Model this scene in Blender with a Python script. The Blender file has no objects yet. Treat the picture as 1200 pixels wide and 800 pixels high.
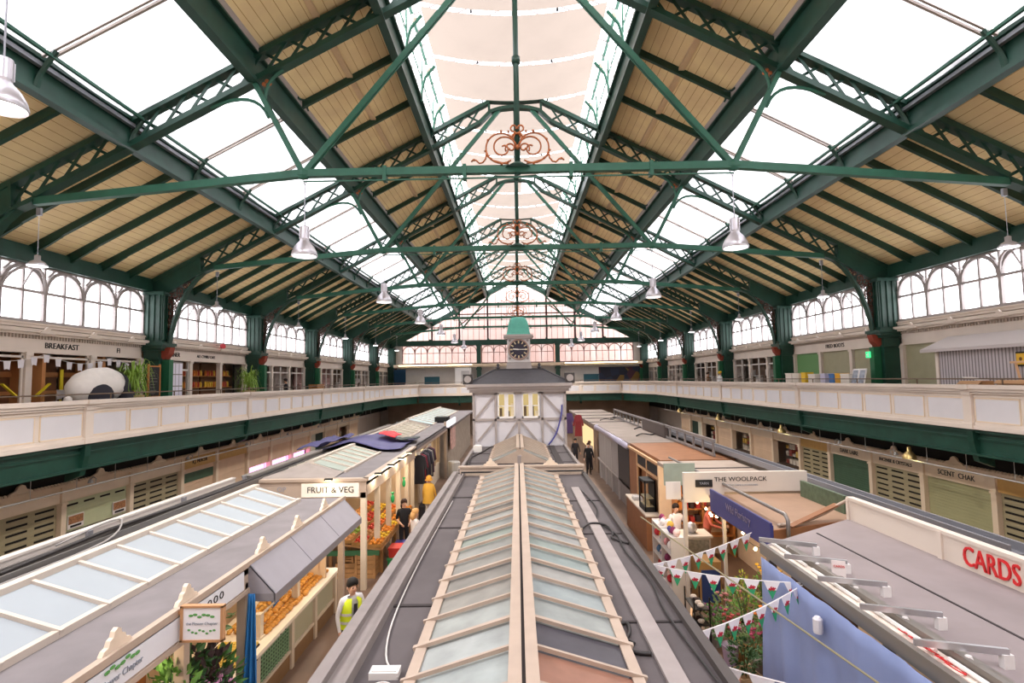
import bpy, math, random
from mathutils import Vector, Matrix
R = random.Random(7)
SC = bpy.context.scene
COL = SC.collection
PI = math.pi
X0 = 0.1           # centre line of the hall

# ------------------------------------------------------------------ materials
def lin(h):
    h = h.lstrip('#')
    c = [int(h[i:i+2], 16)/255 for i in (0, 2, 4)]
    return [x/12.92 if x <= .04045 else ((x+.055)/1.055)**2.4 for x in c] + [1]
MATS = {}
def mat(name, col, rough=.6, metal=0., noise=0., scale=3., emit=0., trans=0., bump=0., spec=.4):
    if name in MATS: return MATS[name]
    m = bpy.data.materials.new(name); m.use_nodes = True; MATS[name] = m
    nt = m.node_tree; b = nt.nodes['Principled BSDF']
    c = lin(col)
    b.inputs['Base Color'].default_value = c
    b.inputs['Roughness'].default_value = rough
    b.inputs['Metallic'].default_value = metal
    b.inputs['Specular IOR Level'].default_value = spec
    if noise or bump:
        tc = nt.nodes.new('ShaderNodeTexCoord'); n = nt.nodes.new('ShaderNodeTexNoise')
        n.inputs['Scale'].default_value = scale; n.inputs['Detail'].default_value = 5
        nt.links.new(tc.outputs['Object'], n.inputs['Vector'])
        if noise:
            r = nt.nodes.new('ShaderNodeValToRGB')
            r.color_ramp.elements[0].position = .3; r.color_ramp.elements[1].position = .7
            r.color_ramp.elements[0].color = [x*(1-noise) for x in c[:3]] + [1]
            r.color_ramp.elements[1].color = [min(1, x*(1+noise*.6)) for x in c[:3]] + [1]
            nt.links.new(n.outputs['Fac'], r.inputs['Fac']); nt.links.new(r.outputs['Color'], b.inputs['Base Color'])
        if bump:
            bp = nt.nodes.new('ShaderNodeBump'); bp.inputs['Strength'].default_value = bump
            nt.links.new(n.outputs['Fac'], bp.inputs['Height']); nt.links.new(bp.outputs['Normal'], b.inputs['Normal'])
    if emit:
        b.inputs['Emission Color'].default_value = c; b.inputs['Emission Strength'].default_value = emit
    if trans:
        b.inputs['Alpha'].default_value = trans
    return m

def mat_glow(name, col, strength):
    """daylight coming through frosted glass, or a lamp"""
    if name in MATS: return MATS[name]
    m = bpy.data.materials.new(name); m.use_nodes = True; MATS[name] = m
    nt = m.node_tree; nt.nodes.clear()
    o = nt.nodes.new('ShaderNodeOutputMaterial'); e = nt.nodes.new('ShaderNodeEmission')
    e.inputs[0].default_value = lin(col); e.inputs[1].default_value = strength
    nt.links.new(e.outputs[0], o.inputs[0])
    return m

def mat_fabric(name, col, stain):
    """thin translucent blind cloth with a few stains"""
    m = bpy.data.materials.new(name); m.use_nodes = True; MATS[name] = m
    nt = m.node_tree; nt.nodes.clear(); L = nt.links.new
    o = nt.nodes.new('ShaderNodeOutputMaterial'); t = nt.nodes.new('ShaderNodeBsdfTranslucent'); d = nt.nodes.new('ShaderNodeBsdfDiffuse')
    mx = nt.nodes.new('ShaderNodeMixShader'); mx.inputs[0].default_value = .25
    tc = nt.nodes.new('ShaderNodeTexCoord'); n = nt.nodes.new('ShaderNodeTexNoise'); n.inputs['Scale'].default_value = .9; n.inputs['Detail'].default_value = 4
    r = nt.nodes.new('ShaderNodeValToRGB'); c = lin(col)
    r.color_ramp.elements[0].position = .3; r.color_ramp.elements[1].position = .55
    r.color_ramp.elements[0].color = [x*(1-stain) for x in c[:3]]+[1]; r.color_ramp.elements[1].color = c
    L(tc.outputs['Object'], n.inputs['Vector']); L(n.outputs['Fac'], r.inputs['Fac'])
    L(r.outputs['Color'], t.inputs[0]); L(r.outputs['Color'], d.inputs[0])
    L(t.outputs[0], mx.inputs[1]); L(d.outputs[0], mx.inputs[2]); L(mx.outputs[0], o.inputs[0])
    return m

def mat_stripes(name, c1, c2, axis, period, duty=.9, rough=.7, noise=.08, nscale=1.2):
    """boards / corrugation: darker seams, or furrow shade painted in, every `period` along an axis"""
    m = bpy.data.materials.new(name); m.use_nodes = True; MATS[name] = m
    nt = m.node_tree; L = nt.links.new; b = nt.nodes['Principled BSDF']; b.inputs['Roughness'].default_value = rough
    b.inputs['Specular IOR Level'].default_value = .25
    tc = nt.nodes.new('ShaderNodeTexCoord'); s = nt.nodes.new('ShaderNodeSeparateXYZ')
    L(tc.outputs['Object'], s.inputs[0])
    a = nt.nodes.new('ShaderNodeMath'); a.operation = 'DIVIDE'; a.inputs[1].default_value = period; L(s.outputs[axis], a.inputs[0])
    f = nt.nodes.new('ShaderNodeMath'); f.operation = 'FRACT'; L(a.outputs[0], f.inputs[0])
    g = nt.nodes.new('ShaderNodeMath'); g.operation = 'GREATER_THAN'; g.inputs[1].default_value = duty; L(f.outputs[0], g.inputs[0])
    n = nt.nodes.new('ShaderNodeTexNoise'); n.inputs['Scale'].default_value = nscale; n.inputs['Detail'].default_value = 4; L(tc.outputs['Object'], n.inputs['Vector'])
    r = nt.nodes.new('ShaderNodeValToRGB'); c = lin(c1)
    r.color_ramp.elements[0].position = .3; r.color_ramp.elements[1].position = .7
    r.color_ramp.elements[0].color = [x*(1-noise) for x in c[:3]]+[1]; r.color_ramp.elements[1].color = [min(1, x*(1+noise)) for x in c[:3]]+[1]
    L(n.outputs['Fac'], r.inputs[0])
    mx = nt.nodes.new('ShaderNodeMix'); mx.data_type = 'RGBA'
    L(g.outputs[0], mx.inputs[0]); L(r.outputs[0], mx.inputs[6]); mx.inputs[7].default_value = lin(c2)
    L(mx.outputs[2], b.inputs['Base Color'])
    return m

GREEN = mat('green_paint', '#174033', .45, noise=.25, scale=2.5, spec=.5)
GREEN2 = mat('green_paint_light', '#2b5f4c', .5, noise=.15, scale=3)
BOARD = mat_stripes('ceiling_boards', '#fbdfab', '#bd9358', 0, .205, .94, noise=.1)
BATTEN = mat('cream_batten', '#e6c9a0', .6, noise=.06)
GALV = mat('galvanised_steel', '#9a9aa0', .38, .7, noise=.1, scale=6)
GREYBAR = mat('blind_rail_grey', '#a89e96', .5)
CREAM = mat('cream_paint', '#ddcfc2', .55, noise=.06, scale=1.5)
CREAM2 = mat('cream_paint_warm', '#e4cfb4', .55, noise=.06, scale=2)
WHITEP = mat('white_panel', '#d8d4d6', .5, noise=.03, scale=2)
FRAMEW = mat('window_frame_paint', '#a39a98', .55)
RUST = mat('copper_scroll', '#a8623a', .5, .3, noise=.25, scale=12)
BROWNIRON = mat('brown_filigree', '#5b3a30', .6, noise=.2, scale=10)
RED = mat('red_paint', '#8a3a28', .55)
SKYGLASS = mat_glow('skylight_daylight', '#f8f6ff', 5.0)
LANTGLASS = mat_glow('lantern_daylight', '#faf8ff', 3.4)
WINGLASS = mat_glow('frosted_window_daylight', '#fbfaff', 2.6)
BLIND = mat_fabric('skylight_blind_cloth', '#afaeac', .66)
BLIND2 = mat_fabric('lantern_blind_cloth', '#80766c', .06)
STEEL = mat('brushed_aluminium', '#c9c8cc', .3, .85)
BLACK = mat('black_matt', '#141416', .6)
DARK = mat('dark_void', '#0b0b0b', .9)
GOLD = mat('gold_paint', '#c9a24a', .45, .4)
BRASS = mat('dark_brass_rail', '#6d5a4a', .4, .5)
WIRE = mat('light_wire', '#b9b6b2', .5, .4)

# ------------------------------------------------------------------ mesh builder
class MB:
    def __init__(s): s.v = []; s.f = []; s.m = []
    def add(s, vs, fs, mi=0):
        o = len(s.v); s.v += [Vector(p) for p in vs]
        for f in fs: s.f.append([i+o for i in f]); s.m.append(mi)
        return s
    def bx(s, x0, x1, y0, y1, z0, z1, mi=0):
        vs = [(x, y, z) for z in (z0, z1) for y in (y0, y1) for x in (x0, x1)]
        return s.add(vs, [(0,2,3,1),(4,5,7,6),(0,1,5,4),(2,6,7,3),(0,4,6,2),(1,3,7,5)], mi)
    def bar(s, p, q, w, h, mi=0, up=(0,0,1)):
        p, q = Vector(p), Vector(q); d = (q-p).normalized(); up = Vector(up)
        x = d.cross(up)
        if x.length < 1e-4: x = d.cross(Vector((1,0,0)))
        x.normalize(); y = x.cross(d).normalized()
        vs = [b+x*(i*w/2)+y*(j*h/2) for b in (p, q) for i, j in ((-1,-1),(1,-1),(1,1),(-1,1))]
        return s.add(vs, [(0,1,2,3),(7,6,5,4),(0,4,5,1),(1,5,6,2),(2,6,7,3),(3,7,4,0)], mi)
    def tube(s, pts, r, n=8, mi=0, cap=True, closed=False):
        pts = [Vector(p) for p in pts]; k = len(pts)
        rr = r if isinstance(r, (list, tuple)) else [r]*k
        o = len(s.v); nx = None
        for i, p in enumerate(pts):
            a = pts[i-1] if (i > 0 or closed) else p; b = pts[(i+1) % k] if (i < k-1 or closed) else p
            d = (b-a).normalized()
            if nx is None:
                nx = d.cross(Vector((0,0,1)))
                if nx.length < .05: nx = d.cross(Vector((1,0,0)))
            nx = (nx - d*nx.dot(d)); nx.normalize(); ny = d.cross(nx)
            for j in range(n):
                t = 2*PI*j/n; s.v.append(p+nx*(math.cos(t)*rr[i])+ny*(math.sin(t)*rr[i]))
        for i in range(k if closed else k-1):
            for j in range(n):
                a, b = o+i*n, o+((i+1) % k)*n
                s.f.append([a+j, a+(j+1) % n, b+(j+1) % n, b+j]); s.m.append(mi)
        if cap and not closed:
            s.f.append([o+j for j in range(n)][::-1]); s.m.append(mi)
            s.f.append([o+(k-1)*n+j for j in range(n)]); s.m.append(mi)
        return s
    def lathe(s, prof, c=(0,0,0), n=16, mi=0, cap=True):
        """prof: [(r, z)] turned about the vertical axis through c"""
        c = Vector(c); o = len(s.v)
        for r, z in prof:
            for j in range(n):
                t = 2*PI*j/n; s.v.append(c+Vector((r*math.cos(t), r*math.sin(t), z)))
        for i in range(len(prof)-1):
            for j in range(n):
                s.f.append([o+i*n+j, o+i*n+(j+1) % n, o+(i+1)*n+(j+1) % n, o+(i+1)*n+j]); s.m.append(mi)
        if cap:
            s.f.append([o+j for j in range(n)][::-1]); s.m.append(mi)
            e = o+(len(prof)-1)*n; s.f.append([e+j for j in range(n)]); s.m.append(mi)
        return s
    def ball(s, c, r, n=10, mi=0, sq=(1,1,1)):
        c = Vector(c); pr = []
        k = max(4, n//2+1); o = len(s.v)
        for i in range(k+1):
            t = -PI/2+PI*i/k
            for j in range(n):
                u = 2*PI*j/n
                s.v.append(c+Vector((r*sq[0]*math.cos(t)*math.cos(u), r*sq[1]*math.cos(t)*math.sin(u), r*sq[2]*math.sin(t))))
        for i in range(k):
            for j in range(n):
                s.f.append([o+i*n+j, o+i*n+(j+1) % n, o+(i+1)*n+(j+1) % n, o+(i+1)*n+j]); s.m.append(mi)
        return s
    def prism(s, poly, off, mi=0):
        """poly: 3-D outline, pushed out by vector off"""
        off = Vector(off); n = len(poly); a = [Vector(p) for p in poly]
        vs = a+[p+off for p in a]
        return s.add(vs, [list(range(n))[::-1], list(range(n, 2*n))]+[[i, (i+1) % n, n+(i+1) % n, n+i] for i in range(n)], mi)
    def quad(s, a, b, c, d, mi=0): return s.add([a, b, c, d], [(0,1,2,3)], mi)
    def grid(s, fn, nu, nv, mi=0):
        o = len(s.v)
        for i in range(nu+1):
            for j in range(nv+1): s.v.append(Vector(fn(i/nu, j/nv)))
        for i in range(nu):
            for j in range(nv):
                s.f.append([o+i*(nv+1)+j, o+(i+1)*(nv+1)+j, o+(i+1)*(nv+1)+j+1, o+i*(nv+1)+j+1]); s.m.append(mi)
        return s
    def clusters(s):
        # pieces that touch each other stay together
        n = len(s.v); par = list(range(n))
        def find(a):
            while par[a] != a: par[a] = par[par[a]]; a = par[a]
            return a
        for f in s.f:
            r = find(f[0])
            for i in f[1:]: par[find(i)] = r
        isl = {}
        for i in range(n): isl.setdefault(find(i), []).append(i)
        L = list(isl.values()); bb = []
        for g in L:
            bb.append([(min(s.v[i][k] for i in g)-.004, max(s.v[i][k] for i in g)+.004) for k in range(3)])
        q = list(range(len(L)))
        def fq(a):
            while q[a] != a: a = q[a]
            return a
        for a in range(len(L)):
            for b in range(a):
                if all(bb[a][k][0] <= bb[b][k][1] and bb[b][k][0] <= bb[a][k][1] for k in range(3)): q[fq(a)] = fq(b)
        out = {}
        for a in range(len(L)): out.setdefault(fq(a), set()).update(L[a])
        return list(out.values())
    def build(s, name, mats, parent=None, smooth=False, origin=None, solid=0):
        if parent is not None and name in SPLIT:
            cl = s.clusters()
            if 1 < len(cl) <= 100:
                last = None
                for g in cl:
                    t = MB(); mp = {}
                    for i in sorted(g): mp[i] = len(t.v); t.v.append(s.v[i])
                    for f, mi in zip(s.f, s.m):
                        if f[0] in g: t.f.append([mp[i] for i in f]); t.m.append(mi)
                    last = t._build(name, mats, parent, smooth, origin, solid)
                return last
        return s._build(name, mats, parent, smooth, origin, solid)
    def _build(s, name, mats, parent=None, smooth=False, origin=None, solid=0):
        if not isinstance(mats, (list, tuple)): mats = [mats]
        if parent is not None: org = Vector(WORG.get(parent.name, (0,0,0)))
        elif origin is not None: org = Vector(origin)
        else:
            xs = [p.x for p in s.v]; ys = [p.y for p in s.v]; zs = [p.z for p in s.v]
            org = Vector(((min(xs)+max(xs))/2, (min(ys)+max(ys))/2, min(zs)))
        me = bpy.data.meshes.new(name)
        me.from_pydata([p-org for p in s.v], [], s.f); me.update()
        for m in mats: me.materials.append(m)
        me.polygons.foreach_set('material_index', s.m)
        if smooth: me.polygons.foreach_set('use_smooth', [True]*len(me.polygons))
        o = bpy.data.objects.new(name, me); COL.objects.link(o)
        if parent is not None: o.parent = parent; WORG[o.name] = org
        else: o.location = org; WORG[o.name] = org
        if solid:
            md = o.modifiers.new('thickness', 'SOLIDIFY'); md.thickness = solid
        return o
WORG = {}
SPLIT = set('capital beam_bracket fitting pier pilaster post acroterion leg corner_boss fluorescent_tube panel high_window strut bracket hanger_wire clip quatrefoil kerb felt_lap roof_seam corner_bracket ear eyes seam peg poster interior_post corner_post safety_rail rail front_rail trim_strip stem_post display notice barrier_tape sign_board goods jar_row door_frame sheets'.split())
def bxo(*a): return MB().bx(*a)
def tag(o, label=None, cat=None, group=None, kind=None):
    if label: o['label'] = label
    if cat: o['category'] = cat
    if group: o['group'] = group
    if kind: o['kind'] = kind
    return o
def thing(name, label, cat, loc, group=None):
    o = bpy.data.objects.new(name, None); COL.objects.link(o); o.location = loc; WORG[o.name] = Vector(loc)
    o.empty_display_size = .2; o['kind'] = 'thing'
    return tag(o, label, cat, group)
def struct(name, mb, m, **k):
    return tag(mb.build(name, m, **k), kind='structure')
def kids(o): return [c for c in o.children]
def dup(root, loc, label=None, group=None, rotz=None, scale=None):
    r = root.copy(); COL.objects.link(r); r.location = loc
    if label: r['label'] = label
    if group: r['group'] = group
    if rotz is not None: r.rotation_euler = (0, 0, rotz)
    if scale is not None: r.scale = (scale,)*3 if not isinstance(scale, tuple) else scale
    for ch in CH.get(root.name, []):
        c = ch.copy(); COL.objects.link(c); c.parent = r
        for g in CH.get(ch.name, []):
            d = g.copy(); COL.objects.link(d); d.parent = c
    return r
CH = {}
def note(root):
    """remember the children of a prototype so that copies are quick"""
    CH[root.name] = [o for o in bpy.data.objects if o.parent == root]
    for c in CH[root.name]: CH[c.name] = [o for o in bpy.data.objects if o.parent == c]
    return root
ORD = ['first','second','third','fourth','fifth','sixth','seventh','eighth','ninth','tenth','eleventh','twelfth','thirteenth','fourteenth',
       'fifteenth','sixteenth','seventeenth','eighteenth','nineteenth','twentieth','twenty-first','twenty-second','twenty-third','twenty-fourth',
       'twenty-fifth','twenty-sixth','twenty-seventh','twenty-eighth','twenty-ninth','thirtieth'] + ['thirty-'+w for w in ('first','second','third','fourth','fifth','sixth','seventh','eighth','ninth')] + ['fortieth'] + ['forty-'+w for w in ('first','second','third','fourth','fifth','sixth','seventh','eighth','ninth')]
FONTM = {}
def text(name, body, size, origin, ex, ey, m, parent, depth=.006, align='CENTER', sx=1.0):
    """raised lettering: a FONT curve turned into a mesh, laid out along world vectors ex (reading direction) and ey (up)"""
    cu = bpy.data.curves.new(name, 'FONT'); cu.body = body; cu.size = size; cu.align_x = align; cu.align_y = 'CENTER'; cu.extrude = depth; cu.resolution_u = 3
    cu.offset = 0.0
    tmp = bpy.data.objects.new(name+'_tmp', cu); COL.objects.link(tmp)
    dg = bpy.context.evaluated_depsgraph_get(); me = bpy.data.meshes.new_from_object(tmp.evaluated_get(dg))
    bpy.data.objects.remove(tmp); bpy.data.curves.remove(cu)
    ex, ey = Vector(ex).normalized(), Vector(ey).normalized(); ez = ex.cross(ey)
    org = Vector(WORG.get(parent.name, (0,0,0))) if parent else Vector(origin)
    M = Matrix((ex*sx, ey, ez)).transposed().to_4x4(); M.translation = Vector(origin)-org
    me.transform(M); me.materials.clear(); me.materials.append(m); me.name = name
    o = bpy.data.objects.new(name, me); COL.objects.link(o); o.parent = parent
    return o

# ------------------------------------------------------------------ camera and render look
cam = bpy.data.cameras.new('camera'); co = bpy.data.objects.new('camera', cam); COL.objects.link(co); SC.camera = co
cam.sensor_width = 36; cam.lens = 36*640/1200; cam.clip_end = 300; cam.clip_start = .05
yaw, pitch, roll = .008151, .068795, -.0175
co.matrix_world = Matrix.Translation((0, 0, 5.4)) @ Matrix.Rotation(yaw, 4, 'Z') @ Matrix.Rotation(PI/2+pitch, 4, 'X') @ Matrix.Rotation(roll, 4, 'Z')
vs = SC.view_settings; vs.view_transform = 'Standard'; vs.look = 'None'; vs.gamma = 1; vs.use_curve_mapping = False; vs.exposure = 1.02
SC.cycles.max_bounces = 8; SC.cycles.diffuse_bounces = 5; SC.cycles.transparent_max_bounces = 8
SC.cycles.sample_clamp_indirect = 6
try:
    SC.cycles.use_denoising = True
except Exception: pass
w = bpy.data.worlds.new('overcast_sky'); SC.world = w; w.use_nodes = True
w.node_tree.nodes['Background'].inputs[0].default_value = (1, .985, .97, 1); w.node_tree.nodes['Background'].inputs[1].default_value = 2.2
# ================================================================== THE HALL
YT = [12.04+7.36*i for i in range(6)]       # truss planes
YN, YE = -3.0, 56.3                         # near and far end of the hall
ZT = lambda a: 16.1-.525*a                  # top chord of the principal rafters
ZB = lambda a: ZT(a)-.65                    # bottom chord
AW = 13.3                                   # wall face
def sx(s, a): return X0+s*a

# floor and walls
FLOORM = mat('red_brown_floor', '#7d6656', .55, noise=.22, scale=1.1)
struct('floor', bxo(-14.8, 15, YN-.3, 63, -.2, 0), FLOORM)
struct('trim_1', bxo(-3.72, -3.5, 6, 15, 0, .004), mat('blue_floor_line', '#4d86a0', .6))
WALLM = mat('wall_plaster', '#d9cbbd', .7, noise=.05, scale=1)
for s, side in ((-1, 'left'), (1, 'right')):
    m = MB()
    def wx(a0, a1, y0, y1, z0, z1): m.bx(min(sx(s,a0), sx(s,a1)), max(sx(s,a0), sx(s,a1)), y0, y1, z0, z1)
    wx(AW+.05, AW+.35, YN, YE, 6.9, 7.14)           # wall under the windows
    wx(AW+.05, AW+.35, YN, YE, 8.75, 9.6)
    wx(AW+2.2, AW+2.4, YN, YE, 3.9, 6.9)           # back of the gallery shops
    wx(AW+.02, AW+2.4, YN, YE, 6.74, 6.9)
    wx(AW+.9, AW+1.1, YN, YE+.3, 0, 3.7)           # back of the ground-floor shops
    for k in range(7):
        y = YT[0]+7.36*(k-1); wx(AW+.05, AW+.35, y-.3, y+.3, 7.14, 8.75)
    struct('wall_'+side, m, WALLM)
struct('wall_back', bxo(-13.6, 13.8, YN-.3, YN, 0, 17), WALLM)

# boarded slopes of the roof
m = MB()
for s in (-1, 1):
    for a0, a1 in ((13.75, 8.95), (5.95, 3.1)):
        p = [(sx(s,a0), YN, ZT(a0)+.1), (sx(s,a1), YN, ZT(a1)+.1), (sx(s,a1), YN, ZT(a1)+.17), (sx(s,a0), YN, ZT(a0)+.17)]
        m.prism(p, (0, YE-YN+.2, 0))
struct('ceiling', m, BOARD, origin=(X0, 0, 0))
n = 2
for s in (-1, 1):                                  # cream battens on the upper boards
    m = MB(); a = 4.55
    m.bar((sx(s,a), YN, ZT(a)+.06), (sx(s,a), YE, ZT(a)+.06), .16, .07)
    a = 11.2
    struct('trim_%d' % n, m, BATTEN); n += 1
# purlins: lattice lines running the length of the hall
for s in (-1, 1):
    for a, wd in ((8.85, .2), (6.0, .22), (3.12, .2)):
        m = MB()
        z1 = ZT(a)+.04; z0 = ZB(a)-.05
        m.bx(sx(s,a)-wd/2, sx(s,a)+wd/2, YN, YE, z0, z0+.1)
        m.bx(sx(s,a)-.03, sx(s,a)+.03, YN, YE, z0+.08, z1-.06)
        m.bx(sx(s,a)-.13, sx(s,a)+.13, YN, YE, z1-.08, z1)
        if a == 8.85:      # upper rail of the skylight foot with its little stays
            ai = a-.32
            m.bar((sx(s,ai), YN, ZT(ai)-.16), (sx(s,ai), YE, ZT(ai)-.16), .06, .06, 1)
            m.bar((sx(s,a-.12), YN, z1-.2), (sx(s,a-.12), YE, z1-.2), .1, .08, 2)
            y = YT[0]-7.36*2
            while y < YE:
                if y > YN: m.tube([(sx(s,a), y, z0+.1), (sx(s,a-.1), y, z0+.4), (sx(s,ai-.06), y, ZT(ai)-.05)], [.07, .05, .05], 6, 0)
                y += 7.36/3
        struct('trim_%d' % n, m, [GREEN, GREEN2, GALV]); n += 1
    # eaves beam above the windows
    m = MB(); a = 13.22
    m.bx(sx(s,a)-.1, sx(s,a)+.1, YN, YE, 8.76, 9.2); m.bx(sx(s,a)-.14, sx(s,a)+.14, YN, YE, 8.74, 8.8)
    struct('trim_%d' % n, m, GREEN); n += 1
TRIM = [n]
# common rafters: thin green T bars
for s, side in ((-1, 'left'), (1, 'right')):
    proto = None; idx = 0
    for k in range(-1, 6):
        for j in range(1, 6):
            y = YT[0]+7.36*(k+j/6)
            if y > YE-.3 or y < 5: continue
            if proto is None:
                m = MB(); a0, a1 = 13.25, 8.95
                m.bar((sx(s,a0), y, ZT(a0)+.0), (sx(s,a1), y, ZT(a1)+.0), .1, .2)
                m.bar((sx(s,13.2), y, 9.02), (sx(s,12.4), y, ZT(12.4)-.08), .07, .1)
                proto = m.build('common_rafter', GREEN, origin=(sx(s,11), y, ZT(11)))
                o = proto
            else:
                o = dup(proto, (sx(s,11), y, ZT(11)))
            tag(o, 'dark green roof bar under the lower boards above the %s gallery, %s from the camera' % (side, ORD[idx]), 'rafter', 'lower roof bars'); idx += 1
    proto = None; idx = 0
    for k in range(-1, 6):
        for j in range(1, 3):
            y = YT[0]+7.36*(k+j/3)
            if y > YE-.3 or y < 9: continue
            if proto is None:
                m = MB(); a0, a1 = 5.9, 3.2
                m.bar((sx(s,a0), y, ZT(a0)), (sx(s,a1), y, ZT(a1)), .1, .18)
                for sg in (-1, 1):      # curved corner fillets of the panel
                    for aa, d in ((5.85, -1), (3.25, 1)):
                        pts = [(sx(s,aa+d*.32*t*t), y+sg*(.36*(1-t)**1.6), ZT(aa+d*.32*t*t)+.02) for t in (0,.25,.5,.75,1)]
                        m.tube(pts, .03, 5)
                proto = m.build('upper_rafter', GREEN, origin=(sx(s,4.5), y, ZT(4.5))); o = proto
            else: o = dup(proto, (sx(s,4.5), y, ZT(4.5)))
            tag(o, 'dark green roof bar under the upper boards on the %s slope, %s from the camera' % (side, ORD[idx]), 'rafter', 'upper roof bars'); idx += 1

# skylight glazing, above the blinds, and the lantern
wn = 1
for s in (-1, 1):
    m = MB(); a0, a1 = 8.9, 5.9
    m.quad((sx(s,a0), YN, ZT(a0)+.3), (sx(s,a1), YN, ZT(a1)+.3), (sx(s,a1), YE, ZT(a1)+.3), (sx(s,a0), YE, ZT(a0)+.3))
    m.bx(sx(s,a0)-.04, sx(s,a0)+.04, YN, YE, ZT(a0)-.05, ZT(a0)+.3, 1); m.bx(sx(s,a1)-.04, sx(s,a1)+.04, YN, YE, ZT(a1)-.05, ZT(a1)+.3, 1)
    struct('window_%d' % wn, m, [SKYGLASS, FRAMEW]); wn += 1
m = MB()
for s in (-1, 1):
    b0 = (3.15, ZT(3.15)+.05); b1 = (2.98, 15.95)
    m.quad((sx(s,b0[0]), YN, b0[1]), (sx(s,b1[0]), YN, b1[1]), (sx(s,b1[0]), YE, b1[1]), (sx(s,b0[0]), YE, b0[1]))
    m.quad((sx(s,b1[0]), YN, b1[1]), (X0, YN, 17.3), (X0, YE, 17.3), (sx(s,b1[0]), YE, b1[1]))
    for k in range(64):
        y = YT[0]-7.36+k*.74
        if y > YE: break
        m.bar((sx(s,b0[0]-.03), y, b0[1]), (sx(s,b1[0]-.03), y, b1[1]), .035, .035, 2)
        m.bar((sx(s,b1[0]-.02), y, b1[1]-.03), (X0, y, 17.26), .04, .05, 2)
    m.bar((sx(s,2.96), YN, 15.95), (sx(s,2.96), YE, 15.95), .12, .1, 1); m.bar((sx(s,3.04), YN, 15.2), (sx(s,3.04), YE, 15.2), .04, .04, 1)
m.bar((X0, YN, 17.25), (X0, YE, 17.25), .14, .16, 1)
struct('window_%d' % wn, m, [LANTGLASS, GREEN2, FRAMEW]); wn += 1

# roller blinds under the skylights
for s, side in ((-1, 'left'), (1, 'right')):
    idx = 0; proto = None
    for k in range(-1, 6):
        for j in range(3):
            y0 = YT[0]+7.36*(k+j/3); y1 = y0+7.36/3
            if y1 > YE+.3 or y0 < 4: continue
            L = y1-y0; c = (sx(s,7.45), y0, ZT(7.45))
            if proto is None:
                m = MB()
                def fn(u, v, s=s, y0=y0):
                    a = 8.72+(6.12-8.72)*v; yy = y0+.07+(L-.14)*u
                    return (sx(s,a), yy, ZT(a)-.02-.1*math.sin(PI*u)*.5)
                m.grid(fn, 8, 4)
                root = thing('roller_blind', 'x', 'blind', c)
                m.build('cloth', BLIND, root, smooth=True)
                r = MB(); 
                for yy in (y0+.0, y0+.12):
                    r.bar((sx(s,8.75), yy, ZT(8.75)-.03), (sx(s,6.1), yy, ZT(6.1)-.03), .055, .06)
                r.build('rail', GREYBAR, root); proto = note(root); o = root
            else: o = dup(proto, c)
            tag(o, 'pale roller blind in the skylight strip of the %s roof slope, %s from the camera' % (side, ORD[idx]), 'blind', 'skylight blinds'); idx += 1
# sagging cream blinds across the lantern
idx = 0; proto = None
for k in range(-1, 6):
    for j in range(3):
        y0 = YT[0]+7.36*(k+j/3); L = 7.36/3
        if y0+L > YE+.2 or y0 < 4: continue
        c = (X0, y0, 15.6)
        short = (k == 2 and j == 0)
        def fn(u, v, y0=y0):
            b = -2.62+5.24*u; yy = y0+.09+(L-.18)*v
            return (X0+b, yy, 15.52+.34*(abs(b)/2.62)**2-.05*math.sin(PI*v))
        if proto is None:
            root = thing('lantern_blind', 'x', 'blind', c)
            MB().grid(fn, 14, 6).build('cloth', BLIND2, root, smooth=True)
            r = MB()
            for b in (-1.2, 1.2): r.bx(X0+b-.03, X0+b+.03, y0-.03, y0+.05, 15.58, 15.68)
            r.build('clip', BLACK, root); proto = note(root); o = root
        elif short:      # one blind drawn back to the left, the glass shows beside it
            o = thing('lantern_blind', 'x', 'blind', c)
            MB().grid(lambda u, v: fn(u*.56, v), 8, 6).build('cloth', BLIND2, o, smooth=True)
        else: o = dup(proto, c)
        tag(o, ('cream sagging blind drawn half back along the roof lantern, ' if short else 'cream sagging blind across the roof lantern, ')+ORD[idx]+' from the camera', 'blind', 'lantern blinds'); idx += 1
# lantern brackets, a curved foot with a pale globe end
for s, side in ((-1, 'left'), (1, 'right')):
    idx = 0; proto = None
    for k in range(-1, 6):
        for j in range(3):
            y = YT[0]+7.36*(k+j/3)
            if y > YE-.4 or y < 9: continue
            c = (sx(s,2.9), y, 14.5)
            if proto is None:
                root = thing('lantern_bracket', 'x', 'bracket', c)
                b = MB(); b.tube([(sx(s,3.02), y, 14.35), (sx(s,2.98), y, 14.8), (sx(s,2.88), y, 15.15), (sx(s,2.58), y, 15.52)], [.045,.045,.045,.05], 6)
                b.tube([(sx(s,3.0), y, 14.9), (sx(s,3.0), y, 15.7)], .03, 6)
                b.build('arm', GREEN2, root)
                MB().ball((sx(s,2.82), y, 15.42), .12, 10).build('globe', mat('pale_globe', '#e8ddcc', .5), root, smooth=True)
                proto = note(root); o = root
            else: o = dup(proto, c)
            tag(o, 'curved bracket with pale round end, %s side of roof lantern, %s from the camera' % (side, ORD[idx]), 'bracket', 'lantern brackets'); idx += 1

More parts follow.
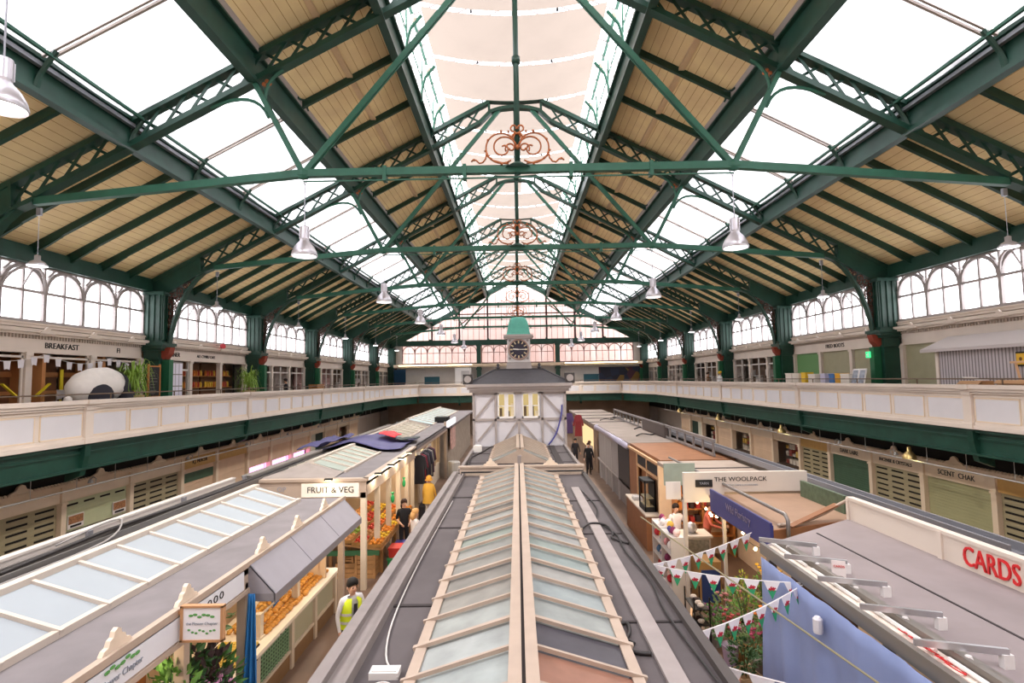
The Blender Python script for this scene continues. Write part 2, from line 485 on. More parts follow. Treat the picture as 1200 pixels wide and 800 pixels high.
# ------------------------------------------------------------------ roof trusses
def scroll(mb, cx, y, z, pts, r=.014): mb.tube([(cx+p[0], y, z+p[1]) for p in pts], r, 5)
def spiral(cx, cz, r0, r1, t0, t1, n=22): return [(cx+(r0+(r1-r0)*i/n)*math.cos(t0+(t1-t0)*i/n), cz+(r0+(r1-r0)*i/n)*math.sin(t0+(t1-t0)*i/n)) for i in range(n+1)]
def build_truss(y):
    t = thing('roof_truss', 'x', 'truss', (X0, y, 10.1), 'roof trusses')
    for s in (-1, 1):
        m = MB()
        m.bar((sx(s,13.2), y, ZT(13.2)-.06), (sx(s,.95), y, ZT(.95)-.06), .24, .13)
        pts = [(10.9, ZB(10.9)), (1.3, ZB(1.3)), (.9, 15.17), (.5, 15.29), (0, 15.33)]
        for p, q in zip(pts[:-1], pts[1:]): m.bar((sx(s,p[0]), y, p[1]), (sx(s,q[0]), y, q[1]), .24, .12)
        m.bar((sx(s,.95), y, ZT(.95)), (sx(s,.95), y, 15.1), .2, .08)
        m.bar((sx(s,.98), y, 15.56), (X0, y, 15.5), .24, .05)
        a = 11.5
        while a > 1.3:          # crossed lattice bars
            b = a-.57
            m.bar((sx(s,a), y-.03, ZB(a)), (sx(s,b), y-.03, ZT(b)-.06), .025, .065)
            m.bar((sx(s,a), y+.03, ZT(a)-.06), (sx(s,b), y+.03, ZB(b)), .025, .065)
            a = b
        m.build('lattice_rafter', GREEN, t)
        # solid haunch plate over the column head
        pl = [(13.2, ZT(13.2)), (11.5, ZT(11.5)), (11.42, ZB(11.42)+.02), (10.92, 9.72), (10.94, 9.58), (11.5, 9.35), (12.1, 9.0), (12.55, 8.72), (13.2, 8.72)]
        h = MB().prism([(sx(s,p[0]), y-.09, p[1]) for p in pl], (0, .18, 0))
        for p, q in zip(pl[4:7], pl[5:8]): h.bar((sx(s,p[0]), y, p[1]), (sx(s,q[0]), y, q[1]), .26, .05)
        h.bar((sx(s,11.45), y, ZT(11.45)-.03), (sx(s,11.42), y, ZB(11.42)), .26, .06)
        h.build('haunch_plate', GREEN, t)
        # curved rib and pierced ironwork of the spandrel
        g = MB(); arc = [(10.94, 9.6), (11.3, 9.44), (11.62, 9.15), (11.9, 8.78), (12.15, 8.3), (12.36, 7.7), (12.48, 7.2), (12.52, 6.9)]
        for p, q in zip(arc[:-1], arc[1:]): g.bar((sx(s,p[0]), y, p[1]), (sx(s,q[0]), y, q[1]), .2, .07)
        g.build('curved_rib', GREEN, t)
        f = MB(); rr = random.Random(3)
        for (ca, cz, r) in ((12.38,8.62,.1),(12.2,8.78,.1),(12.0,8.95,.07),(12.42,8.4,.1),(12.28,8.5,.08),(12.5,8.2,.09),(12.38,8.12,.09),(12.5,7.98,.08),(12.46,7.82,.08),(12.55,7.72,.06),(12.52,7.55,.07),(12.55,7.4,.06),(11.85,9.05,.06),(11.7,9.18,.05),(12.57,7.22,.05),(12.12,8.62,.07),(12.55,8.42,.07),(12.56,8.62,.08)):
            f.tube([(sx(s,ca+r*math.cos(q)), y, cz+r*math.sin(q)) for q in [2*PI*i/10 for i in range(10)]], .022, 5, closed=True)
            for q in (rr.uniform(0, 3), rr.uniform(3, 6)):
                f.tube([(sx(s,ca+r*.1*math.cos(q)), y, cz+r*.1*math.sin(q)), (sx(s,ca+r*math.cos(q)), y, cz+r*math.sin(q))], .02, 4)
        f.build('spandrel_scrollwork', BROWNIRON, t)
        # struts
        m = MB()
        for dy in (-.045, .045):
            m.bar((sx(s,4.85), y+dy, 10.1), (sx(s,6.0), y+dy, ZB(6.0)), .05, .11)
            m.bar((sx(s,4.85), y+dy, 10.1), (sx(s,.6), y+dy, 15.22), .05, .12)
        m.ball((sx(s,4.85), y, 10.12), .16, 8, sq=(1.2,.7,.9))
        m.build('strut', GREEN2, t)
        # curved corner brackets at the middle purlin, with a small rust quatrefoil
        m = MB()
        for sg, a1 in ((1, 7.0), (-1, 5.35)):
            e0 = (a1, ZB(a1)-.06); c0 = (6.0-.34, ZB(6)-.85); k = (6.0-.05, ZB(6)-.12)
            pts = [((1-q)**2*e0[0]+2*q*(1-q)*k[0]+q*q*c0[0], (1-q)**2*e0[1]+2*q*(1-q)*k[1]+q*q*c0[1]) for q in [i/8 for i in range(9)]]
            m.tube([(sx(s,p[0]), y, p[1]) for p in pts], .04, 6)
        m.build('corner_bracket', GREEN2, t)
        m = MB()
        for q in range(4): m.ball((sx(s,5.72)+.07*math.cos(q*PI/2), y, ZB(5.72)-.2+.07*math.sin(q*PI/2)), .05, 6, sq=(1,.4,1))
        m.build('quatrefoil', RUST, t)
    m = MB()
    tp = [(-10.95, 9.6), (-4.85, 10.12), (4.85, 10.12), (10.95, 9.6)]
    for p, q in zip(tp[:-1], tp[1:]): m.bar((X0+p[0], y, p[1]), (X0+q[0], y, q[1]), .15, .17)
    m.bar((X0-4.85, y, 9.94), (X0+4.85, y, 9.94), .03, .03)
    for b in (-1.2, 1.2, -3, 3): m.bx(X0+b-.04, X0+b+.04, y-.1, y+.1, 9.9, 10.24)
    m.build('tie_beam', GREEN2, t)
    m = MB(); m.tube([(X0, y, 10.0), (X0, y, 15.35)], .065, 10); m.tube([(X0, y, 12.6), (X0, y, 12.75)], .1, 10); m.tube([(X0, y, 10.15), (X0, y, 10.28)], [.3, .09], 10)
    m.build('king_post', GREEN, t, smooth=True)
    m = MB()
    for s in (-1, 1):
        def sp(p): m.tube([(X0+s*q[0], y-.09, 10.22+q[1]) for q in p], .02, 6)
        sp(spiral(.36, .37, .36, .33, -2.2, 2.6)); sp(spiral(.32, .36, .3, .04, 2.9, -5.2, 30)); sp(spiral(.15, .36, .13, .03, -.6, 6.2, 16))
        sp([(.7,.25), (.72,.12), (.78,.04), (.86,.02), (.93,.09), (1.0,.1), (1.04,.06)]); sp([(.2,.0), (.35,.02), (.55,.08), (.7,.2)])
        sp([(.05,.75), (.12,.62), (.2,.66)]); sp(spiral(.07, .82, .085, .05, -1.4, 3.6, 12)); sp([(.03,.4), (.1,.55), (.05,.7)])
        for q in ((.2,.74), (.36,.75), (.66,.55), (.72,.3), (.98,.1), (.36,.0), (.6,.12)): m.ball((X0+s*q[0], y-.09, 10.22+q[1]), .032, 6)
    m.ball((X0, y-.09, 10.6), .06, 8); m.bx(X0-.09, X0+.09, y-.11, y-.02, 10.9, 10.94)
    m.build('scroll_ornament', RUST, t, smooth=True)
    return note(t)
tr = build_truss(YT[0])
tag(tr, 'green lattice roof truss with rust scrollwork on its tie beam, nearest truss in view', 'truss')
for i in range(1, 6):
    dup(tr, (X0, YT[i], 10.1), 'green lattice roof truss with rust scrollwork, %s from the camera' % ORD[i])

# ------------------------------------------------------------------ columns
def build_column(s, y):
    c = thing('iron_column', 'x', 'column', (sx(s,12.95), y, 3.9), 'columns along the galleries')
    m = MB(); a0 = 12.62
    lo, hi = sorted((sx(s,a0), sx(s,13.28)))
    m.bx(lo, hi, y-.3, y+.3, 6.9, 8.74)
    for dy in (-.24, -.08, .08, .24): m.bx(min(sx(s,a0-.05), sx(s,a0)), max(sx(s,a0-.05), sx(s,a0)), y+dy-.035, y+dy+.035, 7.0, 8.6)
    for da in (.1, .3, .5): m.bx(sx(s,a0+da)-.035, sx(s,a0+da)+.035, y-.34, y+.34, 7.0, 8.6)
    m.build('shaft', GREEN, c)
    m = MB()
    for i, (z0, z1, e) in enumerate(((6.62, 6.7, .02), (6.7, 6.8, .07), (6.8, 6.9, .11), (8.6, 8.72, .08))):
        m.bx(lo-e, hi+e*0, y-.3-e, y+.3+e, z0, z1) if s > 0 else m.bx(lo, hi+e, y-.3-e, y+.3+e, z0, z1)
    m.build('capital', GREEN, c)
    m = MB(); m.bx(lo+(.1 if s > 0 else 0), hi-(0 if s > 0 else .1), y-.26, y+.26, 3.9, 6.64)
    for z0, z1, e in ((3.9, 4.3, .07), (6.3, 6.36, .05)): m.bx(lo+(.1-e if s > 0 else 0), hi-(0 if s > 0 else .1-e), y-.26-e, y+.26+e, z0, z1)
    m.build('pedestal', GREEN, c)
    l2, h2 = sorted((sx(s,12.44), sx(s,12.7)))
    MB().bx(l2, h2, y-.12, y+.12, 3.9, 6.3).build('post', mat('green_post', '#1b5c3d', .5), c)
    m = MB(); m.prism([(sx(s,p[0]), y-.14, p[1]) for p in ((12.72,6.32),(12.6,6.32),(12.46,6.5),(12.4,6.74),(12.72,6.74))], (0,.28,0))
    m.build('corbel', RED, c)
    return note(c)
for s, side in ((-1, 'left'), (1, 'right')):
    p = None
    for i in range(5):
        y = YT[1]+7.36*(i)
        if i == 5: break
        o = p if p else None
        if p is None: o = p = build_column(s, y)
        else: o = dup(p, (sx(s,12.95), y, 3.9))
        tag(o, 'dark green iron column with red corbel on the %s gallery, %s from the camera' % (side, ORD[i]), 'column')
    o = dup(p, (sx(s,12.95), YE-.35, 3.9)); tag(o, 'dark green iron column in the far corner of the %s gallery' % side, 'column')

# ------------------------------------------------------------------ clerestory windows, one per bay
def arch_pts(cy, r, z, n=10): return [(cy+r*math.cos(PI-PI*i/n), z+r*math.sin(PI*i/n)) for i in range(n+1)]
for s in (-1, 1):
    for k in range(7):
        y0 = YT[0]+7.36*(k-1)+.3; y1 = y0+7.36-.6
        if y0 > YE-1: break
        y1 = min(y1, YE-.1)
        na = 5 if y1-y0 > 6 else max(1, int((y1-y0)/1.35)); wd = (y1-y0)/na
        X = sx(s, 13.3); zb, zt, zm = 7.15, 8.74, 8.02
        root = struct('window_%d' % wn, MB().bx(min(X, X+s*.02)+s*.09, max(X, X+s*.02)+s*.09, y0, y1, zb, zt), WINGLASS); wn += 1
        f = MB()
        f.bar((X, y0, zb+.04), (X, y1, zb+.04), .14, .09); f.bar((X, y0, zm), (X, y1, zm), .08, .07); f.bar((X, y0, zt-.02), (X, y1, zt-.02), .1, .05)
        for i in range(na+1):
            y = y0+wd*i; f.bar((X, y, zb), (X, y, zt-.5), .1, .1, 0, (0,1,0))
            for q in (-1, 1):
                if y0-.01 < y+q*.2 < y1+.01: f.bar((X, y+q*.1, zt-.25), (X, y+q*.34, zt-.02), .05, .045)
            f.bar((X, y, zt-.5), (X, y, zt), .05, .05, 0, (0,1,0))
        for i in range(na):
            c = y0+wd*(i+.5); pts = arch_pts(c, wd/2-.04, zm+.04)
            pts = [(p[0], zm+.04+(p[1]-zm-.04)*(.62/(wd/2-.04))) for p in pts]
            for p, q in zip(pts[:-1], pts[1:]): f.bar((X, p[0], p[1]), (X, q[0], q[1]), .09, .09)
            f.bar((X, c, zb), (X, c, zm+.62), .06, .055, 0, (0,1,0))
            if i == 1 and na == 5:          # a tilted top sash and its stay
                xi = X-s*.22
                pts = [(xi-s*0, p[0], p[1]-.05) for p in pts]
                f.tube([(X-s*.02+(-s*.3)*(1-abs(2*j/10-1)), p[1], p[2]) for j, p in enumerate(pts)], .04, 5)
                f.tube([(X-s*.3, c, zm+.6), (X, c, zm+.1)], .025, 5)
        f.build('window_frame', FRAMEW, root)
# ================================================================== FAR END WALL
m = MB()
m.bx(-16, 16.3, YE, YE+.3, 0, 7.1)
m.bx(-13.6, X0-11.9, YE, YE+.3, 7.1, 9.6); m.bx(X0+11.9, 13.8, YE, YE+.3, 7.1, 9.6)
struct('wall_end', m, mat('end_wall_plaster', '#cfc8c2', .7, noise=.05))
BRICK = mat('pale_brick', '#d9a596', .8, noise=.18, scale=1.3)
m = MB(); m.bx(-16, 16.5, 62, 62.4, 0, 15.6)
for i in range(11): m.bx(-15.5+i*3, -14.9+i*3, 61.9, 62.05, 5, 15.4, 1)
struct('wall_outside', m, [BRICK, mat('pale_stone', '#e9d8d2', .8)])
def mat_glass(name):
    m = bpy.data.materials.new(name); m.use_nodes = True; nt = m.node_tree; nt.nodes.clear(); L = nt.links.new
    o = nt.nodes.new('ShaderNodeOutputMaterial'); t = nt.nodes.new('ShaderNodeBsdfTransparent'); d = nt.nodes.new('ShaderNodeBsdfTranslucent')
    t.inputs[0].default_value = (.95,.95,.95,1); d.inputs[0].default_value = (.85,.83,.84,1)
    mx = nt.nodes.new('ShaderNodeMixShader'); mx.inputs[0].default_value = .45
    L(t.outputs[0], mx.inputs[1]); L(d.outputs[0], mx.inputs[2]); L(mx.outputs[0], o.inputs[0]); return m
HAZEGLASS = mat_glass('cloudy_glass')
DKFRAME = mat('dark_red_brown_frame', '#4a2b2c', .6)
y = YE+.1
root = struct('window_%d' % wn, MB().prism([(X0-12, y, 9.4), (X0+12, y, 9.4), (X0, y, ZB(0)+.3)], (0, .02, 0)), HAZEGLASS); wn += 1
f = MB()
for b in (-8.85, -6, -3.05, 3.05, 6, 8.85): f.bar((X0+b, y, 9.3), (X0+b, y, ZB(abs(b))+.3), .16, .16, 0, (0,1,0))
for z in (10.85, 12.2, 13.1):
    h = (16.1-.35-z)/.525; f.bar((X0-h, y-.02, z), (X0+h, y-.02, z), .1, .1)
b = -11.5
while b < 11.6:
    f.bar((X0+b, y, 9.3), (X0+b, y, max(9.4, ZB(abs(b))+.2)), .035, .04, 0, (0,1,0)); b += .58
for s in (-1, 1):
    f.bar((sx(s,6.0), y-.1, 11.0), (sx(s,3.1), y-.1, 13.2), .09, .09)
f.build('window_frame', DKFRAME, root)
m = MB()
for s in (-1, 1):
    m.bar((sx(s,13.2), YE-.1, ZT(13.2)-.22), (sx(s,0), YE-.1, ZT(0)-.22), .35, .55)
m.bx(-13.2, 13.4, YE-.25, YE+.1, 9.02, 9.5); m.bx(-13.2, 13.4, YE-.32, YE+.1, 8.98, 9.06)
for b in (-9, -6, -3, 3, 6, 9): m.bx(X0+b-.1, X0+b+.1, YE-.3, YE+.1, 9.5, 9.62)
struct('trim_%d' % TRIM[0], m, GREEN); TRIM[0] += 1
# arched lights under the gable beam
for i, (x0, x1) in enumerate(((-11.8, -4.1), (-3.6, 3.8), (4.4, 12.0))):
    root = struct('window_%d' % wn, bxo(x0, x1, YE+.06, YE+.08, 7.1, 9.0), HAZEGLASS); wn += 1
    f = MB(); na = 6; wd = (x1-x0)/na; zb, zt, zm = 7.1, 9.0, 8.2; Y = YE
    f.bar((x0, Y, zb), (x1, Y, zb), .14, .12); f.bar((x0, Y, zm), (x1, Y, zm), .08, .06); f.bar((x0, Y, zt-.03), (x1, Y, zt-.03), .1, .08)
    for q in range(na+1): f.bar((x0+wd*q, Y, zb), (x0+wd*q, Y, zt), .07, .07, 0, (0,1,0))
    for q in range(na):
        c = x0+wd*(q+.5); pts = arch_pts(c, wd/2-.03, zm+.1, 10)
        for a, b in zip(pts[:-1], pts[1:]): f.bar((a[0], Y, a[1]), (b[0], Y, b[1]), .08, .08)
        f.bar((c, Y, zb), (c, Y, zm+.6), .045, .045, 0, (0,1,0))
    f.build('window_frame', mat('end_window_paint', '#7d6460', .6), root)
# strip-lit ledge, mural and odds and ends on the far gallery
m = MB().bx(-12.5, 12.7, YE-1.0, YE, 6.72, 6.95); m.bx(-12.5, 12.7, YE-1.05, YE-.95, 6.85, 7.02)
struct('trim_%d' % TRIM[0], m, CREAM2); TRIM[0] += 1
for i, (x0, x1) in enumerate(((-12, -4.5), (4.8, 12.2))):
    o = thing('strip_light', 'long warm strip light under the ledge at the far end, over the %s' % ('bare white wall' if i == 0 else 'dark painted mural'), 'light', ((x0+x1)/2, YE-1.1, 6.9))
    bxo(x0, x1, YE-1.16, YE-1.06, 6.88, 6.98).build('housing', CREAM, o)
    bxo(x0+.05, x1-.05, YE-1.22, YE-1.16, 6.9, 6.96).build('tube', mat_glow('warm_strip', '#ffe9b8', 5), o)
def mat_mural():
    m = bpy.data.materials.new('mural'); m.use_nodes = True; nt = m.node_tree; L = nt.links.new; b = nt.nodes['Principled BSDF']
    tc = nt.nodes.new('ShaderNodeTexCoord'); v = nt.nodes.new('ShaderNodeTexVoronoi'); v.inputs['Scale'].default_value = 1.3
    n = nt.nodes.new('ShaderNodeTexNoise'); n.inputs['Scale'].default_value = 1.5; r = nt.nodes.new('ShaderNodeValToRGB'); r.color_ramp.interpolation = 'CONSTANT'
    cols = ['#12112a', '#241638', '#141f3a', '#431d30', '#14162a', '#6e5220', '#1a2740', '#2a1b3a']
    el = r.color_ramp.elements
    for i, c in enumerate(cols):
        e = el[i] if i < 2 else el.new(i/8); e.position = i/8; e.color = lin(c)
    L(tc.outputs['Object'], v.inputs['Vector']); L(v.outputs['Color'], r.inputs[0]); L(r.outputs[0], b.inputs['Base Color']); return m
tag(bxo(8.4, 12.6, YE-.1, YE-.02, 4.3, 6.5).build('mural_panel', mat_mural()), 'dark purple and blue painted mural on the far gallery wall', 'mural')
TEAL = mat('teal_panel', '#24525e', .5)
for i, (x0, x1, l) in enumerate(((-9.2, -7.7, 'small teal panel at the far gallery near the white kiosk'), (6.6, 8.1, 'small teal panel at the far gallery beside the dark mural'))):
    m = MB().bx(x0, x1, YE-2.0, YE-1.9, 4.0, 5.75); m.bx(x0+.1, x0+.18, YE-2.2, YE-1.7, 3.9, 4.1); m.bx(x1-.18, x1-.1, YE-2.2, YE-1.7, 3.9, 4.1); m.bx(x0, x1, YE-2.03, YE-1.87, 5.7, 5.78)
    tag(m.build('display_board', TEAL), l, 'board')
k = thing('kiosk', 'white cupboard kiosk on the far gallery left of the clock office', 'kiosk', (-5.3, YE-2, 3.9))
bxo(-6.1, -4.6, YE-2.4, YE-1.2, 3.9, 6.6).build('cabinet', mat('white_paint', '#e6e2df', .5), k)
bxo(-5.5, -4.7, YE-2.46, YE-2.4, 4.1, 6.3).build('shutter', mat('pale_grey_paint', '#b9b4b2', .5), k)
for i, x in enumerate((-3.86, 4.17)):
    m = MB().bx(x-.22, x+.22, YE-.75, YE-.35, 3.9, 9.02); m.bx(x-.28, x+.28, YE-.8, YE-.3, 6.4, 6.6); m.bx(x-.28, x+.28, YE-.8, YE-.3, 3.9, 4.2); m.bx(x-.28, x+.28, YE-.8, YE-.3, 8.8, 9.0)
    tag(m.build('iron_post', GREEN), 'green iron post on the far gallery, %s of the clock tower' % ('left' if i == 0 else 'right'), 'post')
tag(MB().bx(-12.3, -11.2, YE-1.6, YE-1.4, 3.9, 6.5).bx(-12.35, -11.15, YE-1.62, YE-1.58, 5.15, 6.55).build('notice_screen', mat('blue_screen', '#12334a', .3)), 'dark blue screen in the far left corner of the gallery', 'screen')

# ================================================================== GALLERIES
GP = [(-11.2, YN), (-11.2, 46.0), (-9.4, 52.0), (9.9, 52.0), (11.6, 46.0), (11.6, YN)]
m = MB()
m.bx(-13.6, -11.5, YN, 46, 3.6, 3.9); m.bx(11.9, 14, YN, 46, 3.6, 3.9)
m.prism([(-13.6, 46, 3.6), (-11.5, 46, 3.6), (-9.6, 52.3, 3.6), (10.1, 52.3, 3.6), (11.9, 46, 3.6), (14, 46, 3.6), (14, YE, 3.6), (-13.6, YE, 3.6)], (0, 0, .3))
m.bx(-15.6, -13.6, YN, YE, 3.6, 3.9); m.bx(14, 15.8, YN, YE, 3.6, 3.9)
struct('floor', m, mat('gallery_floor', '#6d655e', .6, noise=.1))
seg_names = ['left gallery', 'chamfered left corner of the far gallery', 'far gallery', 'chamfered right corner of the far gallery', 'right gallery']
for i in range(5):
    p, q = Vector((*GP[i], 0)), Vector((*GP[i+1], 0)); d = (q-p).normalized(); L = (q-p).length
    out = Vector((d.y, -d.x, 0))         # towards the hall
    if i == 4: pass
    g = thing('gallery_parapet', 'cream panelled parapet along the '+seg_names[i], 'parapet', ((p+q)/2)+Vector((0,0,3.9)))
    def P(t, o, z): return p+d*t+out*o+Vector((0,0,z))
    m = MB()
    m.bar(P(0,-.1,4.45), P(L,-.1,4.45), .12, 1.08)
    m.bar(P(0,-.06,5.0), P(L,-.06,5.0), .34, .1); m.bar(P(0,-.04,4.91), P(L,-.04,4.91), .2, .07); m.bar(P(0,-.02,4.84), P(L,-.02,4.84), .1, .03)
    m.bar(P(0,-.02,3.98), P(L,-.02,3.98), .14, .1); m.bar(P(0,-.03,4.06), P(L,-.03,4.06), .06, .06)
    m.bar(P(0,-.04,4.76), P(L,-.04,4.76), .03, .04); m.bar(P(0,-.04,4.1), P(L,-.04,4.1), .03, .04)
    m.build('cladding', CREAM, g)
    # piers and white panels
    pier = []
    if i in (0, 4):
        y = 5.65
        while y < 46: pier.append(y-YN if i == 0 else 46-y); y += 8.6
    elif i == 2: pier = [L*.2, L*.5, L*.8]
    pm, wm, st = MB(), MB(), MB()
    for t in pier:
        pm.bar(P(t-.13,-.02,4.46), P(t+.13,-.02,4.46), .12, 1.0); pm.bar(P(t-.17,-.0,4.0), P(t+.17,-.0,4.0), .16, .14); pm.bar(P(t-.15,-.0,4.83), P(t+.15,-.0,4.83), .14, .08); pm.bar(P(t-.17,0,5.0), P(t+.17,0,5.0), .3, .12)
    edges = sorted(set([0]+pier+[L]))
    for a, b in zip(edges[:-1], edges[1:]):
        k = max(1, round((b-a-.2)/1.4)); w_ = (b-a-.2)/k
        for j in range(k):
            t0 = a+.1+w_*j+.09; t1 = t0+w_-.18
            wm.bar(P(t0,-.035,4.42), P(t1,-.035,4.42), .02, .56)
            for zz in (4.13, 4.71): st.bar(P(t0-.02,-.03,zz), P(t1+.02,-.03,zz), .03, .03)
            for tt in (t0-.01, t1+.01): st.bar(P(tt-.012,-.03,4.42), P(tt+.012,-.03,4.42), .03, .6)
    if pier: pm.build('pier', CREAM, g)
    wm.build('panel', WHITEP, g); st.build('moulding', CREAM2, g)
    # thin brass handrail above the coping
    r = MB(); r.tube([P(0,-.22,5.2), P(L,-.22,5.2)], .02, 6)
    t = 1.2
    while t < L: r.tube([P(t,-.22,5.0), P(t,-.22,5.2)], .018, 6); t += 2.85
    r.build('handrail', BRASS, g)
    # green gallery beam below
    b = thing('gallery_beam', 'dark green iron beam under the parapet of the '+seg_names[i], 'beam', ((p+q)/2)+Vector((0,0,3.25)))
    m = MB(); m.bar(P(0,-.2,3.57), P(L,-.2,3.57), .1, .62); m.bar(P(0,-.17,3.87), P(L,-.17,3.87), .26, .07); m.bar(P(0,-.17,3.28), P(L,-.17,3.28), .26, .06)
    m.bar(P(0,-.13,3.68), P(L,-.13,3.68), .05, .05)
    m.build('web', GREEN, b)
    if pier:
        m = MB()
        for t in pier:
            m.prism([P(t-.09,-.12,3.88), P(t-.09,.02,3.88), P(t-.09,-.0,3.6), P(t-.09,-.12,3.1), P(t-.09,-.5,2.95), P(t-.09,-.5,3.88)], d*.18)
        m.build('beam_bracket', GREEN, b)
# dark soffit joists under the galleries, and sheets that paint the void's shade
m = MB()
for s, x0, x1 in ((-1, -13.6, -11.5), (1, 11.9, 14)):
    y = YN+1
    while y < 46: m.bx(x0, x1, y-.06, y+.06, 3.35, 3.6); y += 1.47
m.bx(-13.45, -13.3, YN, YE-.5, 2.5, 3.6); m.bx(13.3, 13.45, YN, YE-.5, 2.5, 3.6)  # dark sheets before the wall, painted shade above the shop crests
struct('trim_%d' % TRIM[0], m, mat('soffit_and_void_shade', '#17130f', .85)); TRIM[0] += 1

# conduits with hangers and spot lamps in front of the lower shops
for s, X, Z, side in ((-1, -12.0, 2.64, 'left'), (1, 12.0, 2.72, 'right')):
    o = thing('lighting_conduit', 'thin pale conduit hung on wires under the %s gallery' % side, 'conduit', (X, 20, Z))
    m = MB(); m.tube([(X, 4, Z), (X, 45, Z)], .022, 6); m.build('pipe', WIRE, o)
    m = MB(); y = 5.0
    while y < 45: m.tube([(X, y, Z), (X, y, 3.5)], .008, 4); m.ball((X, y, 3.27), .025, 5); y += 1.42
    m.build('hanger_wire', WIRE, o)
    for y in (15.6, 20.2, 24.6, 29, 33.5, 38) if s < 0 else (17.9, 21.0, 26.5):
        m = MB(); m.tube([(X, y, Z), (X-s*.02, y, Z+.16), (X+s*.1, y+.05, Z+.2), (X+s*.2, y+.08, Z+.12)], .014, 5); m.lathe([(.03, .1), (.06, .06), (.075, 0)], (X+s*.2, y+.08, Z+.02), 8)
        m.build('spot_lamp', WIRE, o)
# small brass pendants on the right
PEND = mat('brass_lamp_metal', '#b8a06a', .35, .8); PGLOW = mat_glow('pendant_bulb_warm', '#fff2b0', 6)
p = None
for i, y in enumerate((16.8, 24.8, 32.5, 40.2)):
    c = (11.8, y, 2.8)
    if p is None:
        o = thing('brass_pendant', 'x', 'lamp', c)
        MB().lathe([(.19, 0), (.17, .1), (.1, .19), (.06, .22), (.06, .34), (.02, .36)], c, 14, cap=False).build('shade', PEND, o, smooth=True)
        MB().lathe([(.01, .03), (.165, .03)], c, 14, cap=False).build('bulb', PGLOW, o)
        MB().tube([(11.8, y, 3.14), (11.8, y, 3.55)], .01, 5).build('cord', BLACK, o); p = note(o)
    else: o = dup(p, c)
    tag(o, 'small lit brass pendant lamp hanging below the right gallery, %s from the camera' % ORD[i], 'lamp', 'brass pendants under the gallery')

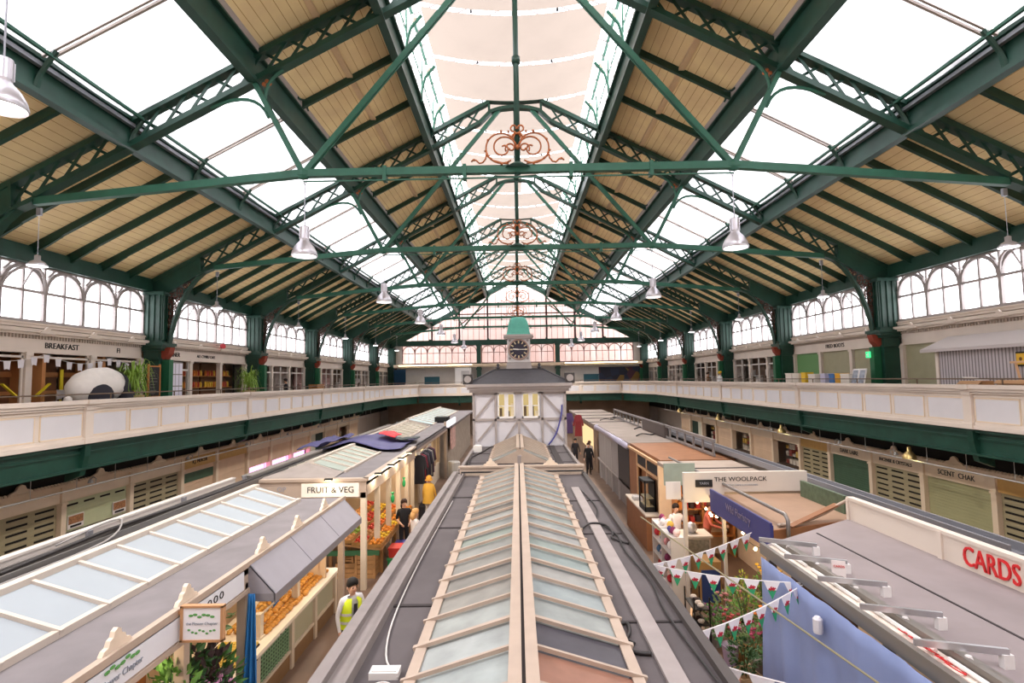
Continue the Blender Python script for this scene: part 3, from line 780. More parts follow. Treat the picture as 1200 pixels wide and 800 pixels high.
# ------------------------------------------------------------------ ground-floor shop fronts
SHUT = mat('olive_beige_shutter', '#a89c7c', .5, noise=.05, scale=2)
PALEGRN = mat('pale_green_shutter', '#c3c7a0', .5, noise=.05)
DKGRN = mat('dark_green_shutter', '#45604a', .5, noise=.1)
SLOT = mat('slot_shadow', '#1a1713', .9)
GOLDSIGN = mat('ochre_sign', '#c99f5f', .5, noise=.08)
LETTER = mat('black_letters', '#1c1a1a', .6)
PINKG = mat_glow('pink_grow_light', '#ff9ae8', 1.6)
WARMWALL = mat('warm_cream_boards', '#d8b99a', .6, noise=.08, scale=1.5)
def shop_front(s, y0, y1, kind, sign, label, signcol=None, tsize=.2):
    A = 13.2
    X = -A if s < 0 else A
    def bb(m, d0, d1, ya, yb, za, zb, mi=0):      # d: depth behind the front plane
        a, b = X+s*d0, X+s*d1; m.bx(min(a,b), max(a,b), ya, yb, za, zb, mi)
    c = thing('shop_unit', label, 'shop', (X, (y0+y1)/2, 0), None)
    m = MB(); bb(m, -.06, .2, y0-.09, y0+.09, 0, 2.5); bb(m, -.1, .2, y0-.12, y0+.12, 0, .25); bb(m, -.09, .2, y0-.11, y0+.11, 2.0, 2.06); m.build('pillar', CREAM2, c)
    m = MB(); bb(m, 0, .16, y0+.09, y1-.09, 2.06, 2.5); m.build('fascia', signcol or CREAM2, c)
    m = MB(); bb(m, -.05, .16, y0, y1, 2.5, 2.58)
    q = y0+.05
    while q < y1: m.ball((X-s*.0, q, 2.6), .05, 6); q += .11
    yc = (y0+y1)/2
    m.prism([(X-s*.04, yc+u, 2.58+v) for u, v in ((-.4,0),(-.3,.08),(-.16,.12),(-.1,.22),(0,.26),(.1,.22),(.16,.12),(.3,.08),(.4,0))], (s*.06, 0, 0))
    m.build('crest', CREAM2, c)
    ex = (0, 1, 0) if s < 0 else (0, -1, 0)
    if sign: text('lettering', sign, tsize, (X-s*.005, yc, 2.27), ex, (0,0,1), LETTER, c, .008)
    a, b = y0+.1, y1-.1
    if kind in ('slot', 'half'):
        zb = 0.0 if kind == 'slot' else 1.15
        m = MB(); bb(m, .08, .12, a, b, zb, 2.06)
        z = zb+.1
        while z < 2.0: bb(m, .07, .08, a, b, z, z+.012); z += .075
        m.build('roller_shutter', SHUT if kind == 'slot' else PALEGRN, c)
        sl = MB(); nc = 3 if kind == 'slot' else 4; cw = (b-a)/nc
        for i in range(nc):
            for z in ([1.94-.19*j for j in range(8)] if kind == 'slot' else [1.93]):
                bb(sl, .062, .07, a+cw*i+.13, a+cw*(i+1)-.1, z-.035, z+.02)
        sl.build('slot_pattern', SLOT, c)
        if kind == 'half':
            MB().bx(X+.9 if s > 0 else X-.92, X+.92 if s > 0 else X-.9, a, b, 0, 1.6).build('back_wall', mat('dark_red_wall', '#6b3a2c', .7), c)
            for yy in (a+.45, b-.35):
                m = MB(); bb(m, .03, .05, yy-.3, yy+.3, 1.22, 1.62, 0); bb(m, .02, .03, yy-.27, yy+.27, 1.36, 1.59, 1); bb(m, .02, .03, yy-.2, yy+.2, 1.26, 1.32, 2)
                m.build('poster', [mat('poster_white', '#ded6d0', .5), mat('poster_orange', '#a8754e', .6, noise=.6, scale=30), LETTER], c)
    elif kind == 'plain':
        m = MB(); bb(m, .08, .12, a, b, 0, 2.06)
        z = .1
        while z < 2.0: bb(m, .07, .08, a, b, z, z+.012); z += .09
        m.build('roller_shutter', mat('sage_shutter', '#a9a67e', .5, noise=.08, scale=1), c)
    elif kind == 'green':
        m = MB(); bb(m, .08, .12, a, b, 0, 2.06)
        z = .1
        while z < 2.0: bb(m, .07, .08, a, b, z, z+.012); z += .09
        m.build('roller_shutter', DKGRN, c)
    elif kind in ('boards', 'band'):
        m = MB(); bb(m, .08, .14, a, b, 0, 2.06)
        for z in (.7, 1.35): bb(m, .06, .08, a, b, z, z+.03)
        m.build('boarding', WARMWALL, c)
        if kind == 'band': m = MB(); bb(m, .05, .07, a+.02, b-.04, 1.5, 1.86); m.build('window', DKGRN, c)
    elif kind == 'pink':
        m = MB(); bb(m, .08, .14, a, b, 1.25, 2.06); bb(m, .08, .14, a, b, 0, .3); m.build('boarding', WARMWALL, c)
        m = MB(); bb(m, .3, .34, a, b, .3, 1.25); m.build('lit_window', PINKG, c)
        m = MB()
        for i in range(5): bb(m, .15, .25, a+.3+i*.45, a+.5+i*.45, .3, .55+R.random()*.35)
        m.build('display', mat('pink_goods', '#d38fb0', .6), c)
    elif kind == 'open':
        m = MB(); bb(m, .9, 1.0, a, b, 0, 2.06); bb(m, .1, .9, a, b, 0, .9); m.build('counter', mat('dark_shop', '#4c3a2e', .7, noise=.4, scale=4), c)
        m = MB()
        for i in range(7):
            for z in (.9, 1.3, 1.65): bb(m, .5, .8, a+.1+i*(b-a-.2)/7, a+.1+(i+.75)*(b-a-.2)/7, z, z+.12+R.random()*.2, R.randrange(3))
        m.build('stock', [mat('stock_yellow', '#c9a24e', .6), mat('stock_red', '#8c4238', .6), mat('stock_pale', '#cdbfae', .6)], c)
    elif kind == 'door':
        m = MB(); bb(m, .08, .14, a, a+1.1, 0, 2.06); m.build('panel', mat('pale_door', '#c9c6b4', .5), c)
        m = MB(); bb(m, .1, .14, a+1.1, b, 0, 2.06); m.build('door', mat('dark_green_door', '#1f3a30', .5), c)
LS = [(7.8,10.5,'slot',None,'louvred olive shutter under the left gallery, next to the camera end'),
 (10.5,13.2,'slot',None,'louvred olive shutter under the left gallery, before the one beside the pair of posters'),
 (13.2,15.94,'slot',None,'louvred olive shutter immediately before the half-raised shutter with posters'),
 (15.94,18.73,'half',None,'half-raised pale shutter with two posters under the left gallery'),
 (18.73,21.56,'slot',None,'louvred olive shutter just beyond the half-raised shutter with posters'),
 (21.56,24.03,'band','K.J. MERCER','ochre-signed shop front with a dark green window band under the left gallery'),
 (24.03,26.8,'boards',None,'cream boarded shop front beyond the ochre sign with black letters'),
 (26.8,29.3,'pink',None,'pink-lit shop window under the left gallery, first of three'),
 (29.3,32.07,'pink',None,'pink-lit shop window under the left gallery, second of three'),
 (32.07,34.8,'pink',None,'pink-lit shop window under the left gallery, third and farthest'),
 (34.8,37.5,'door',None,'shop front with a pale panel and dark green door beyond the pink windows'),
 (37.5,40.2,'boards',None,'cream boarded shop front just beyond the dark green door'),
 (40.2,42.9,'open',None,'open lit shop with stock far down the left gallery'),
 (42.9,45.6,'boards',None,'last cream boarded shop front at the far end of the left side'),]
for a in LS: shop_front(-1, *a, signcol=GOLDSIGN if a[2] in ('band','boards') and a[0] < 27 else None)
RS = [(7.4,10.1,'plain',None,'plain sage shutter under the right gallery at the camera end'),
 (10.1,12.8,'slot',None,'louvred olive shutter under the right gallery next to the camera end'),
 (12.8,15.52,'slot','MUSIC','louvred olive shutter with a part-hidden sign beyond the red-lettered board'),
 (15.52,18.22,'plain','SCENT  CHAK','plain sage shutter under the black letters SCENT CHAK'),
 (18.22,20.84,'slot','INCENSE & CRYSTALS','louvred shutter under the sign INCENSE & CRYSTALS'),
 (20.84,23.55,'green','DARK LAIRE','dark green shutter under the right gallery'),
 (23.55,26.0,'slot',None,'louvred shutter under an ochre sign on the right side'),
 (26.0,28.7,'open',None,'open dark shop with stock under the second brass pendant'),
 (28.7,31.4,'boards',None,'cream boarded shop front beyond the open dark shop on the right'),
 (31.4,34.1,'open',None,'open dark shop far down the right side, nearer of two'),
 (34.1,36.8,'boards',None,'cream boarded front between the two far open shops on the right'),
 (36.8,39.5,'open',None,'open dark shop far down the right side, farther of two'),
 (39.5,42.2,'pink' if 0 else 'door',None,'pale panel and dark door far down the right side'),
 (42.2,44.9,'boards',None,'last cream boarded front at the far end of the right side'),]
for a in RS: shop_front(1, *a, signcol=GOLDSIGN if a[0] in (23.55, 12.8) else None, tsize=.17 if 'INC' in (a[3] or '') else .22)
# end of the ground floor under the far gallery
m = MB(); m.bx(-13, 13.2, YE-1.2, YE-1.0, 0, 3.6)
struct('wall_end', m, mat('end_dark_wall', '#94806d', .8, noise=.3, scale=.7))

# ------------------------------------------------------------------ gallery-level shop fronts
DENT = mat('dentil_cream', '#cbbdb2', .6)
def gallery_front(s, k, units, label):
    """one bay: fascia, cornice with little pediments, pilasters, and what stands between them"""
    y0 = YT[0]+7.36*k+.33; y1 = y0+7.36-.66
    X = sx(s, 13.3)
    def bb(m, d0, d1, ya, yb, za, zb, mi=0):
        a, b = X+s*d0, X+s*d1; m.bx(min(a,b), max(a,b), ya, yb, za, zb, mi)
    c = thing('gallery_shop', label, 'shop', (X, (y0+y1)/2, 3.9))
    m = MB(); bb(m, 0, .12, y0, y1, 6.36, 6.8); bb(m, -.04, .1, y0, y1, 6.34, 6.39); m.build('fascia', CREAM, c)
    m = MB(); bb(m, -.28, .1, y0, y1, 6.88, 6.98); bb(m, -.2, .1, y0, y1, 6.82, 6.88); bb(m, -.12, .1, y0, y1, 7.02, 7.14)
    bb(m, -.16, .1, y0, y1, 7.1, 7.15)
    for i in range(4):
        yy = y0+.85+i*(y1-y0-1.7)/3
        m.prism([(X-s*.3, yy+u, 6.86+v) for u, v in ((-.26,0),(-.2,.07),(-.08,.12),(0,.2),(.08,.12),(.2,.07),(.26,0))], (s*.06,0,0))
    m.build('cornice', CREAM, c)
    m = MB(); q = y0+.04
    while q < y1: bb(m, -.05, .02, q, q+.05, 6.73, 6.82); q += .1
    m.build('dentil_course', DENT, c)
    n = len(units); w_ = (y1-y0)/n
    pl = MB()
    for i in range(n+1):
        yy = y0+w_*i; bb(pl, -.05, .12, yy-.09, yy+.09, 3.9, 6.36); bb(pl, -.08, .12, yy-.11, yy+.11, 6.26, 6.36)
    pl.build('pilaster', CREAM, c)
    ex = (0, 1, 0) if s < 0 else (0, -1, 0)
    for i, (kind, sign) in enumerate(units):
        a, b = y0+w_*i+.09, y0+w_*(i+1)-.09
        if sign: text('lettering', sign, .23 if len(sign) < 12 else .17, (X-s*.01, (a+b)/2, 6.56), ex, (0,0,1), LETTER, c, .008)
        if kind in ('beige', 'greensh'):
            m = MB(); bb(m, .06, .12, a, b, 3.9, 6.36); z = 4.0
            while z < 6.3: bb(m, .05, .06, a, b, z, z+.012); z += .09
            m.build('roller_shutter', mat('gallery_shutter', '#a7a184', .5, noise=.06) if kind == 'beige' else mat('gallery_green_shutter', '#6f9a63', .5), c)
        elif kind == 'wood':       # brown timber-lined cafe behind glass
            m = MB(); bb(m, 1.0, 1.1, a, b, 3.9, 6.36, 0); bb(m, .95, 1.0, a, b, 5.7, 5.85, 1); bb(m, .9, 1.0, a, b, 5.2, 5.3, 1); bb(m, .1, 1.0, a+.5, a+.62, 3.9, 6.36, 1); bb(m, .06, .12, a, b, 3.9, 4.5, 0)
            m.build('interior', [mat('cafe_brown', '#7c5236', .6, noise=.25, scale=2), mat('cafe_orange_wood', '#c98a55', .55)], c)
            m = MB(); bb(m, .0, .04, a+.02, a+.08, 4.4, 6.36); bb(m, 0, .04, b-.08, b-.02, 4.4, 6.36); bb(m, 0, .04, a, b, 6.2, 6.26); m.build('glazing_bar', CREAM, c)
            m = MB(); yc = (a+b)/2
            m.bar((X-s*.02, yc-.0, 4.6), (X-s*.02, yc, 5.9), .03, .09, 0, (0,1,0)); m.bar((X-s*.02, yc-.85, 5.15), (X-s*.02, yc-.4, 5.5), .03, .08, 0, (1,0,0)); m.bar((X-s*.02, yc+.4, 5.5), (X-s*.02, yc+.85, 5.15), .03, .08, 0, (1,0,0))
            m.build('barrier_tape', mat('yellow_tape', '#e6cf2e', .5), c)
            m = MB(); bb(m, -.05, -.035, yc-.17, yc+.17, 5.05, 5.32); m.build('notice', mat('notice_paper', '#e3dce0', .6), c)
        elif kind == 'goods':
            m = MB(); bb(m, .9, 1.0, a, b, 3.9, 6.36, 0)
            for z in (4.7, 5.25, 5.75): bb(m, .6, .9, a, b, z, z+.04, 1)
            bb(m, .06, .3, a, b, 3.9, 4.75, 2)
            m.build('interior', [mat('deli_wall', '#6b4a30', .7), mat('deli_shelf', '#a87038', .6), CREAM], c)
            m = MB()
            for z in (4.74, 5.29, 5.79):
                q = a+.08
                while q < b-.1:
                    m.lathe([(.055, 0), (.06, .16), (.035, .2), (.035, .24)], (X+s*.75, q, z), 7, R.randrange(3)); q += .17
            m.build('jar_row', [mat('jar_yellow', '#e0b53a', .4), mat('jar_orange', '#d0782c', .4), mat('jar_red', '#b34a34', .4)], c)
        else:
            cols = {'dark': ('#4d4540', '#857668'), 'doors': ('#6a5647', '#d9d2cc'), 'pale': ('#a5968c', '#cfc4bb'), 'pinkgoods': ('#a98680', '#e3c2bc')}[kind]
            m = MB(); bb(m, .9, 1.0, a, b, 3.9, 6.36, 0); bb(m, .5, .8, a+.2, b-.2, 3.9, 4.9, 1); bb(m, .7, .9, a+.3, b-.5, 5.3, 5.36, 1); bb(m, .6, .9, a+.3, a+.6, 4.9, 5.25, 1); bb(m, .6, .9, b-.8, b-.5, 5.36, 5.7, 1)
            m.build('interior', [mat('int_'+kind, cols[0], .7, noise=.4, scale=3), mat('int2_'+kind, cols[1], .6)], c)
            m = MB(); nb = 2
            for j in range(nb+1): yy = a+(b-a)*j/nb; bb(m, 0, .05, yy-.04, yy+.04, 3.9, 6.36)
            bb(m, 0, .05, a, b, 5.95, 6.02); bb(m, 0, .05, a, b, 4.0, 4.3)
            m.build('door_frame', mat('white_door_frame', '#d5cec8', .5), c)
gallery_front(-1, -1, [('wood', None), ('wood', None), ('wood', None)], 'brown timber café bay before the nearest column on the left gallery, out towards the camera')
gallery_front(-1, 0, [('wood', None), ('wood', 'BREAKFAST'), ('wood', 'FI')], 'brown café front under the black word BREAKFAST on the left gallery')
gallery_front(-1, 1, [('pale', 'DINNER'), ('goods', 'ALL CYMRU CAFE'), ('goods', None)], 'café bay with yellow jars on shelves under the word DINNER')
gallery_front(-1, 2, [('dark', None), ('dark', None), ('pale', None)], 'dark shop bay on the left gallery just beyond the café with jars')
gallery_front(-1, 3, [('pinkgoods', None), ('pinkgoods', None), ('pinkgoods', None)], 'pinkish shop bay on the left gallery, third column from the camera')
gallery_front(-1, 4, [('doors', None), ('pale', None), ('doors', None)], 'brown and white shop bay on the left gallery, second from the far end')
gallery_front(-1, 5, [('pale', None), ('dark', None), ('pale', None)], 'pale shop bay at the far end of the left gallery')
gallery_front(1, -1, [('beige', None), ('beige', None), ('beige', None)], 'beige shuttered bay of the right gallery at the camera end')
gallery_front(1, 0, [('beige', None), ('beige', None), ('beige', None)], 'beige shuttered bay of the right gallery behind the corrugated booth')
gallery_front(1, 1, [('beige', None), ('beige', 'FRED BOOTS'), ('greensh', None)], 'bay with beige and light green shutters on the right gallery')
gallery_front(1, 2, [('doors', None), ('doors', None), ('doors', None)], 'bay of white-framed glass doors on the right gallery')
gallery_front(1, 3, [('pale', None), ('dark', None), ('doors', None)], 'pale and dark shop bay on the right gallery beyond the glass doors')
gallery_front(1, 4, [('dark', None), ('pale', None), ('pale', None)], 'shop bay on the right gallery, second from the far end')
gallery_front(1, 5, [('pale', None), ('pale', None), ('dark', None)], 'shop bay at the far end of the right gallery')

# ------------------------------------------------------------------ hanging lamps
LAMPM = mat('lamp_spun_metal', '#c9c6cc', .3, .6); LGLOW = mat_glow('lamp_glass_lit', '#fff6ee', 4)
def bell_lamp(c, ztop):
    o = thing('bell_lamp', 'x', 'lamp', c)
    x, y, z = c
    MB().lathe([(.27, 0), (.285, .02), (.26, .12), (.2, .24), (.12, .33), (.1, .36)], c, 20, cap=False).build('shade', LAMPM, o, smooth=True)
    MB().lathe([(.005, .04), (.25, .03)], c, 16, cap=False).build('lens', LGLOW, o)
    m = MB().lathe([(.095, .36), (.105, .4), (.105, .66), (.095, .68), (.03, .7)], c, 14)
    for i in range(8): m.bar((x+.108*math.cos(i*PI/4), y+.108*math.sin(i*PI/4), z+.4), (x+.108*math.cos(i*PI/4), y+.108*math.sin(i*PI/4), z+.65), .012, .012, 0, (1,0,0))
    m.build('gear_housing', LAMPM, o, smooth=False)
    m = MB(); m.tube([(x, y, z+.7), (x, y, ztop)], .012, 5); m.tube([(x, y, ztop), (x-.06, y, ztop+.14), (x+.06, y, ztop+.14), (x, y, ztop)], .012, 4)
    m.build('chain', GALV, o)
    L = bpy.data.lights.new('lamp_beam', 'SPOT'); L.energy = 600; L.color = (1, .95, .88); L.spot_size = 2.5; L.spot_blend = .6; L.shadow_soft_size = .2
    lo = bpy.data.objects.new('lamp_beam', L); COL.objects.link(lo); lo.parent = o; lo.location = (0, 0, -.02)
    return note(o)
bl = None
for i in range(6):
    for s, side in ((-1, 'left'), (1, 'right')):
        c = (sx(s, 4.82), YT[i], 8.22)
        if bl is None: bl = o = bell_lamp(c, 9.86)
        else: o = dup(bl, c)
        tag(o, 'silver bell lamp on the %s end of the raised tie beam, %s truss' % (side, ORD[i]), 'lamp', 'bell lamps on the trusses')
o = dup(bl, (-6.72, 6.9, 9.07)); tag(o, 'silver bell lamp at the top left, cut by the edge of the photo', 'lamp', 'bell lamps on the trusses')
WLG = mat_glow('small_lamp_lit', '#ffffff', 5)
wl = None
for i in range(6):
    for s, side in ((-1, 'left'), (1, 'right')):
        c = (sx(s, 10.85), YT[i], 8.12)
        if wl is None:
            wl = o = thing('gallery_lamp', 'x', 'lamp', c)
            MB().lathe([(.19, 0), (.2, .02), (.13, .1), (.06, .14), (.06, .24), (.02, .26)], c, 14, cap=False).build('shade', LAMPM, o, smooth=True)
            MB().lathe([(.005, -.01), (.17, -.005), (.19, .0)], c, 14, cap=False).build('lens', WLG, o)
            m = MB(); m.tube([(c[0], c[1], 8.38), (c[0], c[1], 9.35)], .008, 4); m.bx(c[0]-.05, c[0]+.05, c[1]-.03, c[1]+.03, 9.28, 9.45); m.build('cord', GALV, o); note(o)
        else: o = dup(wl, c)
        tag(o, 'small lit gallery lamp hung from the %s haunch of a truss, %s from the camera' % (side, ORD[i]), 'lamp', 'gallery lamps on the haunches')
# ================================================================== CENTRAL STALLS
FELT = mat('roof_felt', '#5a5354', .85, noise=.16, scale=1.6)
FELTSEAM = mat('felt_seam', '#3b3535', .9)
KERB = mat('grey_kerb', '#857c79', .7, noise=.1, scale=4)
SKYF = mat('skylight_timber', '#b3a090', .55, noise=.07, scale=4)
STONEY = mat('acroteria_cream', '#dfcdb8', .6, noise=.08, scale=6)
def desat(c):
    v = [int(c[i:i+2], 16) for i in (1, 3, 5)]; g = sum(v)/3
    return '#%02x%02x%02x' % tuple(int(g+(x-g)*(.65 if max(v)-min(v) < 40 else 1)) for x in v)
def pane_mats(cols):
    cols = [desat(c) for c in cols]; return [mat('pane_'+c.strip('#'), '#%02x%02x%02x' % tuple(int(int(c[i:i+2], 16)*.8) for i in (1, 3, 5)), .5, noise=.2, scale=3.5, spec=.3) for c in cols]
def gable_skylight(par, xc, hw, y0, y1, z0, z1, step, ys, left, right, nm='skylight'):
    """ridge skylight: timber frame, one mesh of panes for each slope"""
    f = MB()
    f.bx(xc-hw-.05, xc-hw+.05, y0, y1, z0-.06, z0+.02); f.bx(xc+hw-.05, xc+hw+.05, y0, y1, z0-.06, z0+.02)
    f.bx(xc-.12, xc-.015, y0, y1, z1-.03, z1+.05); f.bx(xc+.015, xc+.12, y0, y1, z1-.03, z1+.05); f.bx(xc-.02, xc+.02, y0, y1, z1-.05, z1+.015, 1)
    y = ys; bars = []
    while y < y1: bars.append(y); y += step
    for i, y in enumerate(bars):
        wd = .035 if i % 3 else .055
        for s in (-1, 1):
            f.bar((xc+s*(hw+.08), y, z0-.0), (xc+s*.1, y, z1+.0), wd, .035)
    for yy in (y0, y1): f.prism([(xc-hw, yy-.02, z0-.06), (xc+hw, yy-.02, z0-.06), (xc, yy-.02, z1)], (0, .05, 0))
    f.build('skylight_frame', [SKYF, FELTSEAM], par)
    for s, cols, n in ((-1, left, 'left'), (1, right, 'right')):
        m = MB(); uniq = sorted(set(cols)); e = [y0]+bars+[y1]
        for i, (a, b) in enumerate(zip(e[:-1], e[1:])):
            c = uniq.index(cols[i % len(cols)] if i < len(cols) else cols[len(cols)//2+(i % (len(cols)//2))])
            p = [(xc+s*hw, a, z0-.02), (xc+s*.05, a, z1-.03), (xc+s*.05, b, z1-.03), (xc+s*hw, b, z0-.02)]
            m.prism(p, (0, 0, -.02), c)
        m.build('glazing', pane_mats(uniq), par)
def acroterion(m, x, y, z, w_, h, along='y', t=.05):
    pr = [(-.5,0),(-.42,.22),(-.3,.28),(-.24,.55),(-.14,.62),(-.1,.88),(0,1),(.1,.88),(.14,.62),(.24,.55),(.3,.28),(.42,.22),(.5,0)]
    if along == 'y': m.prism([(x-t/2, y+u*w_, z+v*h) for u, v in pr], (t, 0, 0))
    else: m.prism([(x+u*w_, y-t/2, z+v*h) for u, v in pr], (0, t, 0))
st = thing('market_stall', 'long central stall with a grey felt roof and ridge skylight, nearest the camera', 'stall', (0, 9, 0))
MB().bx(-1.65, 1.7, 2.2, 15.2, 0, 2.62).build('wall', CREAM, st)
m = MB().bx(-1.78, 1.8, 2.0, 15.3, 2.62, 2.77); m.build('roof_deck', FELT, st)
m = MB()
for y in (6.55, 9.9, 12.4): m.bx(-1.5, -1.0, y, y+.06, 2.77, 2.785); m.bx(1.02, 1.72, y-.5, y-.46, 2.77, 2.785)
m.bx(-1.5, -1.02, 3, 3.03, 2.77, 2.78); m.build('felt_lap', FELTSEAM, st)
m = MB().bx(-1.8, -1.68, 2, 15.2, 2.7, 2.9); m.bx(-1.68, -1.5, 2, 15.2, 2.77, 2.83); m.bx(-1.52, -1.49, 2, 15.2, 2.77, 2.88); m.build('kerb', KERB, st)
m = MB().bx(1.72, 1.82, 2, 15.2, 2.7, 2.84); m.build('edge_trim', mat('dark_edge', '#4d4644', .7), st)
gable_skylight(st, .01, .97, 3.1, 14.75, 2.84, 3.12, .575, 3.695,
  ['#c3cfcc','#c3cfcc','#c3cfcc','#c8d1cd','#bcc4bd','#b2ada0','#a49e92','#aba79b','#b0b3aa','#a3b3a4','#aab0aa','#b4b8b0','#8f8678','#b2b4ab','#a9b0a6','#b7bab2','#aeb3a9','#b9bbb3','#b0b4ab','#b5b9b0'],
  ['#b98670','#b98670','#b98670','#5f5b68','#b6bfbb','#aebfc0','#b9bab2','#a5bbb8','#a9bfb6','#b9bcb8','#b4bdb8','#a8b8b0','#b7b9b4','#aebbb5','#b9bcb5','#a9b7b1','#b2bab5','#b6b8b2','#aab5b0','#b3b8b4'])
m = MB().bx(-1.62, 1.76, 15.2, 15.32, 2.77, 3.0); m.bx(-1.66, 1.8, 15.17, 15.35, 2.98, 3.03); m.build('end_parapet', SKYF, st)
m = MB(); acroterion(m, -.78, 15.26, 3.03, .42, .2, 'x'); acroterion(m, .88, 15.26, 3.03, .42, .2, 'x'); m.build('acroterion', STONEY, st)
m = MB().bx(-.03, .07, 14.7, 14.8, 3.1, 3.36); m.build('ridge_post', KERB, st)
for x0, x1, side in ((-1.56, -.53, 'left'), (.62, 1.74, 'right')):
    m = MB().tube([(x0, 15.0, 2.77), (x0, 15.0, 2.9), (x1, 15.0, 2.9), (x1, 15.0, 2.77)], .022, 6)
    tag(m.build('roof_rail', BLACK), 'low black rail on the central roof, %s of the skylight ridge' % side, 'rail')
m = MB().bx(1.24, 1.42, 3, 13.25, 2.775, 2.81)
tag(m.build('roof_plank', mat('grey_plank', '#9b918e', .7, noise=.12, scale=3)), 'long grey plank lying on the central felt roof right of the skylight', 'plank')
m = MB().bx(-1.36, -1.1, 5.0, 5.14, 2.77, 2.83); m.bx(-1.34, -1.12, 5.02, 5.12, 2.83, 2.84)
tag(m.build('junction_box', mat('white_plastic', '#dedad6', .4)), 'small white plastic box on the felt roof beside the skylight', 'box')
CABLE = mat('black_cable', '#2b2727', .5)
def cable(pts, r, label, m=CABLE, name='roof_cable'):
    # smooth the path a little
    P = [Vector(p) for p in pts]; out = []
    for i in range(len(P)-1):
        p0, p1, p2, p3 = P[max(i-1, 0)], P[i], P[i+1], P[min(i+2, len(P)-1)]
        for k in range(5):
            t = k/5; out.append(.5*((2*p1)+(p2-p0)*t+(2*p0-5*p1+4*p2-p3)*t*t+(3*p1-p0-3*p2+p3)*t**3))
    out.append(P[-1])
    return tag(MB().tube(out, r, 6).build(name, m, smooth=True), label, 'cable')
Zr = 2.795
cable([(1.1,5.55,Zr),(.98,5.75,Zr),(1.0,5.95,Zr),(1.12,6.0,Zr),(1.1,5.78,Zr),(1.03,5.6,Zr+.02),(1.06,5.4,Zr),(1.22,5.35,Zr)], .02, 'short dark cable loop beside the grey plank near the dark skylight pane')
cable([(1.45,12.9,Zr),(1.55,11.2,Zr),(1.42,10.2,Zr),(1.6,9.3,Zr),(1.58,8.4,Zr),(1.66,7.2,Zr),(1.6,6.2,Zr),(1.68,4.6,Zr)], .014, 'thin black cable wandering along the right edge of the central roof')
cable([(1.05,9.6,Zr),(1.25,9.9,Zr+.03),(1.5,9.8,Zr+.03),(1.56,9.4,Zr),(1.5,9.1,Zr),(1.7,8.8,Zr)], .018, 'black cable looped across the grey plank')
cable([(-1.1,5.0,Zr),(-1.3,5.4,Zr),(-1.42,6.4,Zr),(-1.46,8.5,Zr),(-1.44,12,Zr)], .01, 'thin white cable along the left kerb of the central roof', mat('white_cable', '#cfcac6', .5))
cable([(-1.0,4.6,Zr),(-1.15,4.9,Zr),(-1.3,4.86,Zr),(-1.35,4.5,Zr)], .008, 'thin loop of white cable below the white plastic box', mat('white_cable', '#cfcac6', .5))
# second central stall
s2 = thing('market_stall', 'short central stall with a small gabled skylight before the clock office', 'stall', (0, 19, 0))
MB().bx(-1.6, 1.75, 16.1, 21.95, 0, 2.6).build('wall', CREAM, s2)
MB().bx(-1.75, 1.85, 15.9, 21.98, 2.6, 2.74).build('roof_deck', FELT, s2)
m = MB()
for y in (17.6, 19.8): m.bx(-1.7, -.95, y, y+.05, 2.74, 2.755); m.bx(1.05, 1.8, y, y+.05, 2.74, 2.755)
m.bx(1.2, 1.4, 17, 21.8, 2.74, 2.77); m.build('felt_lap', FELTSEAM, s2)
gable_skylight(s2, .05, .95, 17.4, 21.6, 2.82, 3.2, .42, 17.8, ['#a9a79b','#a3a698','#b0ada2','#9da396'], ['#a9a79b','#a0a496','#aeada2','#a4a89b'])
m = MB().bx(-1.75, -1.66, 16, 21.9, 2.7, 2.82); m.bx(1.78, 1.86, 16, 21.9, 2.7, 2.82); m.build('kerb', KERB, s2)
tag(MB().bx(-1.66, -1.36, 20.3, 20.7, 2.74, 2.95).bx(-1.62, -1.4, 20.34, 20.66, 2.95, 2.97).build('junction_box', mat('white_plastic', '#dedad6', .4)), 'white box on the small central roof near the clock office, left side', 'box')
cable([(-1.5,16.5,2.77),(-1.6,18.5,2.79),(-1.3,20.2,2.77),(-1.0,20.6,2.9),(-.95,21.3,2.78)], .025, 'black cable on the left side of the small central roof')

# ------------------------------------------------------------------ clock office
ow = mat('office_white_board', '#cfccd2', .55, noise=.03); otimb = mat('office_grey_timber', '#a59b98', .6, noise=.05)
of = thing('clock_office', 'white half-timbered office with a slate roof and green-domed clock turret', 'building', (.07, 24.2, 0))
m = MB().bx(-1.8, 1.94, 22.0, 26.4, 0, 4.9); m.build('wall', ow, of)
Y = 21.97; t = MB()
def tb(x0, z0, x1, z1, w_=.09): t.bar((x0, Y, z0), (x1, Y, z1), w_, .06, 0, (0, 1, 0)) if False else t.bar((x0, Y, z0), (x1, Y, z1), .05, w_, 0, Vector((-(z1-z0), 0, (x1-x0))))
for x in (-1.76, -.88, .98, 1.9): tb(x, 2.74, x, 4.88)
tb(.05, 2.74, .05, 3.8); tb(-1.8, 3.8, 1.94, 3.8); tb(-1.8, 4.84, 1.94, 4.84)
for a in ((-1.7,3.85,-.95,4.75), (1.85,3.85,1.05,4.75), (-1.6,2.95,-.92,3.75), (-.55,2.95,.0,3.75), (.1,3.75,.75,2.95), (1.05,3.75,1.8,2.95)): tb(*a, .07)
for yy in (22.6, 23.8, 25.0, 26.2):
    for xx in (-1.82, 1.96): t.bx(xx-.03, xx+.03, yy-.05, yy+.05, 0, 4.9)
t.build('timber_framing', otimb, of)
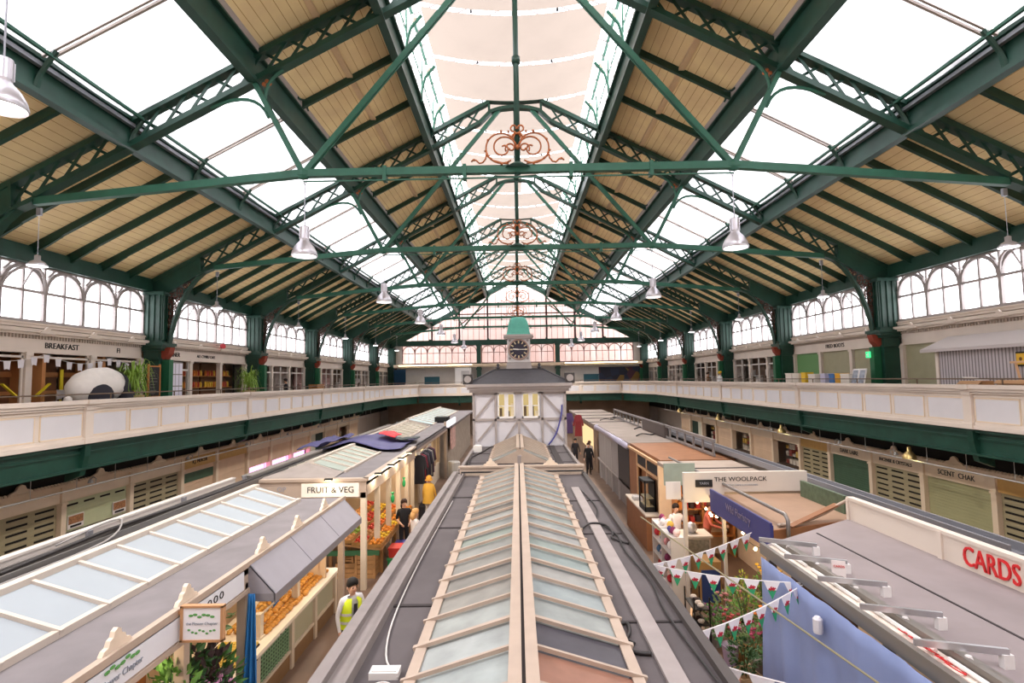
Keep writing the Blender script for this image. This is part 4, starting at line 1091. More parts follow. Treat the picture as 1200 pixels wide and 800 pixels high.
for x0, x1 in ((-.8, -.1), (.17, .87)):
    w0 = MB().bx(x0, x1, Y-.05, Y+.01, 3.84, 3.92); w0.bx(x0, x1, Y-.05, Y+.01, 4.8, 4.88); w0.bx(x0, x0+.06, Y-.05, Y+.01, 3.84, 4.88); w0.bx(x1-.06, x1, Y-.05, Y+.01, 3.84, 4.88)
    xc = (x0+x1)/2; w0.bx(xc-.08, xc+.08, Y-.04, Y+.01, 3.84, 4.88); w0.bx(x0, x1, Y-.03, Y+.01, 4.32, 4.35)
    wf = w0.build('window', mat('office_window_white', '#e8e4e2', .5), of)
    MB().bx(x0+.05, x1-.05, Y-.0, Y+.02, 3.9, 4.82).build('pane', mat_glow('office_lit_pane', '#c9b078', .55), wf)
    m = MB(); 
    for i in range(4): xx = x0+.08+i*.15; m.bx(xx, xx+.1, Y-.012, Y-.002, 3.92, 4.1+R.random()*.35, i % 2)
    m.build('office_clutter', [mat('clutter_dark', '#5a4a38', .7), mat('clutter_pale', '#d8c9a8', .7)], wf)
m = MB().bx(-1.92, 2.06, 21.84, 26.6, 4.88, 5.0); m.bx(-2.0, 2.14, 21.76, 26.7, 5.0, 5.1); m.bx(-2.05, 2.19, 21.7, 26.75, 5.1, 5.22); m.build('cornice', otimb, of)
SLATE = mat('slate', '#4e4c50', .7, noise=.15, scale=6)
ev = [(-2.0, 21.75, 5.22), (2.14, 21.75, 5.22), (2.14, 26.7, 5.22), (-2.0, 26.7, 5.22)]; rd = [(-.95, 23.2, 5.8), (1.1, 23.2, 5.8), (1.1, 25.3, 5.8), (-.95, 25.3, 5.8)]
m = MB().add(ev+rd, [(0,1,5,4),(1,2,6,5),(2,3,7,6),(3,0,4,7),(4,5,6,7),(3,2,1,0)])
for a, b in zip(ev, rd): m.bar(a, b, .09, .07)
m.bar(rd[0], rd[1], .08, .08)
for x in (-.8, .95): m.lathe([(.05,0),(.09,.06),(.05,.14),(.07,.2),(.0,.26)], (x, 23.2, 5.82), 8)
m.build('roof', SLATE, of)
tp = mat('turret_board', '#b4aba8', .6, noise=.05)
cx, cy = .09, 23.75; m = MB()
lv = [(.68, 5.3), (.62, 5.5), (.57, 5.75), (.53, 5.98), (.51, 6.12)]
for (h0, z0), (h1, z1) in zip(lv[:-1], lv[1:]):
    vs = [(cx+i*h0, cy+j*h0*.8, z0) for i, j in ((-1,-1),(1,-1),(1,1),(-1,1))]+[(cx+i*h1, cy+j*h1*.8, z1) for i, j in ((-1,-1),(1,-1),(1,1),(-1,1))]
    m.add(vs, [(0,1,5,4),(1,2,6,5),(2,3,7,6),(3,0,4,7),(4,5,6,7)])
for h, z in lv[1:-1]: m.bx(cx-h-.012, cx+h+.012, cy-h*.8-.012, cy+h*.8+.012, z-.012, z+.012)
m.build('turret_base', tp, of)
m = MB().bx(cx-.47, cx+.47, cy-.42, cy+.42, 6.12, 7.12); m.bx(cx-.5, cx+.5, cy-.45, cy+.45, 6.12, 6.2)
for i in (-1, 1): m.bx(cx+i*.44-.05, cx+i*.44+.05, cy-.45, cy-.4, 6.2, 7.1)
m.build('clock_case', mat('clock_case_white', '#d9d5d4', .5), of)
fy = cy-.43
def disc(mb, x, z, r, y0, y1, mi=0, n=28): mb.prism([(x+r*math.cos(2*PI*i/n), y1, z+r*math.sin(2*PI*i/n)) for i in range(n)], (0, y0-y1, 0), mi)
m = MB(); disc(m, cx, 6.66, .4, fy-.03, fy); cf = m.build('clock_face', mat('clock_face_navy', '#2e2a3c', .4), of)
m = MB()
for i in range(12):
    a = 2*PI*i/12; m.bar((cx+.26*math.sin(a), fy-.035, 6.66+.26*math.cos(a)), (cx+.37*math.sin(a), fy-.035, 6.66+.37*math.cos(a)), .03, .045 if i % 3 else .06, 0, (math.cos(a), 0, -math.sin(a)))
m.build('numerals', mat('clock_numeral_gold', '#d9c7a0', .5), cf)
m = MB(); m.tube([(cx+.42*math.cos(2*PI*i/28), fy-.03, 6.66+.42*math.sin(2*PI*i/28)) for i in range(28)], .035, 6, closed=True); m.build('clock_rim', mat('rim_rose', '#b79a8e', .5, .3), cf)
m = MB(); m.bar((cx, fy-.05, 6.66), (cx+.33, fy-.05, 6.66), .02, .03, 0, (0,0,1)); m.bar((cx, fy-.05, 6.66), (cx-.24, fy-.05, 6.68), .02, .05, 0, (0,0,1)); m.build('hands', mat('clock_hand_white', '#efe9df', .4), cf)
m = MB()
for i, j in ((-1,-1),(1,-1),(1,1),(-1,1)): disc(m, cx+i*.38, 6.66+j*.38, .05, fy-.02, fy, 0, 10)
m.build('corner_boss', otimb, of)
m = MB().bx(cx-.58, cx+.58, cy-.53, cy+.53, 7.12, 7.2); m.bx(cx-.64, cx+.64, cy-.59, cy+.59, 7.2, 7.3); m.build('clock_cornice', tp, of)
# bell-shaped square dome
m = MB(); pr = [(.54, 7.3), (.5, 7.36), (.46, 7.55), (.43, 7.75), (.38, 7.92), (.3, 8.03), (.2, 8.08), (.1, 8.1)]
for (h0, z0), (h1, z1) in zip(pr[:-1], pr[1:]):
    def ring(h, z):
        c = h*.28; return [(cx+x, cy+y, z) for x, y in ((-h+c,-h),(h-c,-h),(h,-h+c),(h,h-c),(h-c,h),(-h+c,h),(-h,h-c),(-h,-h+c))]
    m.add(ring(h0, z0)+ring(h1, z1), [(i, (i+1) % 8, 8+(i+1) % 8, 8+i) for i in range(8)])
m.add(ring(.1, 8.1), [tuple(range(8))]); m.build('dome', mat('verdigris_dome', '#5fb3a0', .55, noise=.12, scale=5), of)
m = MB()
for k in range(4):
    a = k*PI/2; m.tube([(cx+.12*math.cos(a)*math.sin(q*PI/6)*2, cy+.12*math.sin(a)*math.sin(q*PI/6)*2, 8.1+q*.06) for q in range(7)], .018, 5)
m.tube([(cx, cy, 8.1), (cx, cy, 8.6)], .03, 6); m.build('finial', RUST, of)
for x, side in ((-1.97, 'left'), (2.1, 'right')):
    sp = thing('loudspeaker', 'small dark loudspeaker on the %s corner of the clock office roof' % side, 'speaker', (x, 21.9, 5.22))
    MB().bx(x-.19, x+.19, 21.78, 22.1, 5.22, 5.62).build('cabinet', mat('speaker_dark', '#3f3a3a', .6), sp)
    m = MB(); disc(m, x, 5.42, .14, 21.74, 21.78); m.build('grille', mat('speaker_grey', '#9b9390', .6), sp)
cable([(1.2,21.9,2.78),(1.5,21.88,3.2),(1.72,21.88,3.9),(1.76,21.88,4.35)], .035, 'blue hose leaning up the right of the white clock office wall', mat('blue_hose', '#4a4a92', .5), 'hose')
# ================================================================== LEFT STALLS
PALEBLUE = mat('pale_blue_pane', '#a6b6b8', .6, noise=.06, scale=1.2); GREYGRN = mat('grey_green_pane', '#969f96', .6, noise=.08, scale=2)
LFELT = mat('left_roof_felt', '#787274', .8, noise=.16, scale=1.8)
def leanto(par, y0, y1, ys, step, pm, x0=-4.92, x1=-5.85, z0=2.82, z1=3.1, name='glazing'):
    f = MB(); f.bx(x0-.03, x0+.05, y0, y1, z0-.06, z0+.02); f.bx(x1-.08, x1+.05, y0, y1, z1-.02, z1+.06)
    y = ys
    while y < y1-.05: f.bar((x0+.06, y, z0+.0), (x1, y, z1+.01), .055, .05); f.bar((x1, y, z1+.01), (x1-.9, y, z0), .05, .05); y += step
    for yy in (y0, y1): f.prism([(x0, yy-.02, z0-.06), (x1, yy-.02, z1), (x1-.95, yy-.02, z0-.06)], (0, .05, 0))
    f.build('skylight_frame', mat('lean_frame_cream', '#c4b8ac', .55, noise=.06), par)
    m = MB(); m.prism([(x0, y0, z0-.01), (x1, y0, z1), (x1, y1, z1), (x0, y1, z0-.01)], (0, 0, -.02)); m.prism([(x1, y0, z1), (x1-.95, y0, z0-.02), (x1-.95, y1, z0-.02), (x1, y1, z1)], (0, 0, -.02)); m.build(name, pm, par)
a1 = thing('market_stall', 'flower and bread stall with pale blue roof panes in the left row, nearest the camera', 'stall', (-5.6, 8, 0))
m = MB().bx(-6.2, -6.1, 3.2, 12.66, 0, 2.6); m.bx(-6.1, -4.2, 3.2, 3.3, 0, 2.6); m.bx(-6.1, -4.4, 12.6, 12.66, 1.0, 2.6); m.build('wall', mat('stall_warm_wall', '#d9bfa0', .6, noise=.08), a1)
m = MB().bx(-7.3, -4.0, 3.0, 12.68, 2.62, 2.76); m.build('roof_deck', LFELT, a1)
leanto(a1, 3.4, 12.35, 3.86, .69, mat('stained_blue_pane', '#969da3', .6, noise=.06, scale=.8, spec=.2))
m = MB().bx(-4.06, -3.98, 3.0, 12.7, 2.72, 2.8); m.bx(-4.1, -4.0, 3.0, 12.7, 2.38, 2.74); m.bx(-4.07, -3.97, 3.0, 8.2, 2.36, 2.42); m.build('fascia_board', SKYF, a1)
m = MB()
for y in (3.05, 6.72, 8.18, 12.65): m.bx(-4.12, -4.0, y-.06, y+.06, 0, 2.5)
m.build('post', SKYF, a1)
m = MB()
for y in (5.6, 6.62+.15, 8.75, 10.1, 11.5): acroterion(m, -4.05, y, 2.8, .42, .2)
m.build('acroterion', STONEY, a1)
m = MB().bx(-4.0, -3.985, 3.3, 4.6, 2.44, 2.7); m.bx(-4.0, -3.985, 5.0, 6.6, 2.44, 2.7); m.bx(-4.0, -3.985, 6.85, 8.05, 2.44, 2.7); sb = m.build('sign_board', mat('sign_white', '#dcdde3', .5), a1)
text('lettering', 'the Flower Chapter', .09, (-3.98, 5.55, 2.55), (0,1,0), (0,0,1), mat('grey_letters', '#8b909a', .6), a1, .004)
text('lettering', 'O O O', .13, (-3.98, 7.3, 2.6), (0,1,0), (0,0,1), LETTER, a1, .004)
m = MB()
for i in range(7): m.ball((-3.975, 5.4+i*.07, 2.66+.02*math.sin(i*2)), .03, 6, sq=(.2,1.4,.7))
m.build('leaf_emblem', mat('leaf_green_print', '#5c9a52', .6), a1)
o = thing('hanging_sign', 'white square projecting sign with green leaf sprigs reading the Flower Chapter', 'sign', (-3.7, 6.5, 2.46))
MB().bx(-3.93, -3.47, 6.5, 6.54, 2.46, 2.82).build('board', mat('sign_white2', '#e9e6e8', .5), o)
m = MB()
for x0, x1, z0, z1 in ((-3.95,-3.92,2.44,2.84),(-3.48,-3.45,2.44,2.84),(-3.95,-3.45,2.82,2.845),(-3.95,-3.45,2.435,2.46)): m.bx(x0, x1, 6.485, 6.55, z0, z1)
m.bx(-4.0, -3.93, 6.5, 6.54, 2.74, 2.78); m.build('frame', mat('sign_oak_frame', '#b98a62', .5), o)
text('lettering', 'the Flower Chapter', .046, (-3.7, 6.495, 2.64), (1,0,0), (0,0,1), mat('grey_letters', '#8b909a', .6), o, .002)
m = MB()
for i in range(6): m.ball((-3.83+i*.05, 6.497, 2.73+.015*math.sin(i*2.3)), .022, 6, sq=(1.3,.15,.7))
for i in range(8): m.ball((-3.85+i*.042, 6.497, 2.55+.02*math.cos(i*1.9)), .016, 6, sq=(1.2,.15,.8))
m.build('leaf_emblem', mat('leaf_green_print', '#5c9a52', .6), o)
# awning
AWN = mat('awning_grey', '#918d93', .7, noise=.05)
o = thing('shop_awning', 'sloping grey canvas awning over the bread counter', 'awning', (-3.8, 10.4, 2.2))
m = MB(); pr = [(-4.0, 2.76), (-3.6, 2.33), (-3.62, 2.31), (-4.0, 2.31)]
m.prism([(x, 8.2, z) for x, z in ((-4.0, 2.76), (-3.6, 2.33), (-3.6, 2.31), (-4.0, 2.735))], (0, 4.42, 0))
for yy in (8.2, 12.58): m.prism([(-4.0, yy, 2.76), (-3.6, yy, 2.33), (-4.0, yy, 2.33)], (0, .03, 0))
m.build('canvas', AWN, o)
m = MB().bx(-3.615, -3.59, 8.2, 12.62, 2.2, 2.33); m.bx(-4.0, -3.6, 8.2, 8.22, 2.22, 2.33); m.build('valance', mat('awning_valance', '#7d787c', .75), o)
m = MB()
for yy in (9.65, 11.1): m.bar((-4.0, yy, 2.765), (-3.6, yy, 2.335), .012, .006)
m.build('seam', mat('awning_seam', '#77737a', .7), o)
# blue drape
DR = mat('blue_cloth', '#2f78b8', .7, noise=.08, scale=3)
m = MB()
def fn(u, v):
    z = 2.36-u*1.75; w_ = .05+.13*u; x = -3.9-.02*u+w_*(v-.5)*1.6; return (x, 8.13+.05*math.sin(v*16+u*2)*(.4+u)-.03, z)
m.grid(fn, 14, 20)
tag(m.build('hanging_cloth', DR, smooth=True, solid=.012), 'bright blue cloth gathered on the post between the flowers and the bread counter', 'cloth')
# bread counter
COUNT = mat('counter_cream', '#d6c6b0', .5); OLIVE = mat('olive_panel', '#b2ae90', .5); KICK = mat('kick_board', '#8a6b4a', .7, noise=.15)
o = thing('shop_counter', 'long cream bread counter with panelled front under the grey awning', 'counter', (-4.7, 10.8, 0))
MB().bx(-5.4, -4.3, 8.3, 13.3, .94, 1.0).build('worktop', mat('counter_top', '#f3e6d2', .45), o)
m = MB()
for y in (8.35, 9.35, 10.75, 11.95, 13.22): m.bx(-4.5, -4.36, y-.06, y+.06, 0, .94)
m.bx(-4.46, -4.36, 8.3, 13.28, .86, .94); m.bx(-4.46, -4.38, 8.3, 13.28, .3, .35); m.build('framing', COUNT, o)
m = MB().bx(-4.5, -4.42, 8.35, 9.3, .35, .86); m.bx(-4.5, -4.42, 10.8, 13.2, .35, .86); m.build('panel', OLIVE, o)
m = MB().bx(-4.5, -4.43, 9.4, 10.7, .2, .86); gr = m.build('dark_panel', mat('dark_green_panel', '#2e4a30', .6), o)
m = MB()
for i in range(9): m.bx(-4.43, -4.41, 9.4, 10.7, .26+i*.066, .27+i*.066)
for i in range(14): m.bx(-4.43, -4.41, 9.42+i*.095, 9.43+i*.095, .22, .86)
m.build('grid_mesh', mat('grid_pale_green', '#8fae86', .5), gr)
MB().bx(-4.6, -4.4, 8.3, 13.28, 0, .3).build('kick_board', KICK, o)
MB().bx(-5.4, -5.35, 8.3, 13.3, 0, .94).build('back_board', COUNT, o)
m = MB()
for y in (8.9, 9.05, 9.2, 10.1, 10.3): m.lathe([(.012, 0), (.018, .03), (.012, .06)], (-4.325, y, .9), 6)
m.build('peg', BLACK, o)
# rail posts on the counter
for i, (y, l) in enumerate(((9.75, 'nearest'), (11.35, 'middle'), (12.7, 'farthest'))):
    m = MB().bx(-4.62, -4.5, y-.06, y+.06, 1.0, 1.42); m.bx(-4.64, -4.48, y-.08, y+.08, 1.0, 1.04)
    tag(m.build('counter_post', COUNT), 'short cream post standing on the bread counter, %s of three' % l, 'post')
m = MB().tube([(-4.54, 9.75, 1.38), (-4.54, 12.75, 1.38)], .02, 6)
tag(m.build('counter_rail', SKYF), 'thin cream rail along the posts of the bread counter', 'rail')
CHEESE = mat('cheese_yellow', '#e0bd54', .5, noise=.1); CRUST = mat('bread_crust', '#d08f3a', .55, noise=.25, scale=8); PASTRY = mat('pastry_golden', '#e0a955', .55, noise=.2, scale=8)
o = thing('display_tray', 'shallow black tray of yellow slices on the bread counter by the blue cloth', 'tray', (-4.75, 9.0, 1.0))
MB().bx(-5.1, -4.42, 8.55, 9.5, 1.0, 1.03).build('base', BLACK, o)
p = None; k = 0
for i in range(9):
    for j in range(7):
        c = (-5.05+j*.09, 8.62+i*.098, 1.03)
        if p is None: p = q = MB().bx(c[0], c[0]+.075, c[1], c[1]+.085, 1.03, 1.065).bx(c[0]+.005, c[0]+.07, c[1]+.005, c[1]+.08, 1.065, 1.07).build('cheese_slice', CHEESE)
        else:
            q = p.copy(); COL.objects.link(q); q.location = Vector((p.location.x+j*.09, p.location.y+i*.098, p.location.z))
        tag(q, 'small square yellow slice in the tray at the near end of the bread counter', 'food', 'yellow slices in the tray')
# buns heaped on the counter
bp = None
for i in range(90):
    row = i % 3; y = 9.9+(i//3)*.105
    c = Vector((-4.7+row*.095+R.uniform(-.02, .02), y+R.uniform(-.02, .02), 1.0+(.06 if row == 0 else 0)))
    if bp is None: bp = q = MB().ball((0,0,.045), .062, 8, sq=(1,1.15,.72)).build('bread_roll', CRUST, smooth=True, origin=(0,0,0)); q.location = c
    else: q = bp.copy(); COL.objects.link(q); q.location = c; q.rotation_euler.z = R.random()*6
    if 1.25 < y-10 < 1.5: q.location.z += .0
    tag(q, 'golden bread roll in the long heap along the bread counter', 'food', 'bread rolls on the counter')
bp = None
for i in range(60):
    row = i % 3; y = 9.9+(i//3)*.16
    c = Vector((-5.15+row*.12, y+R.uniform(-.03, .03), 1.0))
    if bp is None: bp = q = MB().tube([(0,-.07,.035), (0,-.03,.045), (0,.03,.045), (0,.07,.035)], [.02,.04,.04,.02], 7).build('pastry', [PASTRY], smooth=True, origin=(0,0,0)); q.location = c
    else: q = bp.copy(); COL.objects.link(q); q.location = c; q.rotation_euler.z = R.random()*3
    tag(q, 'pale golden pastry behind the rail of the bread counter', 'food', 'pastries behind the rail')
for i, y in enumerate((11.05,)):
    tag(MB().lathe([(.06,0),(.07,.02),(.07,.13),(.05,.15)], (-4.85, y, 1.0), 10).build('tin', mat('blue_tin', '#2f6fb0', .4)), 'blue tub among the pastries on the bread counter', 'tub')
# stall 2: fruit and veg
a2 = thing('market_stall', 'fruit stall in the left row with FRUIT & VEG over its end', 'stall', (-5.6, 18, 0))
m = MB().bx(-7.0, -4.0, 14.6, 21.4, 2.7, 2.85); m.build('roof_deck', LFELT, a2)
m = MB().prism([(-4.9, 14.7, 2.86), (-6.9, 14.7, 2.86), (-6.0, 15.6, 3.13), (-4.95, 15.6, 2.87)], (0,0,.015)); m.build('roof_hip', mat('hip_felt', '#968c86', .8, noise=.1), a2)
leanto(a2, 15.6, 19.6, 16.2, .62, GREYGRN, z0=2.9, z1=3.16)
m = MB().bx(-7.0, -4.02, 14.55, 14.68, 2.36, 2.82); m.bx(-7.0, -3.98, 14.5, 14.7, 2.8, 2.87); m.bx(-4.1, -4.0, 14.6, 21.4, 2.42, 2.82); m.bx(-4.12, -3.96, 14.55, 21.4, 2.8, 2.87); m.build('fascia_board', SKYF, a2)
m = MB().bx(-7.0, -6.9, 14.7, 21.4, 0, 2.7); m.bx(-6.9, -4.2, 21.3, 21.4, 0, 2.7); m.build('wall', mat('stall_warm_wall', '#d9bfa0', .6, noise=.08), a2)
m = MB()
for x, y in ((-4.1,14.62),(-4.1,16.0),(-4.1,17.4),(-4.1,18.8),(-4.1,20.2),(-4.1,21.3),(-6.9,14.62)): m.bx(x-.07, x+.07, y-.07, y+.07, 0, 2.5)
m.build('post', COUNT, a2)
MB().bx(-5.72, -4.2, 14.52, 14.56, 2.4, 2.76).build('sign_board', mat('warm_sign_white', '#efe6da', .5), a2)
text('lettering', 'FRUIT & VEG', .22, (-4.95, 14.515, 2.58), (1,0,0), (0,0,1), LETTER, a2, .005)
text('lettering', 'OP', .18, (-6.25, 14.545, 2.6), (1,0,0), (0,0,1), mat('grey_letters', '#8b909a', .6), a2, .004)
def spot_fix(x, y, z, dx, dy, label, pw=14):
    o = thing('sign_spotlight', label, 'light', (x, y, z))
    MB().bx(x-.1, x+.1, y-.05, y+.05, z, z+.05).build('housing', BLACK, o)
    MB().bx(x-.08, x+.08, y-.04, y+.04, z-.01, z).build('lens', mat_glow('spot_lens', '#ffe2b0', 12), o)
    L = bpy.data.lights.new('spot', 'POINT'); L.energy = pw; L.color = (1, .84, .6); L.shadow_soft_size = .08
    lo = bpy.data.objects.new('bulb_light', L); COL.objects.link(lo); lo.parent = o; lo.location = (dx, dy, -.12)
spot_fix(-4.95, 14.36, 2.86, 0, -.05, 'black spotlight lighting the FRUIT & VEG board', 4)
for i, y in enumerate((15.2, 16.7, 18.1, 19.5)):
    spot_fix(-3.86, y, 2.85, .02, 0, 'warm spotlight over the fruit displays, %s from the FRUIT & VEG board' % ORD[i], 8)
# far left stalls
a3 = thing('market_stall', 'clothes stall in the left row beyond the fruit displays', 'stall', (-5.6, 26, 0))
m = MB().bx(-7.4, -3.95, 21.5, 30.8, 2.72, 2.86); m.build('roof_deck', LFELT, a3)
leanto(a3, 22.2, 30.4, 22.7, .9, mat('dusty_pane', '#968f80', .6, noise=.12, scale=1.5), x0=-4.9, x1=-6.1, z0=2.9, z1=3.16)
m = MB().bx(-7.3, -7.2, 21.5, 30.8, 0, 2.72); m.bx(-4.5, -4.4, 24.6, 30.8, 0, .9); m.bx(-4.5, -4.4, 24.6, 30.8, 2.3, 2.72); m.bx(-4.4, -7.2, 30.7, 30.8, 0, 2.72); m.build('wall', mat('stall_cream_wall', '#cfc0ac', .6), a3)
m = MB()
for y in (24.7, 26.2, 27.7, 29.2, 30.7): m.bx(-4.52, -4.38, y-.06, y+.06, .9, 2.3)
m.bx(-4.06, -3.96, 21.5, 30.8, 2.6, 2.86); m.build('window_frame', SKYF, a3)
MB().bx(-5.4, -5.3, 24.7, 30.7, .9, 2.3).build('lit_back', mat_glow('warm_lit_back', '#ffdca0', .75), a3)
MB().bx(-4.12, -4.0, 30.6, 30.75, 0, 3.1).build('post', SKYF, a3)
a4 = thing('market_stall', 'farthest stall of the left row with pale blue panes before the far gallery', 'stall', (-5.6, 38, 0))
m = MB().bx(-7.4, -3.7, 31.0, 46, 2.72, 2.86); m.build('roof_deck', LFELT, a4)
leanto(a4, 31.5, 45, 32.5, 1.1, PALEBLUE, x0=-4.9, x1=-6.3, z0=2.9, z1=3.2)
m = MB().bx(-7.2, -4.0, 31.1, 46, 0, 2.72); m.build('wall', mat('stall_grey_wall', '#9f9488', .7, noise=.2), a4)
m = MB().bx(-3.85, -3.75, 31.2, 33.0, 1.5, 2.7); m.build('poster', mat('pink_poster', '#c9a29a', .6, noise=.4, scale=5), a4)
m = MB().bx(-3.8, -3.7, 29.3, 32.8, 2.9, 3.22); tag(m.build('light_box_sign', mat_glow('lit_white_sign', '#f4eef0', .8)), 'white lit box sign over the far left stalls', 'sign')
m = MB(); m.lathe([(.0, 0), (.3, 0), (.34, .06), (.34, .9), (.3, .96), (0, .96)], (-3.55, 30.4, 0), 14); tag(m.build('drum', mat('pale_drum', '#b3b0ab', .5)), 'round pale drum in the far left aisle below the pink poster', 'drum')
tag(MB().bx(-5.0, -4.2, 33.0, 33.9, 2.86, 3.2).bx(-4.9, -4.3, 32.95, 33.0, 2.9, 3.15).build('equipment_box', BLACK), 'black box on the far left stall roof', 'box')
# cable tray and parapet behind the left row
o = thing('cable_tray', 'dark steel cable tray running behind the left stall roofs', 'tray', (-7.1, 20, 2.8))
m = MB().bx(-7.15, -6.85, 3, 44, 2.8, 2.83); m.bx(-7.16, -7.13, 3, 44, 2.8, 2.92); m.bx(-6.87, -6.84, 3, 44, 2.8, 2.92); m.build('channel', mat('tray_steel', '#6d6865', .5, .4), o)
m = MB()
for i in range(14): m.bx(-7.22, -7.16, 4+i*2.6, 4.1+i*2.6, 2.3, 3.0)
m.build('bracket', GALV, o)
cable([(-7.0,3.5,2.9),(-6.95,6,2.9),(-7.05,8.5,2.92),(-6.95,9.3,2.98),(-7.1,10,2.92),(-7.0,13,2.9),(-7.05,18,2.9)], .03, 'thick black cable lying in the tray behind the left stall roofs')
cable([(-6.75,3.5,2.85),(-6.8,7,2.84),(-6.75,9,2.88),(-6.9,9.6,3.08),(-7.0,9.3,3.1),(-7.2,8.6,2.95)], .016, 'thin grey cable looped over the tray behind the left stall', mat('grey_cable', '#8d8885', .5))
m = MB().bx(-7.5, -7.4, 3, 14.4, 0, 2.95); m.bx(-7.52, -7.38, 3, 14.4, 2.93, 2.97)
tag(m.build('parapet_board', mat('white_parapet', '#cbc2bb', .6)), 'plain white board standing behind the near left stall roofs', 'board')
m = MB().bx(-7.3, -7.1, 14.6, 31, 2.0, 2.95); m.bx(-7.34, -7.06, 14.6, 31, 2.93, 2.98)
tag(m.build('parapet_board', mat('grey_rail_board', '#857e78', .6)), 'grey board along the back of the fruit and clothes stall roofs', 'board')
# tarps on the roof
BLUET = mat('navy_tarp', '#46436f', .6, noise=.2, scale=3)
def rumple(x0, x1, y0, y1, z, amp, m_, name, label, cat, seed, n=16):
    rr = random.Random(seed); ph = [rr.uniform(0, 6) for _ in range(8)]
    def fn(u, v):
        x = x0+(x1-x0)*u; y = y0+(y1-y0)*v
        return (x+.08*math.sin(v*7+ph[0])*abs(u-.5), y+.15*math.sin(u*6+ph[1]), z+zoff(x)+amp*(1+math.sin(u*9+ph[2]+v*3)*.5+math.sin(v*13+ph[3]-u*5)*.4))
    return tag(MB().grid(fn, n, n).build(name, m_, smooth=True, solid=.02), label, cat)
def zoff(x):      # follows the ridge of the skylight below
    return max(0, .27-abs(x+6.1)*.225)
rumple(-7.1, -4.3, 20.0, 23.6, 2.93, .035, BLUET, 'tarpaulin', 'navy blue tarpaulin spread over the left stall roofs', 'tarpaulin', 1)
rumple(-7.9, -7.0, 19.8, 23.8, 3.0, .1, BLUET, 'tarpaulin', 'crumpled navy tarpaulin heaped behind the spread blue one', 'tarpaulin', 5)
rumple(-5.6, -4.95, 22.0, 23.4, 3.14, .03, mat('red_cloth', '#d8202c', .6), 'folded_cloth', 'bright red cloth folded on the navy tarpaulin', 'cloth', 8, 10)
rumple(-4.95, -4.1, 22.0, 22.9, 3.06, .03, mat('black_green_cloth', '#1f2a28', .6), 'folded_cloth', 'black cloth beside the bright red one on the roof', 'cloth', 9, 10)

# ------------------------------------------------------------------ fruit and vegetables
WOOD = mat('crate_wood', '#b08455', .65, noise=.25, scale=5)
def crate(c, sx_, sy_, sz, rot, label, m_=WOOD):
    x, y, z = 0, 0, 0; o = thing('wooden_crate', label, 'crate', c); WORG[o.name] = Vector((0,0,0))
    m = MB(); n = max(3, int(sz/.12))
    for i in range(n):
        z0 = sz*i/n+.01; z1 = sz*(i+1)/n-.012
        m.bx(-sx_/2, sx_/2, -sy_/2, -sy_/2+.015, z0, z1); m.bx(-sx_/2, sx_/2, sy_/2-.015, sy_/2, z0, z1)
        m.bx(-sx_/2, -sx_/2+.015, -sy_/2, sy_/2, z0, z1); m.bx(sx_/2-.015, sx_/2, -sy_/2, sy_/2, z0, z1)
    m.bx(-sx_/2, sx_/2, -sy_/2, sy_/2, 0, .015); m.build('slats', m_, o)
    m = MB()
    for i in (-1, 1):
        for j in (-1, 1): m.bx(i*sx_/2-.03, i*sx_/2+.03, j*sy_/2-.03, j*sy_/2+.03, 0, sz)
    m.build('corner_post', m_, o); o.rotation_euler.z = rot
    return o
crate((-4.28, 15.65, 0), .5, .5, .62, 0, 'tall wooden crate under the front fruit table, nearer the aisle'); crate((-4.85, 15.7, 0), .5, .5, .4, .1, 'low wooden crate behind the tall one under the fruit table')
crate((-4.85, 15.75, .4), .42, .4, .22, -.1, 'small wooden crate stacked on the low crate under the fruit table')
o = thing('display_table', 'wooden fruit table with a green skirt in front of the fruit stall', 'table', (-4.6, 17.6, 0))
m = MB(); m.prism([(-3.85, 15.45, .72), (-5.5, 15.45, .95), (-5.5, 15.45, 1.0), (-3.85, 15.45, .78)], (0, 4.6, 0)); m.build('tabletop', WOOD, o)
MB().bx(-5.4, -3.9, 15.44, 15.47, .6, .74).build('skirt', mat('green_skirt', '#3c6b46', .7), o)
m = MB()
for y in (15.9, 17.6, 19.9):
    for x in (-3.95, -5.4): m.bx(x-.04, x+.04, y-.04, y+.04, 0, .72)
m.build('leg', WOOD, o)
FK = {'orange': ('#e08a2a', 'orange', .055), 'lemon': ('#eec53a', 'lemon', .045), 'apple': ('#c4402e', 'red apple', .055), 'tomato': ('#cf3a26', 'tomato', .045),
      'green_apple': ('#9db64a', 'green apple', .055), 'onion': ('#c78c58', 'brown onion', .055), 'plum': ('#5c2a44', 'dark plum', .04), 'potato': ('#b99a6a', 'potato', .055), 'pepper': ('#e0702a', 'orange pepper', .05), 'peach':('#e2a15c','pale peach',.055)}
FP = {}
for k, (c, l, r) in FK.items():
    m = MB().ball((0,0,r*.9), r, 8, sq=(1, 1.3 if k in ('lemon','potato','pepper') else 1, .92)); m.tube([(0,0,r*1.7), (.004,0,r*1.95)], .006, 4)
    FP[k] = m.build(k, mat('fruit_'+k, c, .4, noise=.15, scale=20), smooth=True, origin=(0,0,0)); FP[k].location = (0, 0, -50)
used = set()
def put_fruit(kind, loc, label, group):
    p = FP[kind]
    if kind not in used: q = p; used.add(kind)
    else: q = p.copy(); COL.objects.link(q)
    q.location = loc; q.rotation_euler.z = R.random()*6
    tag(q, label, 'vegetable' if kind in ('onion','potato','pepper','tomato') else 'fruit', group)
layout = [['orange','tomato','peach','orange'], ['lemon','onion','green_apple','lemon'], ['orange','apple','potato','plum'], ['lemon','pepper','tomato','onion'], ['orange','lemon','apple','peach'], ['pepper','orange','lemon','orange'], ['orange','pepper','lemon','apple']]
